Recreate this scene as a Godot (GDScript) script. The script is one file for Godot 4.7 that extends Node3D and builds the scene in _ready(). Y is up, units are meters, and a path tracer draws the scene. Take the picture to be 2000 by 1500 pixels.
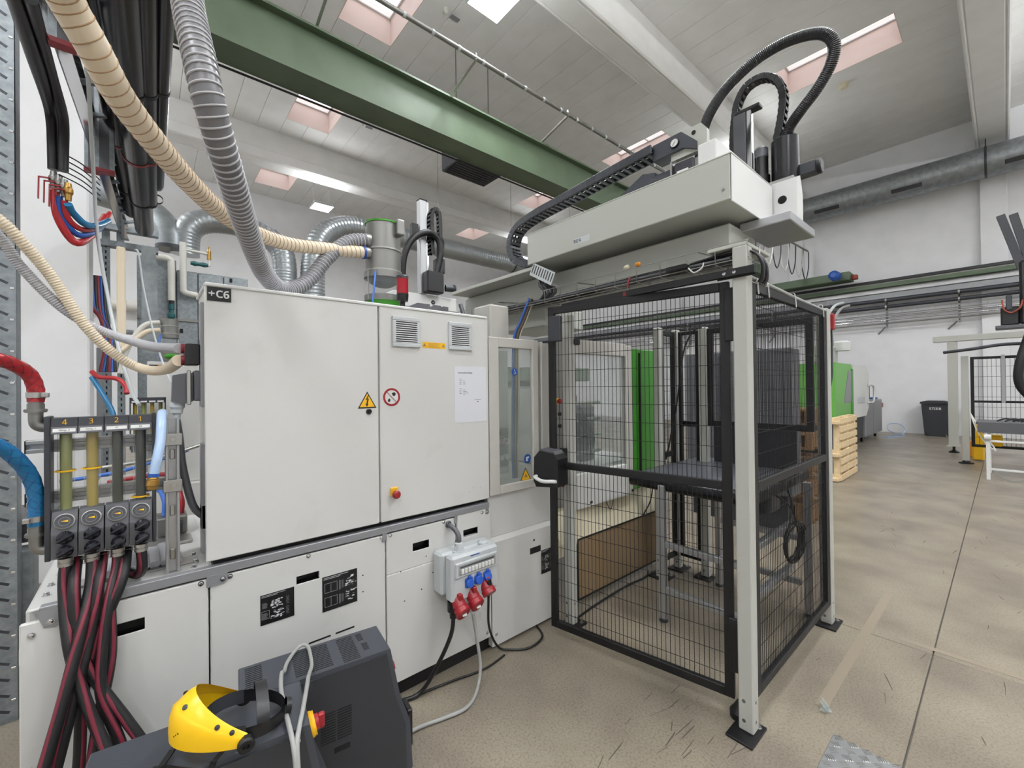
extends Node3D
# Injection-moulding hall. World: +X along the machine, -Z across the hall, metres, camera at the origin of the plan.

const UP := Vector3.UP
var V := PackedVector3Array()
var Nn := PackedVector3Array()
var U := PackedVector2Array()
var X := Transform3D.IDENTITY
var m := {}
var rng := RandomNumberGenerator.new()


func _ready() -> void:
	rng.seed = 7
	setup_view()
	materials()
	room()
	crane_and_ducts()
	machine()
	cabinet()
	flow_block()
	temperature_units()
	fence()
	enclosure()
	robot()
	media_bridge()
	hoses_and_loader()
	behind()
	far_side()
	floor_things()


func setup_view() -> void:
	var cam := Camera3D.new()
	cam.name = "camera"
	cam.fov = 84.28
	cam.near = 0.05
	cam.far = 200.0
	cam.transform = Transform3D(Basis(Vector3(0.758056, -0.011231, 0.652093), Vector3(0.004741, 0.99992, 0.01171), Vector3(-0.652172, -0.005785, 0.758049)), Vector3(0, 1.62, 0))
	add_child(cam)
	var env := Environment.new()
	env.background_mode = Environment.BG_SKY
	var sky := Sky.new()
	var pm := ProceduralSkyMaterial.new()
	pm.sky_top_color = Color(0.93, 0.92, 0.95)
	pm.sky_horizon_color = Color(0.95, 0.93, 0.95)
	pm.ground_bottom_color = Color(0.4, 0.4, 0.4)
	pm.ground_horizon_color = Color(0.9, 0.89, 0.9)
	pm.sun_angle_max = 0.0
	pm.energy_multiplier = 3.2
	sky.sky_material = pm
	env.sky = sky
	env.tonemap_mode = Environment.TONE_MAPPER_LINEAR
	env.tonemap_exposure = 0.93
	env.sdfgi_enabled = true
	env.ssao_enabled = true
	env.ssil_enabled = true
	var we := WorldEnvironment.new()
	we.name = "world_environment"
	we.environment = env
	add_child(we)


# ---------------------------------------------------------------- helpers
func tri(a: Vector3, b: Vector3, c: Vector3, na: Vector3, nb: Vector3, nc: Vector3) -> void:
	V.push_back(X * a); V.push_back(X * c); V.push_back(X * b)
	Nn.push_back(X.basis * na); Nn.push_back(X.basis * nc); Nn.push_back(X.basis * nb)
	U.push_back(Vector2.ZERO); U.push_back(Vector2.ZERO); U.push_back(Vector2.ZERO)


func face(p: Array, out: Vector3) -> void:
	var n: Vector3 = (p[1] - p[0]).cross(p[2] - p[0]).normalized()
	if n.dot(out) < 0.0:
		p.reverse()
		n = -n
	for i in range(1, p.size() - 1):
		tri(p[0], p[i], p[i + 1], n, n, n)


func box(x0: float, y0: float, z0: float, x1: float, y1: float, z1: float, e := 0.0) -> void:
	var c := Vector3(x0 + x1, y0 + y1, z0 + z1) / 2.0
	var h := Vector3(absf(x1 - x0), absf(y1 - y0), absf(z1 - z0)) / 2.0
	e = minf(e, minf(h.x, minf(h.y, h.z)) * 0.9)
	for k in 3:
		var i := (k + 1) % 3
		var j := (k + 2) % 3
		for s in [-1.0, 1.0]:
			var o := Vector3.ZERO
			o[k] = s
			var q := []
			for g in [[-1, -1], [1, -1], [1, 1], [-1, 1]]:
				var v := c
				v[k] += s * h[k]
				v[i] += g[0] * (h[i] - e)
				v[j] += g[1] * (h[j] - e)
				q.append(v)
			face(q, o)
		if e > 0.0:
			for si in [-1.0, 1.0]:
				for sj in [-1.0, 1.0]:
					var q2 := []
					for sk in [-1.0, 1.0]:
						var a := c
						a[i] += si * h[i]; a[j] += sj * (h[j] - e); a[k] += sk * (h[k] - e)
						q2.append(a)
					for sk in [1.0, -1.0]:
						var b := c
						b[i] += si * (h[i] - e); b[j] += sj * h[j]; b[k] += sk * (h[k] - e)
						q2.append(b)
					var o2 := Vector3.ZERO
					o2[i] = si; o2[j] = sj
					face(q2, o2)
	if e > 0.0:
		for sx in [-1.0, 1.0]:
			for sy in [-1.0, 1.0]:
				for sz in [-1.0, 1.0]:
					var s3 := Vector3(sx, sy, sz)
					var q3 := []
					for k in 3:
						var v3 := c + s3 * (h - Vector3.ONE * e)
						v3[k] = c[k] + s3[k] * h[k]
						q3.append(v3)
					face(q3, s3)


func side(d: Vector3) -> Vector3:
	var n := d.cross(UP)
	if n.length() < 0.01:
		n = d.cross(Vector3.RIGHT)
	return n.normalized()


func tube(p: PackedVector3Array, rad, k := 10, caps := true) -> void:
	var n := p.size()
	var f := Vector3.ZERO
	var rings := []
	var nors := []
	for i in n:
		var d: Vector3 = (p[mini(i + 1, n - 1)] - p[maxi(i - 1, 0)]).normalized()
		if i == 0:
			f = side(d)
		else:
			f = (f - d * f.dot(d)).normalized()
		var g := d.cross(f)
		var r: float = rad[i] if rad is PackedFloat32Array else rad
		var sl := 0.0
		if rad is PackedFloat32Array and n > 2:
			var i0 := maxi(i - 1, 0)
			var i1 := mini(i + 1, n - 1)
			sl = (rad[i1] - rad[i0]) / maxf(p[i1].distance_to(p[i0]), 1e-5)
		var ring := PackedVector3Array()
		var nor := PackedVector3Array()
		for j in k:
			var a := TAU * j / k
			var u: Vector3 = f * cos(a) + g * sin(a)
			ring.push_back(p[i] + u * r)
			nor.push_back((u - d * sl).normalized())
		rings.append(ring)
		nors.append(nor)
		if caps and (i == 0 or i == n - 1):
			var o := -d if i == 0 else d
			for j in k:
				face([p[i], ring[j], ring[(j + 1) % k]], o)
	for i in n - 1:
		for j in k:
			var l := (j + 1) % k
			tri(rings[i][j], rings[i][l], rings[i + 1][l], nors[i][j], nors[i][l], nors[i + 1][l])
			tri(rings[i][j], rings[i + 1][l], rings[i + 1][j], nors[i][j], nors[i + 1][l], nors[i + 1][j])


func spline(p: Array, step := 0.03) -> PackedVector3Array:
	var c := Curve3D.new()
	c.bake_interval = step
	for i in p.size():
		var t: Vector3 = (p[mini(i + 1, p.size() - 1)] - p[maxi(i - 1, 0)]) / 6.0
		c.add_point(p[i], -t, t)
	return c.get_baked_points()


func even(p: Array, n: int) -> PackedVector3Array:   # n equal steps along the curve through p
	var c := Curve3D.new()
	c.bake_interval = 0.01
	for i in p.size():
		var t: Vector3 = (p[mini(i + 1, p.size() - 1)] - p[maxi(i - 1, 0)]) / 6.0
		c.add_point(p[i], -t, t)
	var o := PackedVector3Array()
	for i in n + 1:
		o.push_back(c.sample_baked(c.get_baked_length() * i / n, true))
	return o


func length_of(p: Array) -> float:
	var b := spline(p, 0.02)
	var l := 0.0
	for i in b.size() - 1:
		l += b[i].distance_to(b[i + 1])
	return l


func sheet(P: Array, thick: float) -> void:   # smooth double-sided surface through a grid of points
	var nu := P.size()
	var nv: int = P[0].size()
	var N := []
	for i in nu:
		var row := []
		for j in nv:
			var du: Vector3 = P[mini(i + 1, nu - 1)][j] - P[maxi(i - 1, 0)][j]
			var dv: Vector3 = P[i][mini(j + 1, nv - 1)] - P[i][maxi(j - 1, 0)]
			row.append(du.cross(dv).normalized())
		N.append(row)
	for i in nu - 1:
		for j in nv - 1:
			tri(P[i][j], P[i + 1][j], P[i + 1][j + 1], N[i][j], N[i + 1][j], N[i + 1][j + 1])
			tri(P[i][j], P[i + 1][j + 1], P[i][j + 1], N[i][j], N[i + 1][j + 1], N[i][j + 1])
			var a: Vector3 = P[i][j] - N[i][j] * thick
			var b: Vector3 = P[i + 1][j] - N[i + 1][j] * thick
			var c: Vector3 = P[i + 1][j + 1] - N[i + 1][j + 1] * thick
			var d: Vector3 = P[i][j + 1] - N[i][j + 1] * thick
			tri(a, c, b, -N[i][j], -N[i + 1][j + 1], -N[i + 1][j])
			tri(a, d, c, -N[i][j], -N[i][j + 1], -N[i + 1][j + 1])


func hose(p: Array, r: float, k := 8, step := 0.03) -> void:
	tube(spline(p, step), r, k)


func ribbed(p: Array, r: float, amp: float, pitch: float, k := 14, per := 4) -> void:
	var b := even(p, int(length_of(p) / pitch * per))
	var rr := PackedFloat32Array()
	for i in b.size():
		var ph := fmod(float(i) / per, 1.0)
		rr.push_back(r + amp * (1.0 if ph < 0.2 else (0.55 if ph < 0.45 or ph > 0.9 else 0.0)))
	tube(b, rr, k)


func lathe(o: Vector3, ax: Vector3, prof: Array, k := 16) -> void:
	ax = ax.normalized()
	var f := side(ax)
	var g := ax.cross(f)
	for i in prof.size() - 1:
		var h0: float = prof[i][0]
		var r0: float = prof[i][1]
		var h1: float = prof[i + 1][0]
		var r1: float = prof[i + 1][1]
		var sn := Vector2(h1 - h0, r0 - r1).normalized()
		for j in k:
			var a0 := TAU * j / k
			var a1 := TAU * (j + 1) / k
			var u0 := f * cos(a0) + g * sin(a0)
			var u1 := f * cos(a1) + g * sin(a1)
			var n0 := u0 * sn.x + ax * sn.y
			var n1 := u1 * sn.x + ax * sn.y
			var a := o + ax * h0 + u0 * r0
			var b := o + ax * h0 + u1 * r0
			var c := o + ax * h1 + u1 * r1
			var d := o + ax * h1 + u0 * r1
			if r0 > 1e-6:
				tri(a, b, c, n0, n1, n1)
			if r1 > 1e-6:
				tri(a, c, d, n0, n1, n0)


func cyl(a: Vector3, b: Vector3, r: float, k := 10) -> void:
	var l := a.distance_to(b)
	lathe(a, b - a, [[0, 0], [0, r], [l, r], [l, 0]], k)


func bar(a: Vector3, b: Vector3, w: float, h: float, e := 0.0) -> void:   # square bar from a to b, w across, h up
	var keep := X
	var d := (b - a).normalized()
	var s := side(d)
	X = keep * Transform3D(Basis(s, (-d).cross(s), -d), (a + b) / 2.0)
	var l := a.distance_to(b) / 2.0
	box(-w / 2, -h / 2, -l, w / 2, h / 2, l, e)
	X = keep


func prism(poly: Array, d: float, t: Transform3D) -> void:   # outline in t's xy plane, extruded along t's z by d
	var keep := X
	X = keep * t
	var pp := PackedVector2Array(poly)
	if Geometry2D.is_polygon_clockwise(pp):
		pp.reverse()
	var ix := Geometry2D.triangulate_polygon(pp)
	for i in range(0, ix.size(), 3):
		var q := []
		for j in 3:
			q.append(Vector3(pp[ix[i + j]].x, pp[ix[i + j]].y, 0))
		face(q.duplicate(), Vector3.FORWARD)
		for j in 3:
			q[j].z = d
		face(q, Vector3.BACK)
	for i in pp.size():
		var a := pp[i]
		var b := pp[(i + 1) % pp.size()]
		var o := Vector3(b.y - a.y, a.x - b.x, 0)
		face([Vector3(a.x, a.y, 0), Vector3(b.x, b.y, 0), Vector3(b.x, b.y, d), Vector3(a.x, a.y, d)], o)
	X = keep


func quad_uv(t: Transform3D, w: float, h: float) -> void:   # flat print, centred on t, facing t's z
	var c := [Vector3(-w, h, 0) / 2, Vector3(w, h, 0) / 2, Vector3(w, -h, 0) / 2, Vector3(-w, -h, 0) / 2]
	var uv := [Vector2(0, 0), Vector2(1, 0), Vector2(1, 1), Vector2(0, 1)]
	for i in [0, 1, 2, 0, 2, 3]:
		V.push_back(X * (t * c[i])); Nn.push_back(X.basis * t.basis.z); U.push_back(uv[i])


func off(n: Node) -> Vector3:
	var o := Vector3.ZERO
	while n is Node3D and n != self:
		o += n.position
		n = n.get_parent()
	return o


func put(called: String, mt: Material, parent: Node = null) -> MeshInstance3D:
	var o := MeshInstance3D.new()
	o.name = called
	var base := Vector3.ZERO
	if parent == null:
		parent = self
	if parent == self:   # a thing of one mesh: its origin at the middle of its foot
		var lo := Vector3.INF
		var hi := -Vector3.INF
		for v in V:
			lo = lo.min(v)
			hi = hi.max(v)
		base = Vector3((lo.x + hi.x) / 2, lo.y, (lo.z + hi.z) / 2)
		o.position = base
	else:
		base = off(parent)
	for i in V.size():
		V[i] -= base
	var ar := []
	ar.resize(Mesh.ARRAY_MAX)
	ar[Mesh.ARRAY_VERTEX] = V
	ar[Mesh.ARRAY_NORMAL] = Nn
	ar[Mesh.ARRAY_TEX_UV] = U
	var am := ArrayMesh.new()
	am.add_surface_from_arrays(Mesh.PRIMITIVE_TRIANGLES, ar)
	am.surface_set_material(0, mt)
	o.mesh = am
	parent.add_child(o, true)
	V = PackedVector3Array()
	Nn = PackedVector3Array()
	U = PackedVector2Array()
	return o


func tag(o: Node, label: String, cat: String, group := "") -> Node:
	o.set_meta("label", label)
	o.set_meta("category", cat)
	if group:
		o.set_meta("group", group)
	return o


func struct(o: Node, label := "") -> Node:
	o.set_meta("kind", "structure")
	if label:
		o.set_meta("label", label)
	return o


func stuff(o: Node) -> Node:
	o.set_meta("kind", "stuff")
	return o


func thing(called: String, base: Vector3, label: String, cat: String, group := "") -> Node3D:
	var o := Node3D.new()
	o.name = called
	o.position = base
	add_child(o, true)
	tag(o, label, cat, group)
	return o


func words(s: String, h: float, t: Transform3D, mt: Material, parent: Node, called := "lettering", bold := false, font := "Droid Sans") -> MeshInstance3D:
	var tm := TextMesh.new()
	var f := SystemFont.new()
	f.font_names = PackedStringArray([font])
	if bold:
		f.font_weight = 700
	tm.font = f
	tm.text = s
	tm.font_size = 32
	tm.pixel_size = h / 23.0
	tm.depth = 0.0008
	tm.curve_step = 2.0
	var o := MeshInstance3D.new()
	o.name = called
	tm.material = mt
	o.mesh = tm
	o.transform = Transform3D(t.basis, t.origin - off(parent))
	parent.add_child(o, true)
	return o


func at(x: float, y: float, z: float, yaw := 0.0) -> Transform3D:
	return Transform3D(Basis(UP, yaw), Vector3(x, y, z))


func v3(x: float, y: float, z: float) -> Vector3:
	return Vector3(x, y, z)


func bolt(x: float, y: float, z: float, r := 0.008) -> void:   # button-head screw in a face that looks along +z
	lathe(v3(x, y, z), v3(0, 0, 1), [[0, r * 1.25], [0.0015, r * 1.25], [0.0015, r], [0.004, r * 0.8], [0.005, r * 0.4], [0.0035, r * 0.38], [0.0035, 0]], 10)


# ---------------------------------------------------------------- materials
func mat(called: String, hex: String, rough := 0.5, metal := 0.0) -> StandardMaterial3D:
	var s := StandardMaterial3D.new()
	s.resource_name = called
	s.albedo_color = Color(hex)
	s.roughness = rough
	s.metallic = metal
	m[called] = s
	return s


func noise_tex(freq: float, ramp: Array, size := 512, oct := 4, sd := 1, kind := FastNoiseLite.TYPE_SIMPLEX_SMOOTH) -> NoiseTexture2D:
	var n := FastNoiseLite.new()
	n.noise_type = kind
	n.frequency = freq
	n.fractal_octaves = oct
	n.seed = sd
	var t := NoiseTexture2D.new()
	t.width = size
	t.height = size
	t.seamless = true
	t.noise = n
	var g := Gradient.new()
	g.offsets = PackedFloat32Array(ramp.map(func(a): return a[0]))
	g.colors = PackedColorArray(ramp.map(func(a): return Color(a[1])))
	t.color_ramp = g
	return t


func tex(s: StandardMaterial3D, t: Texture2D, scale: float, world := true) -> void:
	s.albedo_color = Color.WHITE
	s.albedo_texture = t
	s.uv1_triplanar = true
	s.uv1_world_triplanar = world
	s.uv1_scale = Vector3.ONE * scale


func materials() -> void:
	var w := mat("machine_white", "d6d4cf", 0.42)
	tex(w, noise_tex(0.01, [[0.0, "d4d3d0"], [0.75, "d3d2cf"], [1.0, "cfcdc9"]], 512, 5, 3), 0.7)
	mat("robot_white", "b9bbb3", 0.25)
	mat("post_grey", "b7b7b0", 0.4)
	mat("guard_grey", "bebbb4", 0.4)
	mat("panel_edge", "a9a7a2", 0.5)
	mat("black", "0c0c0f", 0.42)
	mat("black_gloss", "121216", 0.25)
	mat("rubber", "0f0f11", 0.55)
	mat("fence_black", "0a0a0d", 0.5)
	mat("hole_black", "08080a", 0.8)
	mat("grille_dark", "3a3a3c", 0.7)
	mat("unit_grey", "3c3f46", 0.45)
	mat("unit_dark", "2a2c31", 0.5)
	mat("plastic_grey", "55565a", 0.4)
	mat("plastic_dark", "34363c", 0.4)
	mat("light_plastic", "c3c7c9", 0.35)
	mat("vent_white", "d5d7d8", 0.45)
	mat("steel_rail", "8f9093", 0.4, 0.3)
	mat("steel", "b4b3b0", 0.32, 0.9)
	mat("dull_steel", "8d8c89", 0.42, 0.85)
	mat("chrome", "d8d8da", 0.12, 1.0)
	mat("aluminium", "b5b6b8", 0.38, 0.75)
	mat("brass", "b08a4a", 0.3, 0.9)
	var g := mat("galvanised", "90969a", 0.42, 0.55)
	tex(g, noise_tex(0.03, [[0.0, "7c8388"], [0.45, "8b9195"], [0.75, "979da1"], [1.0, "868c90"]], 512, 3, 5, FastNoiseLite.TYPE_CELLULAR), 1.6)
	var gd := mat("duct_galvanised", "92979a", 0.4, 0.6)
	tex(gd, noise_tex(0.02, [[0.0, "7d8285"], [0.5, "94999b"], [1.0, "a3a8aa"]], 512, 4, 9), 0.6)
	mat("spiral_duct", "a2a6a8", 0.3, 0.7)
	var gir := mat("crane_green", "5d7354", 0.5)
	tex(gir, noise_tex(0.006, [[0.0, "4f5f49"], [0.5, "56664f"], [1.0, "5b6b54"]], 512, 4, 11), 0.4)
	mat("machine_green", "3c8a26", 0.35)
	mat("pale_green", "68ab4c", 0.4)
	mat("red", "921a23", 0.35)
	mat("deep_red", "7e1f27", 0.45)
	mat("hose_red", "a8262c", 0.25)
	mat("hose_blue", "1f6d9b", 0.25)
	mat("stripe_red", "6a1d2e", 0.5)
	mat("light_blue", "aec6e6", 0.2)
	mat("air_blue", "3f6fc4", 0.35)
	mat("socket_blue", "2557b8", 0.35)
	mat("sign_blue", "1d4f9f", 0.4)
	mat("yellow", "f0bb14", 0.4)
	mat("sign_yellow", "efb61a", 0.45)
	mat("shield_yellow", "f4c315", 0.3)
	mat("sign_white", "dededc", 0.45)
	mat("paper", "dcdde3", 0.7)
	mat("ink", "1a1a1c", 0.6)
	mat("orange", "d98a1e", 0.4)
	mat("beige_hose", "e6d6bd", 0.4)
	mat("beige_rib", "a98662", 0.45)
	mat("grey_hose", "77767a", 0.35)
	mat("grey_rib", "b9b8bc", 0.35)
	mat("cable_grey", "9a9a97", 0.5)
	mat("pipe_white", "dcdad2", 0.45)
	mat("cardboard", "8a7355", 0.8)
	mat("cream", "d8cfb4", 0.6)
	mat("terracotta", "8c3a28", 0.6)
	mat("teal", "1d5a5c", 0.4)
	var wd := mat("pine", "d9bf95", 0.7)
	tex(wd, noise_tex(0.02, [[0.0, "cfb285"], [0.5, "dcc49c"], [1.0, "e3cfab"]], 256, 4, 13), 2.0)
	mat("belt", "4a4c52", 0.35)
	var cl := mat("ceiling_white", "d9d7d2", 0.75)
	tex(cl, noise_tex(0.01, [[0.0, "e2e1dd"], [0.6, "e8e7e4"], [1.0, "ebeae8"]], 512, 4, 17), 0.25)
	var wl := mat("wall_white", "e2e2e2", 0.7)
	tex(wl, noise_tex(0.008, [[0.0, "e6e6e6"], [0.6, "ebebec"], [1.0, "eeeeef"]], 512, 4, 19), 0.3)
	mat("joint_dark", "6d6a66", 0.9)
	mat("shaft_pink", "dccbc2", 0.7)
	var fl := mat("floor_concrete", "b2a794", 0.45)
	tex(fl, noise_tex(0.006, [[0.0, "776f64"], [0.35, "857c70"], [0.6, "8e8577"], [1.0, "989081"]], 1024, 6, 23), 0.22)
	fl.detail_enabled = true
	fl.detail_blend_mode = BaseMaterial3D.BLEND_MODE_MUL
	fl.detail_albedo = noise_tex(0.12, [[0.0, "c9c2b8"], [0.35, "efece7"], [0.6, "ffffff"], [1.0, "fffdf8"]], 512, 3, 29)
	fl.detail_uv_layer = BaseMaterial3D.DETAIL_UV_2
	fl.uv2_triplanar = true
	fl.uv2_world_triplanar = true
	fl.uv2_scale = Vector3.ONE * 1.1
	fl.roughness_texture = noise_tex(0.01, [[0.0, "707070"], [1.0, "464646"]], 512, 4, 31)
	fl.roughness = 1.0
	mat("floor_tape", "8f8373", 0.3)
	mat("knob", "15161f", 0.15)
	mat("old_wood", "8a6b48", 0.75)
	mat("scuff", "5a5248", 0.7)
	var gl := mat("glass", "e8f0ee", 0.04)
	gl.albedo_color = Color(0.9, 0.95, 0.94, 0.06)
	gl.transparency = BaseMaterial3D.TRANSPARENCY_ALPHA
	var g2 := mat("tinted_pane", "b9c4bf", 0.06)
	g2.albedo_color = Color(0.72, 0.76, 0.74, 0.22)
	g2.transparency = BaseMaterial3D.TRANSPARENCY_ALPHA
	var ho := mat("clear_hose", "d0d2d6", 0.12)
	ho.albedo_color = Color(0.8, 0.81, 0.84, 0.35)
	ho.transparency = BaseMaterial3D.TRANSPARENCY_ALPHA
	for q in [["fluid_olive", "7d7f42"], ["fluid_amber", "9c8636"], ["fluid_dark", "201e0d"], ["fluid_brown", "1c140b"]]:
		mat(q[0], q[1], 0.2)
	var lp := mat("lamp_glow", "ffffff", 0.5)
	lp.emission_enabled = true
	lp.emission = Color(0.96, 0.98, 1.0)
	lp.emission_energy_multiplier = 3.0
	var rl := mat("beacon_red", "94101f", 0.15)
	rl.emission_enabled = false


# ---------------------------------------------------------------- the hall
func lamp(x: float, z: float, label: String, down := 15.0, up := 3.0) -> Node3D:
	var y := 7.45
	var t := thing("ceiling_lamp", v3(x, y, z), label, "lamp")
	box(x - 0.31, y, z - 0.31, x + 0.31, y + 0.06, z + 0.31, 0.008)
	put("housing", m.light_plastic, t)
	box(x - 0.285, y - 0.006, z - 0.285, x + 0.285, y - 0.001, z + 0.285)
	put("diffuser", m.lamp_glow, t)
	for sx in [-0.25, 0.25]:
		cyl(v3(x + sx, y + 0.06, z), v3(x + sx, 8.3, z), 0.004, 6)
		put("hanging_wire", m.dull_steel, t)
	for d in 2:   # prismatic panel: most light downwards, the rest through its clear top
		var l := AreaLight3D.new()
		l.name = "lamp_light"
		l.area_size = Vector2(0.57, 0.57)
		l.light_color = Color(0.97, 0.985, 1.0)
		l.light_energy = down if d == 0 else up
		l.area_range = 60.0
		l.area_attenuation = 2.0
		l.shadow_enabled = true
		l.position = v3(x, y - 0.02 if d == 0 else y + 0.08, z)
		l.rotation_degrees.x = -90 if d == 0 else 90
		add_child(l, true)
	return t


func plank_mesh(length: float) -> ArrayMesh:
	V = PackedVector3Array(); Nn = PackedVector3Array(); U = PackedVector2Array()
	box(-0.287, 0, -length / 2, 0.287, 0.12, length / 2, 0.006)
	var ar := []
	ar.resize(Mesh.ARRAY_MAX)
	ar[Mesh.ARRAY_VERTEX] = V
	ar[Mesh.ARRAY_NORMAL] = Nn
	var am := ArrayMesh.new()
	am.add_surface_from_arrays(Mesh.PRIMITIVE_TRIANGLES, ar)
	am.surface_set_material(0, m.ceiling_white)
	V = PackedVector3Array(); Nn = PackedVector3Array(); U = PackedVector2Array()
	return am


func room() -> void:
	# floor: slabs with shrinkage joints between them
	box(-7, -0.25, -19, 18.6, -0.014, 9.8)
	var fl := struct(put("floor", m.joint_dark), "beige worn concrete floor")
	var xs := [-7.0, -2.0, 3.53, 9.0, 14.0, 18.4]
	var zs := [-19.0, -12.0, -5.4, -0.3, 4.6, 9.8]
	for i in 5:
		for j in 5:
			box(xs[i] + 0.003, -0.014, zs[j] + 0.003, xs[i + 1] - 0.003, 0, zs[j + 1] - 0.003, 0.003)
			put("floor_slab", m.floor_concrete, fl)
	# walls
	box(18.3, 0, -19.2, 18.6, 9.6, 9.8)
	struct(put("wall_far", m.wall_white), "white painted wall at the far end of the hall")
	box(-7, 0, -19.2, 18.3, 9.6, -18.9)
	struct(put("wall_left", m.wall_white), "white painted long wall behind the machines")
	box(-7, 0, 9.5, 18.3, 9.6, 9.8)
	struct(put("wall_right", m.wall_white), "white painted wall on the near side of the hall")
	box(-7.3, 0, -19.2, -7, 9.6, 9.8)
	struct(put("wall_near", m.wall_white), "white painted wall behind the camera")
	# ceiling: planks from beam to beam, with four skylights in view
	var ce := Node3D.new()
	ce.name = "ceiling"
	ce.position = v3(5.6, 9.22, -4.6)
	add_child(ce)
	struct(ce, "white plank ceiling carried by concrete beams")
	box(-7, 9.345, -19, 3.0, 9.5, 9.6)
	box(4.16, 9.345, -19, 11.7, 9.5, 9.6)
	box(12.86, 9.345, -19, 18.4, 9.5, 9.6)
	var holes := [[-17.85, -15.6], [-13.1, -10.9], [-8.85, -6.6], [-3.65, -1.4], [1.2, 3.4]]
	for x in [3.0, 11.7]:
		var z0 := -19.0
		for h in holes:
			box(x, 9.345, z0, x + 1.16, 9.5, h[0])
			z0 = h[1]
		box(x, 9.345, z0, x + 1.16, 9.5, 9.6)
	put("roof_slab", m.joint_dark, ce)
	var bays := [[-18.9, -14.5], [-14.0, -9.85], [-9.4, -5.2], [-4.75, -0.42], [0.1, 4.4], [4.9, 9.5]]
	var full := []
	for b in bays:
		full.append(plank_mesh(b[1] - b[0]))
	for k in range(-15, 29):
		var x: float = 1.842 + 0.58 * k
		var sky := (k == 2 or k == 3 or k == 17 or k == 18)
		for bi in bays.size():
			var b: Array = bays[bi]
			var spans := [[b[0], b[1]]]
			if sky and bi < 5:
				spans = [[b[0], holes[bi][0]], [holes[bi][1], b[1]]]
			for sp in spans:
				var o := MeshInstance3D.new()
				o.name = "ceiling_plank"
				o.mesh = full[bi] if spans.size() == 1 else plank_mesh(sp[1] - sp[0])
				o.position = v3(x + 0.29, 9.22, (sp[0] + sp[1]) / 2) - ce.position
				ce.add_child(o, true)
	for bz in [[-14.5, -14.0], [-9.85, -9.4], [-5.2, -4.75], [-0.42, 0.1], [4.4, 4.9]]:
		box(-7, 8.3, bz[0], 18.3, 9.4, bz[1], 0.03)
		box(-7, 8.3, bz[0] - 0.06, 18.3, 8.62, bz[0] + 0.02, 0.03)
		box(-7, 8.3, bz[1] - 0.02, 18.3, 8.62, bz[1] + 0.06, 0.03)
		put("concrete_beam", m.ceiling_white, ce)
	# columns at the far wall and the pier on the left
	for c in [[-0.42, 0.1], [-5.2, -4.75], [-9.85, -9.4]]:
		box(18.12, 0, c[0], 18.3, 8.3, c[1], 0.015)
		var cc := put("column", m.wall_white)
		struct(cc, "white concrete column at the far wall")
	box(-2.6, 0, -5.7, -0.385, 8.3, -5.3, 0.015)
	struct(put("column", m.wall_white), "wide white concrete pier on the left")
	box(-7, 0, -5.55, -2.6, 8.3, -5.4)
	struct(put("wall_partition", m.wall_white), "white partition wall behind the rack upright")
	# skylights
	var n := 0
	for h in holes:
		for x in [3.0, 11.7]:
			n += 1
			var w := Node3D.new()
			w.name = "window_%d" % n
			w.position = v3(x + 0.58, 9.22, (h[0] + h[1]) / 2)
			add_child(w)
			struct(w, "skylight in the plank ceiling")
			box(x - 0.03, 9.224, h[0] - 0.03, x + 0.012, 9.95, h[1] + 0.03); box(x + 1.148, 9.224, h[0] - 0.03, x + 1.19, 9.95, h[1] + 0.03)
			box(x, 9.224, h[0] - 0.03, x + 1.16, 9.95, h[0] + 0.012); box(x, 9.224, h[1] - 0.012, x + 1.16, 9.95, h[1] + 0.03)
			put("shaft", m.shaft_pink, w)
			box(x, 9.8, h[0], x + 0.05, 9.86, h[1]); box(x + 1.11, 9.8, h[0], x + 1.16, 9.86, h[1])
			box(x + 0.05, 9.8, h[0], x + 1.11, 9.86, h[0] + 0.05); box(x + 0.05, 9.8, h[1] - 0.05, x + 1.11, 9.86, h[1])
			box(x + 0.05, 9.8, (h[0] + h[1]) / 2 - 0.02, x + 1.11, 9.86, (h[0] + h[1]) / 2 + 0.02)
			put("frame", m.sign_white, w)
			box(x + 0.05, 9.825, h[0] + 0.05, x + 1.11, 9.835, h[1] - 0.05)
			put("pane", m.glass, w)
	# ceiling lamps
	lamp(4.0, -4.97, "square white LED panel lamp at the top edge, above the green girder")
	lamp(4.3, -14.3, "small square LED panel lamp hanging from a far beam on the left")
	lamp(13.0, -14.3, "tiny bright LED lamp seen beside the end of the robot energy chain")
	lamp(13.0, -4.97, "square LED panel lamp hidden behind the robot beam cover")
	for p in [[3.6, -0.15], [3.4, 4.65], [8.5, 4.65], [13.5, 4.65], [-3.0, -0.15], [-3.0, 4.65], [-4.5, -9.6], [-4.5, -14.3]]:
		var l := lamp(p[0], p[1], "square LED panel lamp of the hall, outside the picture", 13.5, 46.0)
		l.set_meta("group", "lamps outside the picture")


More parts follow.
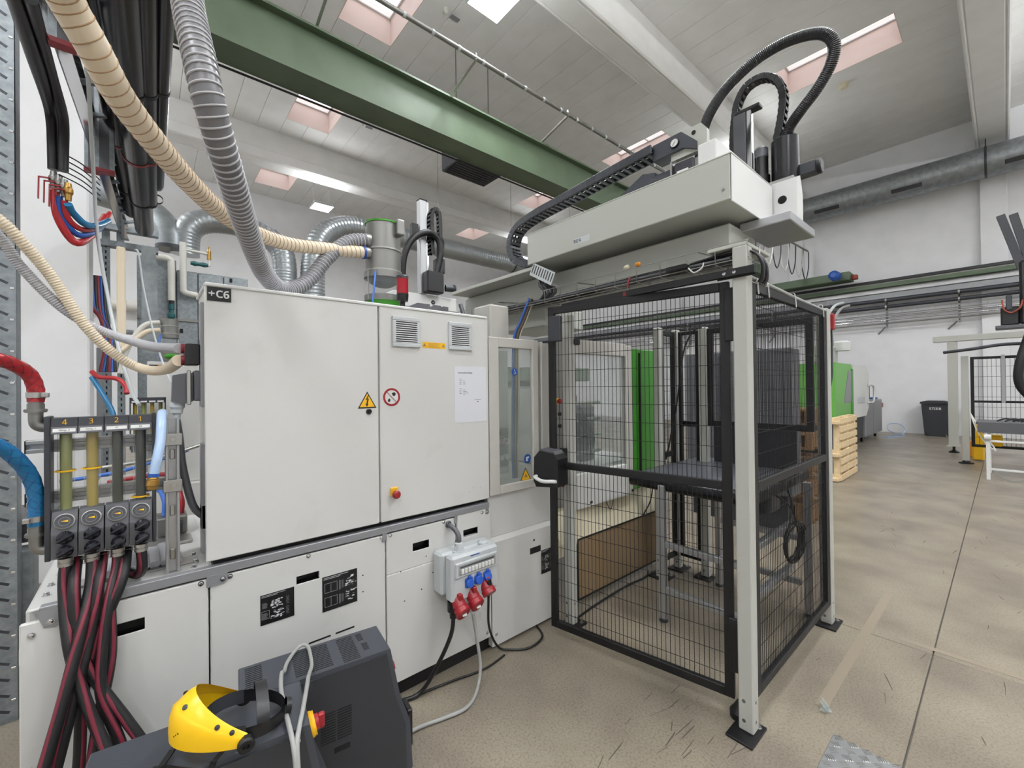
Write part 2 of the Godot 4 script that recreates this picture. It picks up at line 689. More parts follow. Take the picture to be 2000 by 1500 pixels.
# ---------------------------------------------------------------- crane, ducts, far-wall services
func crane_and_ducts() -> void:
	var t := thing("bridge_crane", v3(7.6, 5.5, -5.8), "long green overhead crane girder crossing the hall from the upper left", "crane")
	var tp := Transform3D(Basis(v3(1, 0, 0), v3(0, 1, 0), v3(0, 0, 1)), v3(0, 0, -5.95))
	prism([Vector2(-2.5, 5.54), Vector2(17.0, 5.54), Vector2(17.45, 5.2), Vector2(17.5, 5.75), Vector2(16.9, 6.15), Vector2(-2.5, 6.15)], 0.27, tp)
	put("girder_web", m.crane_green, t)
	box(-2.5, 6.14, -6.02, 16.9, 6.17, -5.58)
	put("top_flange", m.crane_green, t)
	box(-2.5, 5.5, -6.02, 17.0, 5.54, -5.58)
	put("bottom_flange", m.crane_green, t)
	tube(PackedVector3Array([v3(-2.5, 5.47, -6.04), v3(4, 5.475, -6.03), v3(11, 5.47, -6.04), v3(17, 5.48, -6.03)]), 0.014, 6)
	put("power_cable", m.black, t)
	tube(PackedVector3Array([v3(-2.5, 6.4, -4.97), v3(7.7, 6.4, -4.97), v3(12.5, 6.36, -4.78), v3(17.7, 6.28, -4.5)]), 0.03, 8)
	put("festoon_rail", m.dull_steel, t)
	for k in 8:
		var x := -0.35 + 2.0 * k
		var zz := -4.97 if x < 8.0 else -4.97 + (x - 7.7) * 0.046
		bar(v3(x, 6.38, zz - 0.02), v3(x, 6.19, -5.72), 0.035, 0.03)
		cyl(v3(x, 6.37, zz), v3(x, 6.47, zz), 0.025, 8)
		put("rail_arm", m.steel, t)
	for k in 24:
		cyl(v3(0.4 + 0.42 * k, 6.4, -4.97 if k < 17 else -4.97 + (0.42 * k - 7.3) * 0.046), v3(0.44 + 0.42 * k, 6.4, -4.97 if k < 17 else -4.97 + (0.42 * k - 7.3) * 0.046), 0.036, 8)
	put("rail_clips", m.light_plastic, t)
	for k in 7:
		var x := 13.6 + 0.62 * k
		var zz := -4.97 + (x - 7.7) * 0.046
		hose([v3(x, 6.3, zz), v3(x + 0.03, 5.7, zz - 0.05), v3(x + 0.2, 5.25, zz), v3(x + 0.42, 5.7, zz + 0.04), v3(x + 0.6, 6.3, zz)], 0.016, 6, 0.1)
		put("festoon_loop", m.pipe_white if k % 2 else m.plastic_dark, t)
	box(17.3, 4.97, -5.9, 17.9, 5.24, -3.25, 0.02)
	put("end_carriage", m.crane_green, t)
	lathe(v3(17.25, 5.12, -3.6), v3(-1, 0, 0), [[0, 0], [0, 0.15], [0.06, 0.16], [0.3, 0.15], [0.36, 0.08], [0.36, 0]], 14)
	put("travel_motor", m.sign_blue, t)
	box(17.5, 5.0, -3.25, 17.7, 5.14, -3.1, 0.01)
	put("end_buffer", m.terracotta, t)

	t = thing("crane_runway", v3(18.0, 4.6, -4.6), "green crane runway rail along the far white wall", "crane rail")
	box(17.85, 4.66, -18.8, 18.1, 4.78, 9.4); put("rail_beam", m.crane_green, t)
	box(17.93, 4.78, -18.8, 18.03, 4.83, 9.4); put("rail_foot", m.dull_steel, t)
	box(17.88, 4.83, -18.8, 18.08, 4.86, 9.4); put("rail_head", m.black, t)
	box(17.92, 4.86, -18.8, 18.04, 4.92, 9.4); put("running_rail", m.black, t)
	box(18.0, 4.5, -18.9, 18.299, 4.62, 9.45, 0.01)
	struct(put("trim_1", m.wall_white), "white ledge under the crane runway")
	t = thing("cable_duct", v3(18.15, 4.3, -4.6), "grey steel trunking along the far wall just under the crane runway", "trunking")
	box(17.95, 4.3, -18.8, 18.1, 4.47, 9.4, 0.01); put("trunk", m.steel_rail, t)
	for k in 6:
		box(17.945, 4.3, -7.4 + 1.7 * k, 17.95, 4.47, -7.35 + 1.7 * k); put("joint_strip", m.dull_steel, t)
	for q in [[4.24, 0.062, "upper of the two black pipes along the far wall"], [4.03, 0.058, "lower of the two black pipes along the far wall"]]:
		cyl(v3(17.93, q[0], -18.8), v3(17.93, q[0], 9.4), q[1], 12)
		tag(put("wall_pipe", m.plastic_dark), q[2], "pipe")
	for q in [[3.72, "topmost of the three thin steel conduits on the far wall"], [3.62, "middle thin steel conduit on the far wall"], [3.52, "lowest thin steel conduit on the far wall"]]:
		cyl(v3(18.03, q[0], -18.8), v3(18.03, q[0], 9.4), 0.026, 8)
		tag(put("conduit", m.chrome if q[0] > 3.6 else m.dull_steel), q[1], "conduit")
	t = thing("wire_cable_tray", v3(18.05, 3.8, -4.6), "thin wire mesh cable tray on the far wall between pipes and conduits", "cable tray")
	for y in [3.8, 3.9]:
		cyl(v3(17.93, y, -12), v3(17.93, y, 9.4), 0.006, 5)
	for zz in [17.98, 18.05]:
		cyl(v3(zz, 3.8, -12), v3(zz, 3.8, 9.4), 0.006, 5)
	put("long_wires", m.steel, t)
	for k in 44:
		var z := -11.8 + 0.36 * k
		cyl(v3(17.93, 3.8, z), v3(17.93, 3.92, z), 0.006, 5); cyl(v3(17.93, 3.8, z), v3(18.06, 3.8, z), 0.006, 5)
	stuff(put("cross_wires", m.steel, t))
	for q in [[-9.0, "slotted pipe strut on the far wall, hidden deep behind the robot cell"], [-5.7, "slotted pipe strut on the far wall, seen through the mesh gate"], [-2.46, "slotted pipe strut on the far wall, nearest the rear fence post"], [-0.85, "slotted pipe strut on the far wall, beside the column at the right"], [3.0, "slotted pipe strut on the far wall, beyond the right picture edge"]]:
		var z: float = q[0]
		t = thing("strut_channel", v3(18.09, 3.35, z), q[1], "bracket", "pipe struts on the far wall")
		box(18.07, 3.35, z - 0.03, 18.11, 4.29, z + 0.03); put("channel", m.dull_steel, t)
		for k in 8:
			box(18.065, 3.42 + 0.1 * k, z - 0.01, 18.07, 3.46 + 0.1 * k, z + 0.01)
		put("slots", m.hole_black, t)
		for y in [4.24, 4.03]:
			lathe(v3(17.93, y, z - 0.02), v3(0, 0, 1), [[0, 0.06], [0, 0.072], [0.04, 0.072], [0.04, 0.06]], 12)
			box(17.99, y - 0.01, z - 0.012, 18.08, y + 0.01, z + 0.012)
			put("pipe_clamp", m.steel, t)
		bar(v3(18.12, 3.4, z - 0.05), v3(18.29, 3.2, z - 0.25), 0.03, 0.03); put("stay", m.dull_steel, t)

	t = thing("ventilation_duct", v3(17.55, 7.24, -4.6), "big round grey duct high along the far wall", "duct")
	cyl(v3(17.55, 7.65, -18.7), v3(17.55, 7.65, 9.4), 0.41, 40); put("duct_pipe", m.duct_galvanised, t)
	for z in [-12.0, -6.4, -0.28, 5.0]:
		lathe(v3(17.55, 7.65, z - 0.025), v3(0, 0, 1), [[0, 0.41], [0, 0.425], [0.05, 0.425], [0.05, 0.41]], 40)
		cyl(v3(17.55, 8.06, z), v3(17.55, 8.3, z), 0.012, 6)
		put("strap", m.plastic_dark, t)
	for z in [-3.4, -9.4, 2.6]:
		lathe(v3(17.55, 7.65, z - 0.015), v3(0, 0, 1), [[0, 0.41], [0.003, 0.416], [0.027, 0.416], [0.03, 0.41]], 40)
	put("seams", m.duct_galvanised, t)
	for z in [-3.82, -1.86, 0.4]:
		var tr := Transform3D(Basis(v3(0, 0, 1), 0.62), v3(17.55, 7.65, z))
		X = tr
		box(-0.424, -0.075, -0.36, -0.4, 0.075, 0.36)
		var g := put("air_grille", m.duct_galvanised, t)
		box(-0.428, -0.06, -0.34, -0.424, 0.06, 0.34)
		X = Transform3D.IDENTITY
		put("slot", m.grille_dark, g)

	t = thing("spiral_duct", v3(2.45, 2.0, -8.75), "silver spiral duct that bends up from below and runs off to the right", "duct", "")
	var p := spline([v3(2.45, 1.2, -8.7), v3(2.45, 2.9, -8.7), v3(2.45, 4.0, -8.7), v3(2.62, 4.6, -8.72), v3(3.1, 4.93, -8.8), v3(3.8, 4.98, -8.8), v3(5.5, 4.98, -8.8), v3(9.5, 4.98, -8.8), v3(13.0, 4.98, -8.8)], 0.025)
	spiral(p, 0.215, 0.007, 4)
	put("duct_pipe", m.spiral_duct, t)
	for x in [5.3, 7.6, 10.0]:
		cyl(v3(x, 5.2, -8.8), v3(x, 8.3, -8.8), 0.006, 5); put("hanging_wire", m.dull_steel, t)
		lathe(v3(x - 0.02, 4.98, -8.8), v3(1, 0, 0), [[0, 0.22], [0, 0.232], [0.04, 0.232], [0.04, 0.22]], 24); put("strap", m.plastic_dark, t)
	t = thing("spiral_duct", v3(1.98, 1.2, -8.85), "grey spiral duct that hooks over from the left behind the two hoses", "duct")
	p = spline([v3(0.5, 3.9, -8.99), v3(0.53, 4.3, -8.97), v3(0.75, 4.52, -9.0), v3(1.15, 4.6, -9.02), v3(1.55, 4.55, -9.0), v3(1.86, 4.35, -8.92), v3(1.98, 4.0, -8.85), v3(1.98, 3.0, -8.85), v3(1.98, 1.2, -8.85)], 0.025)
	spiral(p, 0.2, 0.006, 4)
	put("duct_pipe", m.spiral_duct, t)
	t = thing("duct_elbow", v3(0.1, 4.0, -9.2), "dark grey duct elbow end beside the black pipes", "duct")
	tube(spline([v3(-0.6, 4.85, -9.6), v3(-0.2, 4.72, -9.4), v3(0.1, 4.55, -9.2), v3(0.28, 4.25, -9.0), v3(0.32, 3.95, -8.95)], 0.05), 0.2, 20)
	put("duct_pipe", m.duct_galvanised, t)
	lathe(v3(0.32, 3.93, -8.95), v3(0, 1, 0), [[0, 0.2], [0, 0.215], [0.06, 0.215], [0.06, 0.2]], 20); put("rim", m.plastic_dark, t)

	t = thing("unit_heater", v3(5.7, 6.5, -7.9), "grey box air heater with slats hanging behind the green girder", "heater")
	box(5.1, 6.52, -8.3, 6.3, 7.15, -7.55, 0.02); put("case", m.plastic_dark, t)
	for k in 8:
		bar(v3(5.16, 6.5, -8.2 + 0.09 * k), v3(6.24, 6.5, -8.2 + 0.09 * k), 0.06, 0.012)
		put("slat", m.grille_dark, t)
	for s in [5.25, 6.15]:
		cyl(v3(s, 7.1, -7.9), v3(s, 9.22, -7.9), 0.012, 6); put("hanger", m.dull_steel, t)
	tube(spline([v3(6.3, 6.75, -7.8), v3(6.5, 6.6, -7.7), v3(6.65, 6.62, -7.5), v3(6.85, 6.75, -7.3)], 0.05), 0.02, 8); put("pipe", m.dull_steel, t)
	for q in [[4.6, -7.24, "smoke detector with a number plate near the LED panel lamp"], [4.7, -11.9, "smoke detector with a number plate left of the girder"]]:
		t = thing("smoke_detector", v3(q[0], 9.12, q[1]), q[2], "detector")
		lathe(v3(q[0], 9.22, q[1]), v3(0, -1, 0), [[0, 0.06], [0.04, 0.06], [0.05, 0.045], [0.1, 0.035], [0.1, 0]], 14); put("body", m.pipe_white, t)
		box(q[0] + 0.1, 9.14, q[1] - 0.05, q[0] + 0.3, 9.145, q[1] + 0.05); put("number_plate", m.steel_rail, t)
	lathe(v3(13.46, 9.22, -2.59), v3(0, -1, 0), [[0, 0.1], [0.08, 0.1], [0.12, 0.07], [0.12, 0]], 12)
	tag(put("smoke_detector", m.cream), "small square-looking beige detector below the right skylight", "detector")


func spiral(p: PackedVector3Array, r: float, amp: float, per: int) -> void:
	var rr := PackedFloat32Array()
	for i in p.size():
		rr.push_back(r + (amp if i % per == 0 else 0.0))
	tube(p, rr, 24)


# ---------------------------------------------------------------- the injection-moulding machine in front
func printed(called: String, w: int, h: int, bg: String, fg: String, items: Array) -> StandardMaterial3D:   # items: [x, y, w, h] bars of print
	var im := Image.create(w, h, false, Image.FORMAT_RGB8)
	im.fill(Color(bg))
	for q in items:
		im.fill_rect(Rect2i(q[0], q[1], q[2], q[3]), Color(q[4]) if q.size() > 4 else Color(fg))
	var s := mat(called, bg, 0.45)
	s.albedo_color = Color.WHITE
	s.albedo_texture = ImageTexture.create_from_image(im)
	return s


func diagram(called: String, sd: int, boxes: bool) -> StandardMaterial3D:
	var r := RandomNumberGenerator.new()
	r.seed = sd
	var it := [[4, 4, 90, 2], [4, 9, 60, 2]]
	if boxes:
		for y in [26, 78]:
			it += [[8, y, 44, 1], [8, y + 34, 44, 1], [8, y, 1, 35], [52, y, 1, 35], [30, y, 1, 35], [60, y, 1, 36], [64, y, 1, 36], [70, y + 2, 1, 30], [74, y + 2, 1, 30]]
			for k in 26:
				it.append([80 + r.randi() % 40, y - 8 + r.randi() % 40, 2 + r.randi() % 10, 1 + r.randi() % 4])
	else:
		for y in [30, 74]:
			for k in 40:
				it.append([36 + r.randi() % 44, y + r.randi() % 34, 2 + r.randi() % 11, 1 + r.randi() % 5])
			for k in 6:
				it.append([6, y + 6 + 4 * k, 14 + r.randi() % 8, 1])
				it.append([96, y + 2 + 6 * k, 12, 1])
		it += [[4, 70, 28, 1], [4, 104, 28, 1], [4, 70, 1, 34], [32, 70, 1, 34]]
	return printed(called, 128, 128, "0b0b0d", "c9c9cc", it)


func panel(t: Node, x0: float, x1: float, y0: float, y1: float, holes: Array, z := -2.07) -> MeshInstance3D:
	# sheet-metal panel with rectangular recessed grips cut in (holes: [x0, x1, y0, y1], one row)
	var d := z - 0.018
	if holes.is_empty():
		box(x0, y0, d, x1, y1, z, 0.004)
	else:
		var h: Array = holes[0]
		box(x0, y0, d, x1, h[2], z, 0.004); box(x0, h[3], d, x1, y1, z, 0.004)
		box(x0, h[2] - 0.004, d, h[0], h[3] + 0.004, z, 0.0); box(h[1], h[2] - 0.004, d, x1, h[3] + 0.004, z, 0.0)
	var p := put("panel", m.machine_white, t)
	for h in holes:
		box(h[0] - 0.004, h[2] - 0.004, d - 0.03, h[1] + 0.004, h[3] + 0.004, d - 0.024)
		box(h[0] - 0.004, h[2] - 0.004, d - 0.024, h[0], h[3] + 0.004, z - 0.002); box(h[1], h[2] - 0.004, d - 0.024, h[1] + 0.004, h[3] + 0.004, z - 0.002)
		box(h[0], h[3], d - 0.024, h[1], h[3] + 0.004, z - 0.002); box(h[0], h[2] - 0.004, d - 0.024, h[1], h[2], z - 0.002)
		put("recessed_grip", m.black, p)
	return p


func machine() -> void:
	var z := -2.07
	var t := thing("moulding_machine", v3(0.9, 0, -2.6), "long white injection moulding machine base with panelled front under the electrical cabinet", "machine")
	box(-0.31, 0.1, -3.1, 2.16, 0.895, z - 0.06, 0.01); put("bed", m.machine_white, t)
	box(-0.28, 0.0, -3.05, 2.16, 0.1, z - 0.04); put("plinth", m.black, t)
	# front panels
	var p := panel(t, -0.315, 0.181, 0.1, 0.87, [[-0.093, -0.01, 0.747, 0.786]])
	p = panel(t, 0.187, 0.917, 0.09, 0.87, [[0.501, 0.598, 0.749, 0.779]])
	for q in [[0.36, 0.491, 0.616, 0.743, 0], [0.61, 0.771, 0.585, 0.745, 1]]:
		box(q[0], q[2], z, q[1], q[3], z + 0.0015)
		var pl := put("diagram_plate", m.hole_black, p)
		quad_uv(at((q[0] + q[1]) / 2, (q[2] + q[3]) / 2, z + 0.002), q[1] - q[0], q[3] - q[2])
		put("diagram_print", diagram("diagram_%d" % q[4], 5 + q[4], q[4] == 1), pl)
	for q in [[0.55, 0.646], [0.668, 0.756]]:
		box(q[0], 0.462, z - 0.001, q[1], 0.47, z + 0.0006); put("vent_slot", m.hole_black, p)
	p = panel(t, 0.923, 1.34, 0.66, 0.87, [[1.07, 1.168, 0.747, 0.785]])
	p = panel(t, 1.35, 1.594, 0.66, 0.885, [[1.394, 1.497, 0.745, 0.781]])
	p = panel(t, 0.923, 1.594, 0.09, 0.66, [])
	for q in [[1.0, 0.66, 0], [1.15, 0.7, 0], [1.02, 0.5, 0], [1.12, 0.53, 0], [0.8, 0.7, 0], [0.8, 0.62, 0], [1.19, 0.6, 0], [-0.29, 0.4, 0]]:
		lathe(v3(q[0], q[1], z), v3(0, 0, 1), [[0.0, 0.0035], [0.0008, 0.0035], [0.0008, 0]], 8)
	put("screw_hole", m.hole_black, t)
	# right-hand end: upper plate, sloping ledge, lower panel
	box(1.6, 0.677, z - 0.09, 2.16, 0.94, z - 0.03, 0.004); put("upper_plate", m.machine_white, t)
	prism([Vector2(-0.03, 0.677), Vector2(0.0, 0.655), Vector2(0.0, 0.02), Vector2(-0.06, 0.02), Vector2(-0.06, 0.677)], 0.56, Transform3D(Basis(v3(0, 0, 1), v3(0, 1, 0), v3(-1, 0, 0)), v3(2.16, 0, z)))
	p = put("lower_panel", m.machine_white, t)
	box(1.922, 0.502, z - 0.001, 2.021, 0.543, z + 0.0006); put("recessed_grip", m.black, p)
	box(2.025, 0.342, z, 2.13, 0.502, z + 0.0015); var dp := put("diagram_plate", m.hole_black, p)
	quad_uv(at(2.077, 0.422, z + 0.002), 0.105, 0.16); put("diagram_print", diagram("diagram_2", 9, false), dp)
	lathe(v3(1.96, 0.59, z), v3(0, 0, 1), [[0, 0.008], [0.001, 0.008], [0.001, 0]], 10); put("screw_hole", m.hole_black, p)
	# steel rail along the upper edge with corner brackets
	box(-0.27, 0.878, z - 0.03, 1.585, 0.913, z + 0.003, 0.002); put("edge_rail", m.steel_rail, t)
	for q in [[0.175, 0.245], [0.9, 0.925], [1.33, 1.352]]:
		prism([Vector2(q[0], 0.88), Vector2(q[0], 0.838), Vector2(q[1] - 0.012, 0.838), Vector2(q[1], 0.852), Vector2(q[1], 0.88)], 0.004, at(0, 0, z + 0.0005)); put("rail_bracket", m.steel_rail, t)
	box(1.555, 0.845, z, 1.58, 0.88, z + 0.004, 0.003); put("rail_bracket", m.steel_rail, t)
	prism([Vector2(-0.215, 0.9), Vector2(-0.215, 0.86), Vector2(-0.235, 0.84), Vector2(-0.26, 0.845), Vector2(-0.28, 0.9)], 0.004, at(0, 0, z + 0.0005)); put("corner_bracket", m.steel_rail, t)
	for x in [0.157, 0.253, 0.551, 0.897, 0.944, 1.261, 1.53]:
		bolt(x, 0.862 if x > 0.3 else 0.86, z + 0.001); put("bolt", m.chrome, t)
	for q in [[-0.287, 0.83], [-0.245, 0.862], [0.228, 0.858], [1.567, 0.858], [-0.28, 0.15], [0.15, 0.15], [0.95, 0.13], [1.56, 0.125], [1.63, 0.09]]:
		bolt(q[0], q[1], z + 0.004 if q[1] > 0.5 else z); put("bolt", m.chrome, t)
	# bed top on the left, with bolted bars
	box(-0.3, 0.895, -3.05, 0.2, 0.905, -2.09, 0.003); put("bed_top", m.machine_white, t)
	box(-0.2, 0.905, -2.28, 0.16, 0.912, -2.2, 0.002); put("guide_bar", m.steel, t)
	box(-0.26, 0.905, -2.62, 0.16, 0.92, -2.5, 0.003); put("guide_bar", m.steel, t)
	for q in [[-0.27, -2.2], [-0.27, -2.3], [-0.26, -2.42], [-0.25, -2.55], [0.14, -2.14], [0.15, -2.2], [0.15, -2.3], [0.05, -2.5], [-0.1, -2.56]]:
		lathe(v3(q[0], 0.905, q[1]), UP, [[0, 0.012], [0.003, 0.012], [0.003, 0.008], [0.012, 0.007], [0.012, 0]], 8); put("bolt", m.chrome, t)
	# clutter on the bed: block, rag, short pipes
	var c := thing("cleaning_rag", v3(-0.05, 0.912, -2.3), "crumpled pale rag lying on the machine bed behind the flow regulator", "rag")
	for k in 7:
		hose([v3(-0.12 + 0.03 * k, 0.92, -2.38), v3(-0.1 + 0.03 * k, 0.945 + 0.012 * (k % 3), -2.3), v3(-0.12 + 0.035 * k, 0.925, -2.22)], 0.02, 6, 0.03)
	put("cloth", m.paper, c)
	c = thing("hydraulic_block", v3(0.1, 0.912, -2.75), "small steel valve block with pipes on the machine bed left of the cabinet", "valve block")
	box(0.03, 0.912, -2.8, 0.15, 1.0, -2.66, 0.006); put("block", m.dull_steel, c)
	for k in 3:
		hose([v3(0.06 + 0.035 * k, 1.0, -2.72), v3(0.06 + 0.035 * k, 1.08, -2.74), v3(0.02 + 0.03 * k, 1.12 + 0.03 * k, -2.85), v3(-0.15, 1.1 + 0.03 * k, -2.95)], 0.011, 6, 0.02)
		put("pipe", [m.air_blue, m.steel, m.red][k], c)
	box(0.07, 0.93, -2.66, 0.13, 0.98, -2.62, 0.004); put("connector", m.plastic_dark, c)
	# barrel area behind: white guard box seen through the gap
	# guard with a window, right of the cabinet
	t = thing("window_guard", v3(1.87, 0.944, -2.1), "white sheet-metal guard with a tall clear window, right of the cabinet", "machine guard")
	box(1.598, 0.944, z - 0.03, 1.675, 1.93, z, 0.004); box(1.965, 0.944, z - 0.03, 2.02, 1.93, z, 0.004)
	box(1.675, 0.944, z - 0.03, 1.965, 0.998, z, 0.004); box(1.675, 1.867, z - 0.03, 1.965, 1.93, z, 0.004)
	put("frame", m.guard_grey, t)
	box(1.67, 0.99, z - 0.02, 1.97, 1.875, z - 0.014); put("pane", m.tinted_pane, t)
	box(2.02, 0.95, z - 0.06, 2.05, 1.925, z - 0.04); box(2.05, 0.95, z - 0.04, 2.07, 1.925, z - 0.005, 0.004); box(2.07, 0.95, z - 0.05, 2.16, 1.92, z - 0.03, 0.003)
	put("hinge_post", m.guard_grey, t)
	for q in [[1.815, 1.715, 0.024], [1.92, 1.138, 0.03]]:
		lathe(v3(q[0], q[1], z - 0.013), v3(0, 0, 1), [[0, q[2]], [0.001, q[2]], [0.001, 0]], 28)
		var sg := put("round_sticker", m.sign_blue, t)
		if q[1] > 1.5:
			hose([v3(q[0], q[1] + 0.016, z - 0.0115), v3(q[0] + 0.001, q[1] + 0.002, z - 0.0115), v3(q[0] + 0.008, q[1] - 0.006, z - 0.0115), v3(q[0] + 0.002, q[1] - 0.015, z - 0.0115), v3(q[0] - 0.007, q[1] - 0.009, z - 0.0115)], 0.0018, 6, 0.003)
		else:
			box(q[0] - 0.014, q[1] - 0.016, z - 0.012, q[0] - 0.003, q[1] + 0.012, z - 0.0114)
			box(q[0] + 0.0, q[1] - 0.018, z - 0.012, q[0] + 0.004, q[1] + 0.004, z - 0.0114); box(q[0] - 0.006, q[1] + 0.004, z - 0.012, q[0] + 0.014, q[1] + 0.014, z - 0.0114)
		put("pictogram", m.sign_white, sg)
	warning(t, 1.902, 1.028, z - 0.013, 0.1, "label")
	# what stands behind the window
	c = thing("water_manifold", v3(1.85, 0.95, -2.32), "dark red hoses on a round manifold behind the guard window", "manifold")
	box(1.8, 1.05, -2.4, 1.98, 1.32, -2.34, 0.01); put("block", m.dull_steel, c)
	for k in 6:
		lathe(v3(1.84 + 0.05 * (k % 3), 1.12 + 0.11 * (k / 3), -2.34), v3(0, 0, 1), [[0, 0.02], [0.03, 0.02], [0.03, 0]], 12); put("cap", m.sign_white, c)
	for k in 3:
		hose([v3(1.86 + 0.03 * k, 1.3 - 0.03 * k, -2.3), v3(1.78 + 0.03 * k, 1.3 - 0.04 * k, -2.27), v3(1.74 + 0.025 * k, 1.2, -2.26), v3(1.74 + 0.03 * k, 1.0, -2.26), v3(1.75 + 0.03 * k, 0.952, -2.28)], 0.014, 8)
		put("hose", m.stripe_red, c)
	c = thing("cable_bundle", v3(2.0, 0.95, -2.3), "bundle of blue and brown cables coming down behind the guard window", "cable")
	for k in 5:
		hose([v3(2.12 + 0.01 * k, 2.26, -2.26), v3(2.06 + 0.012 * k, 2.1, -2.29), v3(2.0 + 0.012 * k, 1.95, -2.3), v3(1.985 + 0.014 * k, 1.6, -2.3), v3(1.985 + 0.012 * k, 1.2, -2.31), v3(1.99 + 0.01 * k, 0.96, -2.31)], 0.009, 6, 0.05)
		put("cable", [m.sign_blue, m.plastic_dark, m.cardboard, m.plastic_dark, m.cream][k], c)
	hose([v3(1.68, 2.2, -2.5), v3(1.66, 1.9, -2.35), v3(1.66, 1.5, -2.3), v3(1.66, 1.1, -2.3)], 0.015, 8, 0.05)
	put("cable", m.plastic_dark, c)
	box(1.62, 0.945, -2.6, 2.16, 1.9, -2.56); put("inner_wall", m.guard_grey, t)
	box(1.79, 1.9, -2.5, 1.96, 2.19, -2.3, 0.01)
	tag(put("sheet_metal_box", m.guard_grey), "pale sheet-metal housing standing up behind the window guard", "housing")


func warning(t: Node, x: float, y: float, z: float, w: float, kind: String) -> void:   # warning triangle
	var h := w * 0.88
	prism([Vector2(-w / 2, -h * 0.4), Vector2(w / 2, -h * 0.4), Vector2(0, h * 0.6)], 0.0008, at(x, y, z))
	var s := put("warning_triangle", m.ink, t)
	w *= 0.8
	h *= 0.8
	prism([Vector2(-w / 2, -h * 0.4), Vector2(w / 2, -h * 0.4), Vector2(0, h * 0.6)], 0.0006, at(x, y, z + 0.0008))
	put("yellow_field", m.sign_yellow, s)
	if kind == "bolt":
		prism([Vector2(0.004, 0.032), Vector2(-0.009, 0.008), Vector2(-0.001, 0.01), Vector2(-0.006, -0.012), Vector2(-0.011, -0.01), Vector2(-0.002, -0.026), Vector2(0.006, -0.012), Vector2(0.001, -0.013), Vector2(0.008, 0.015), Vector2(0.0, 0.012), Vector2(0.009, 0.032)], 0.0006, at(x, y, z + 0.0014))
		put("flash", m.ink, s)
	else:
		prism([Vector2(-0.012, -0.012), Vector2(0.014, -0.012), Vector2(0.014, -0.006), Vector2(0.0, 0.014)], 0.0006, at(x, y, z + 0.0014))
		put("pictogram", m.cardboard, s)


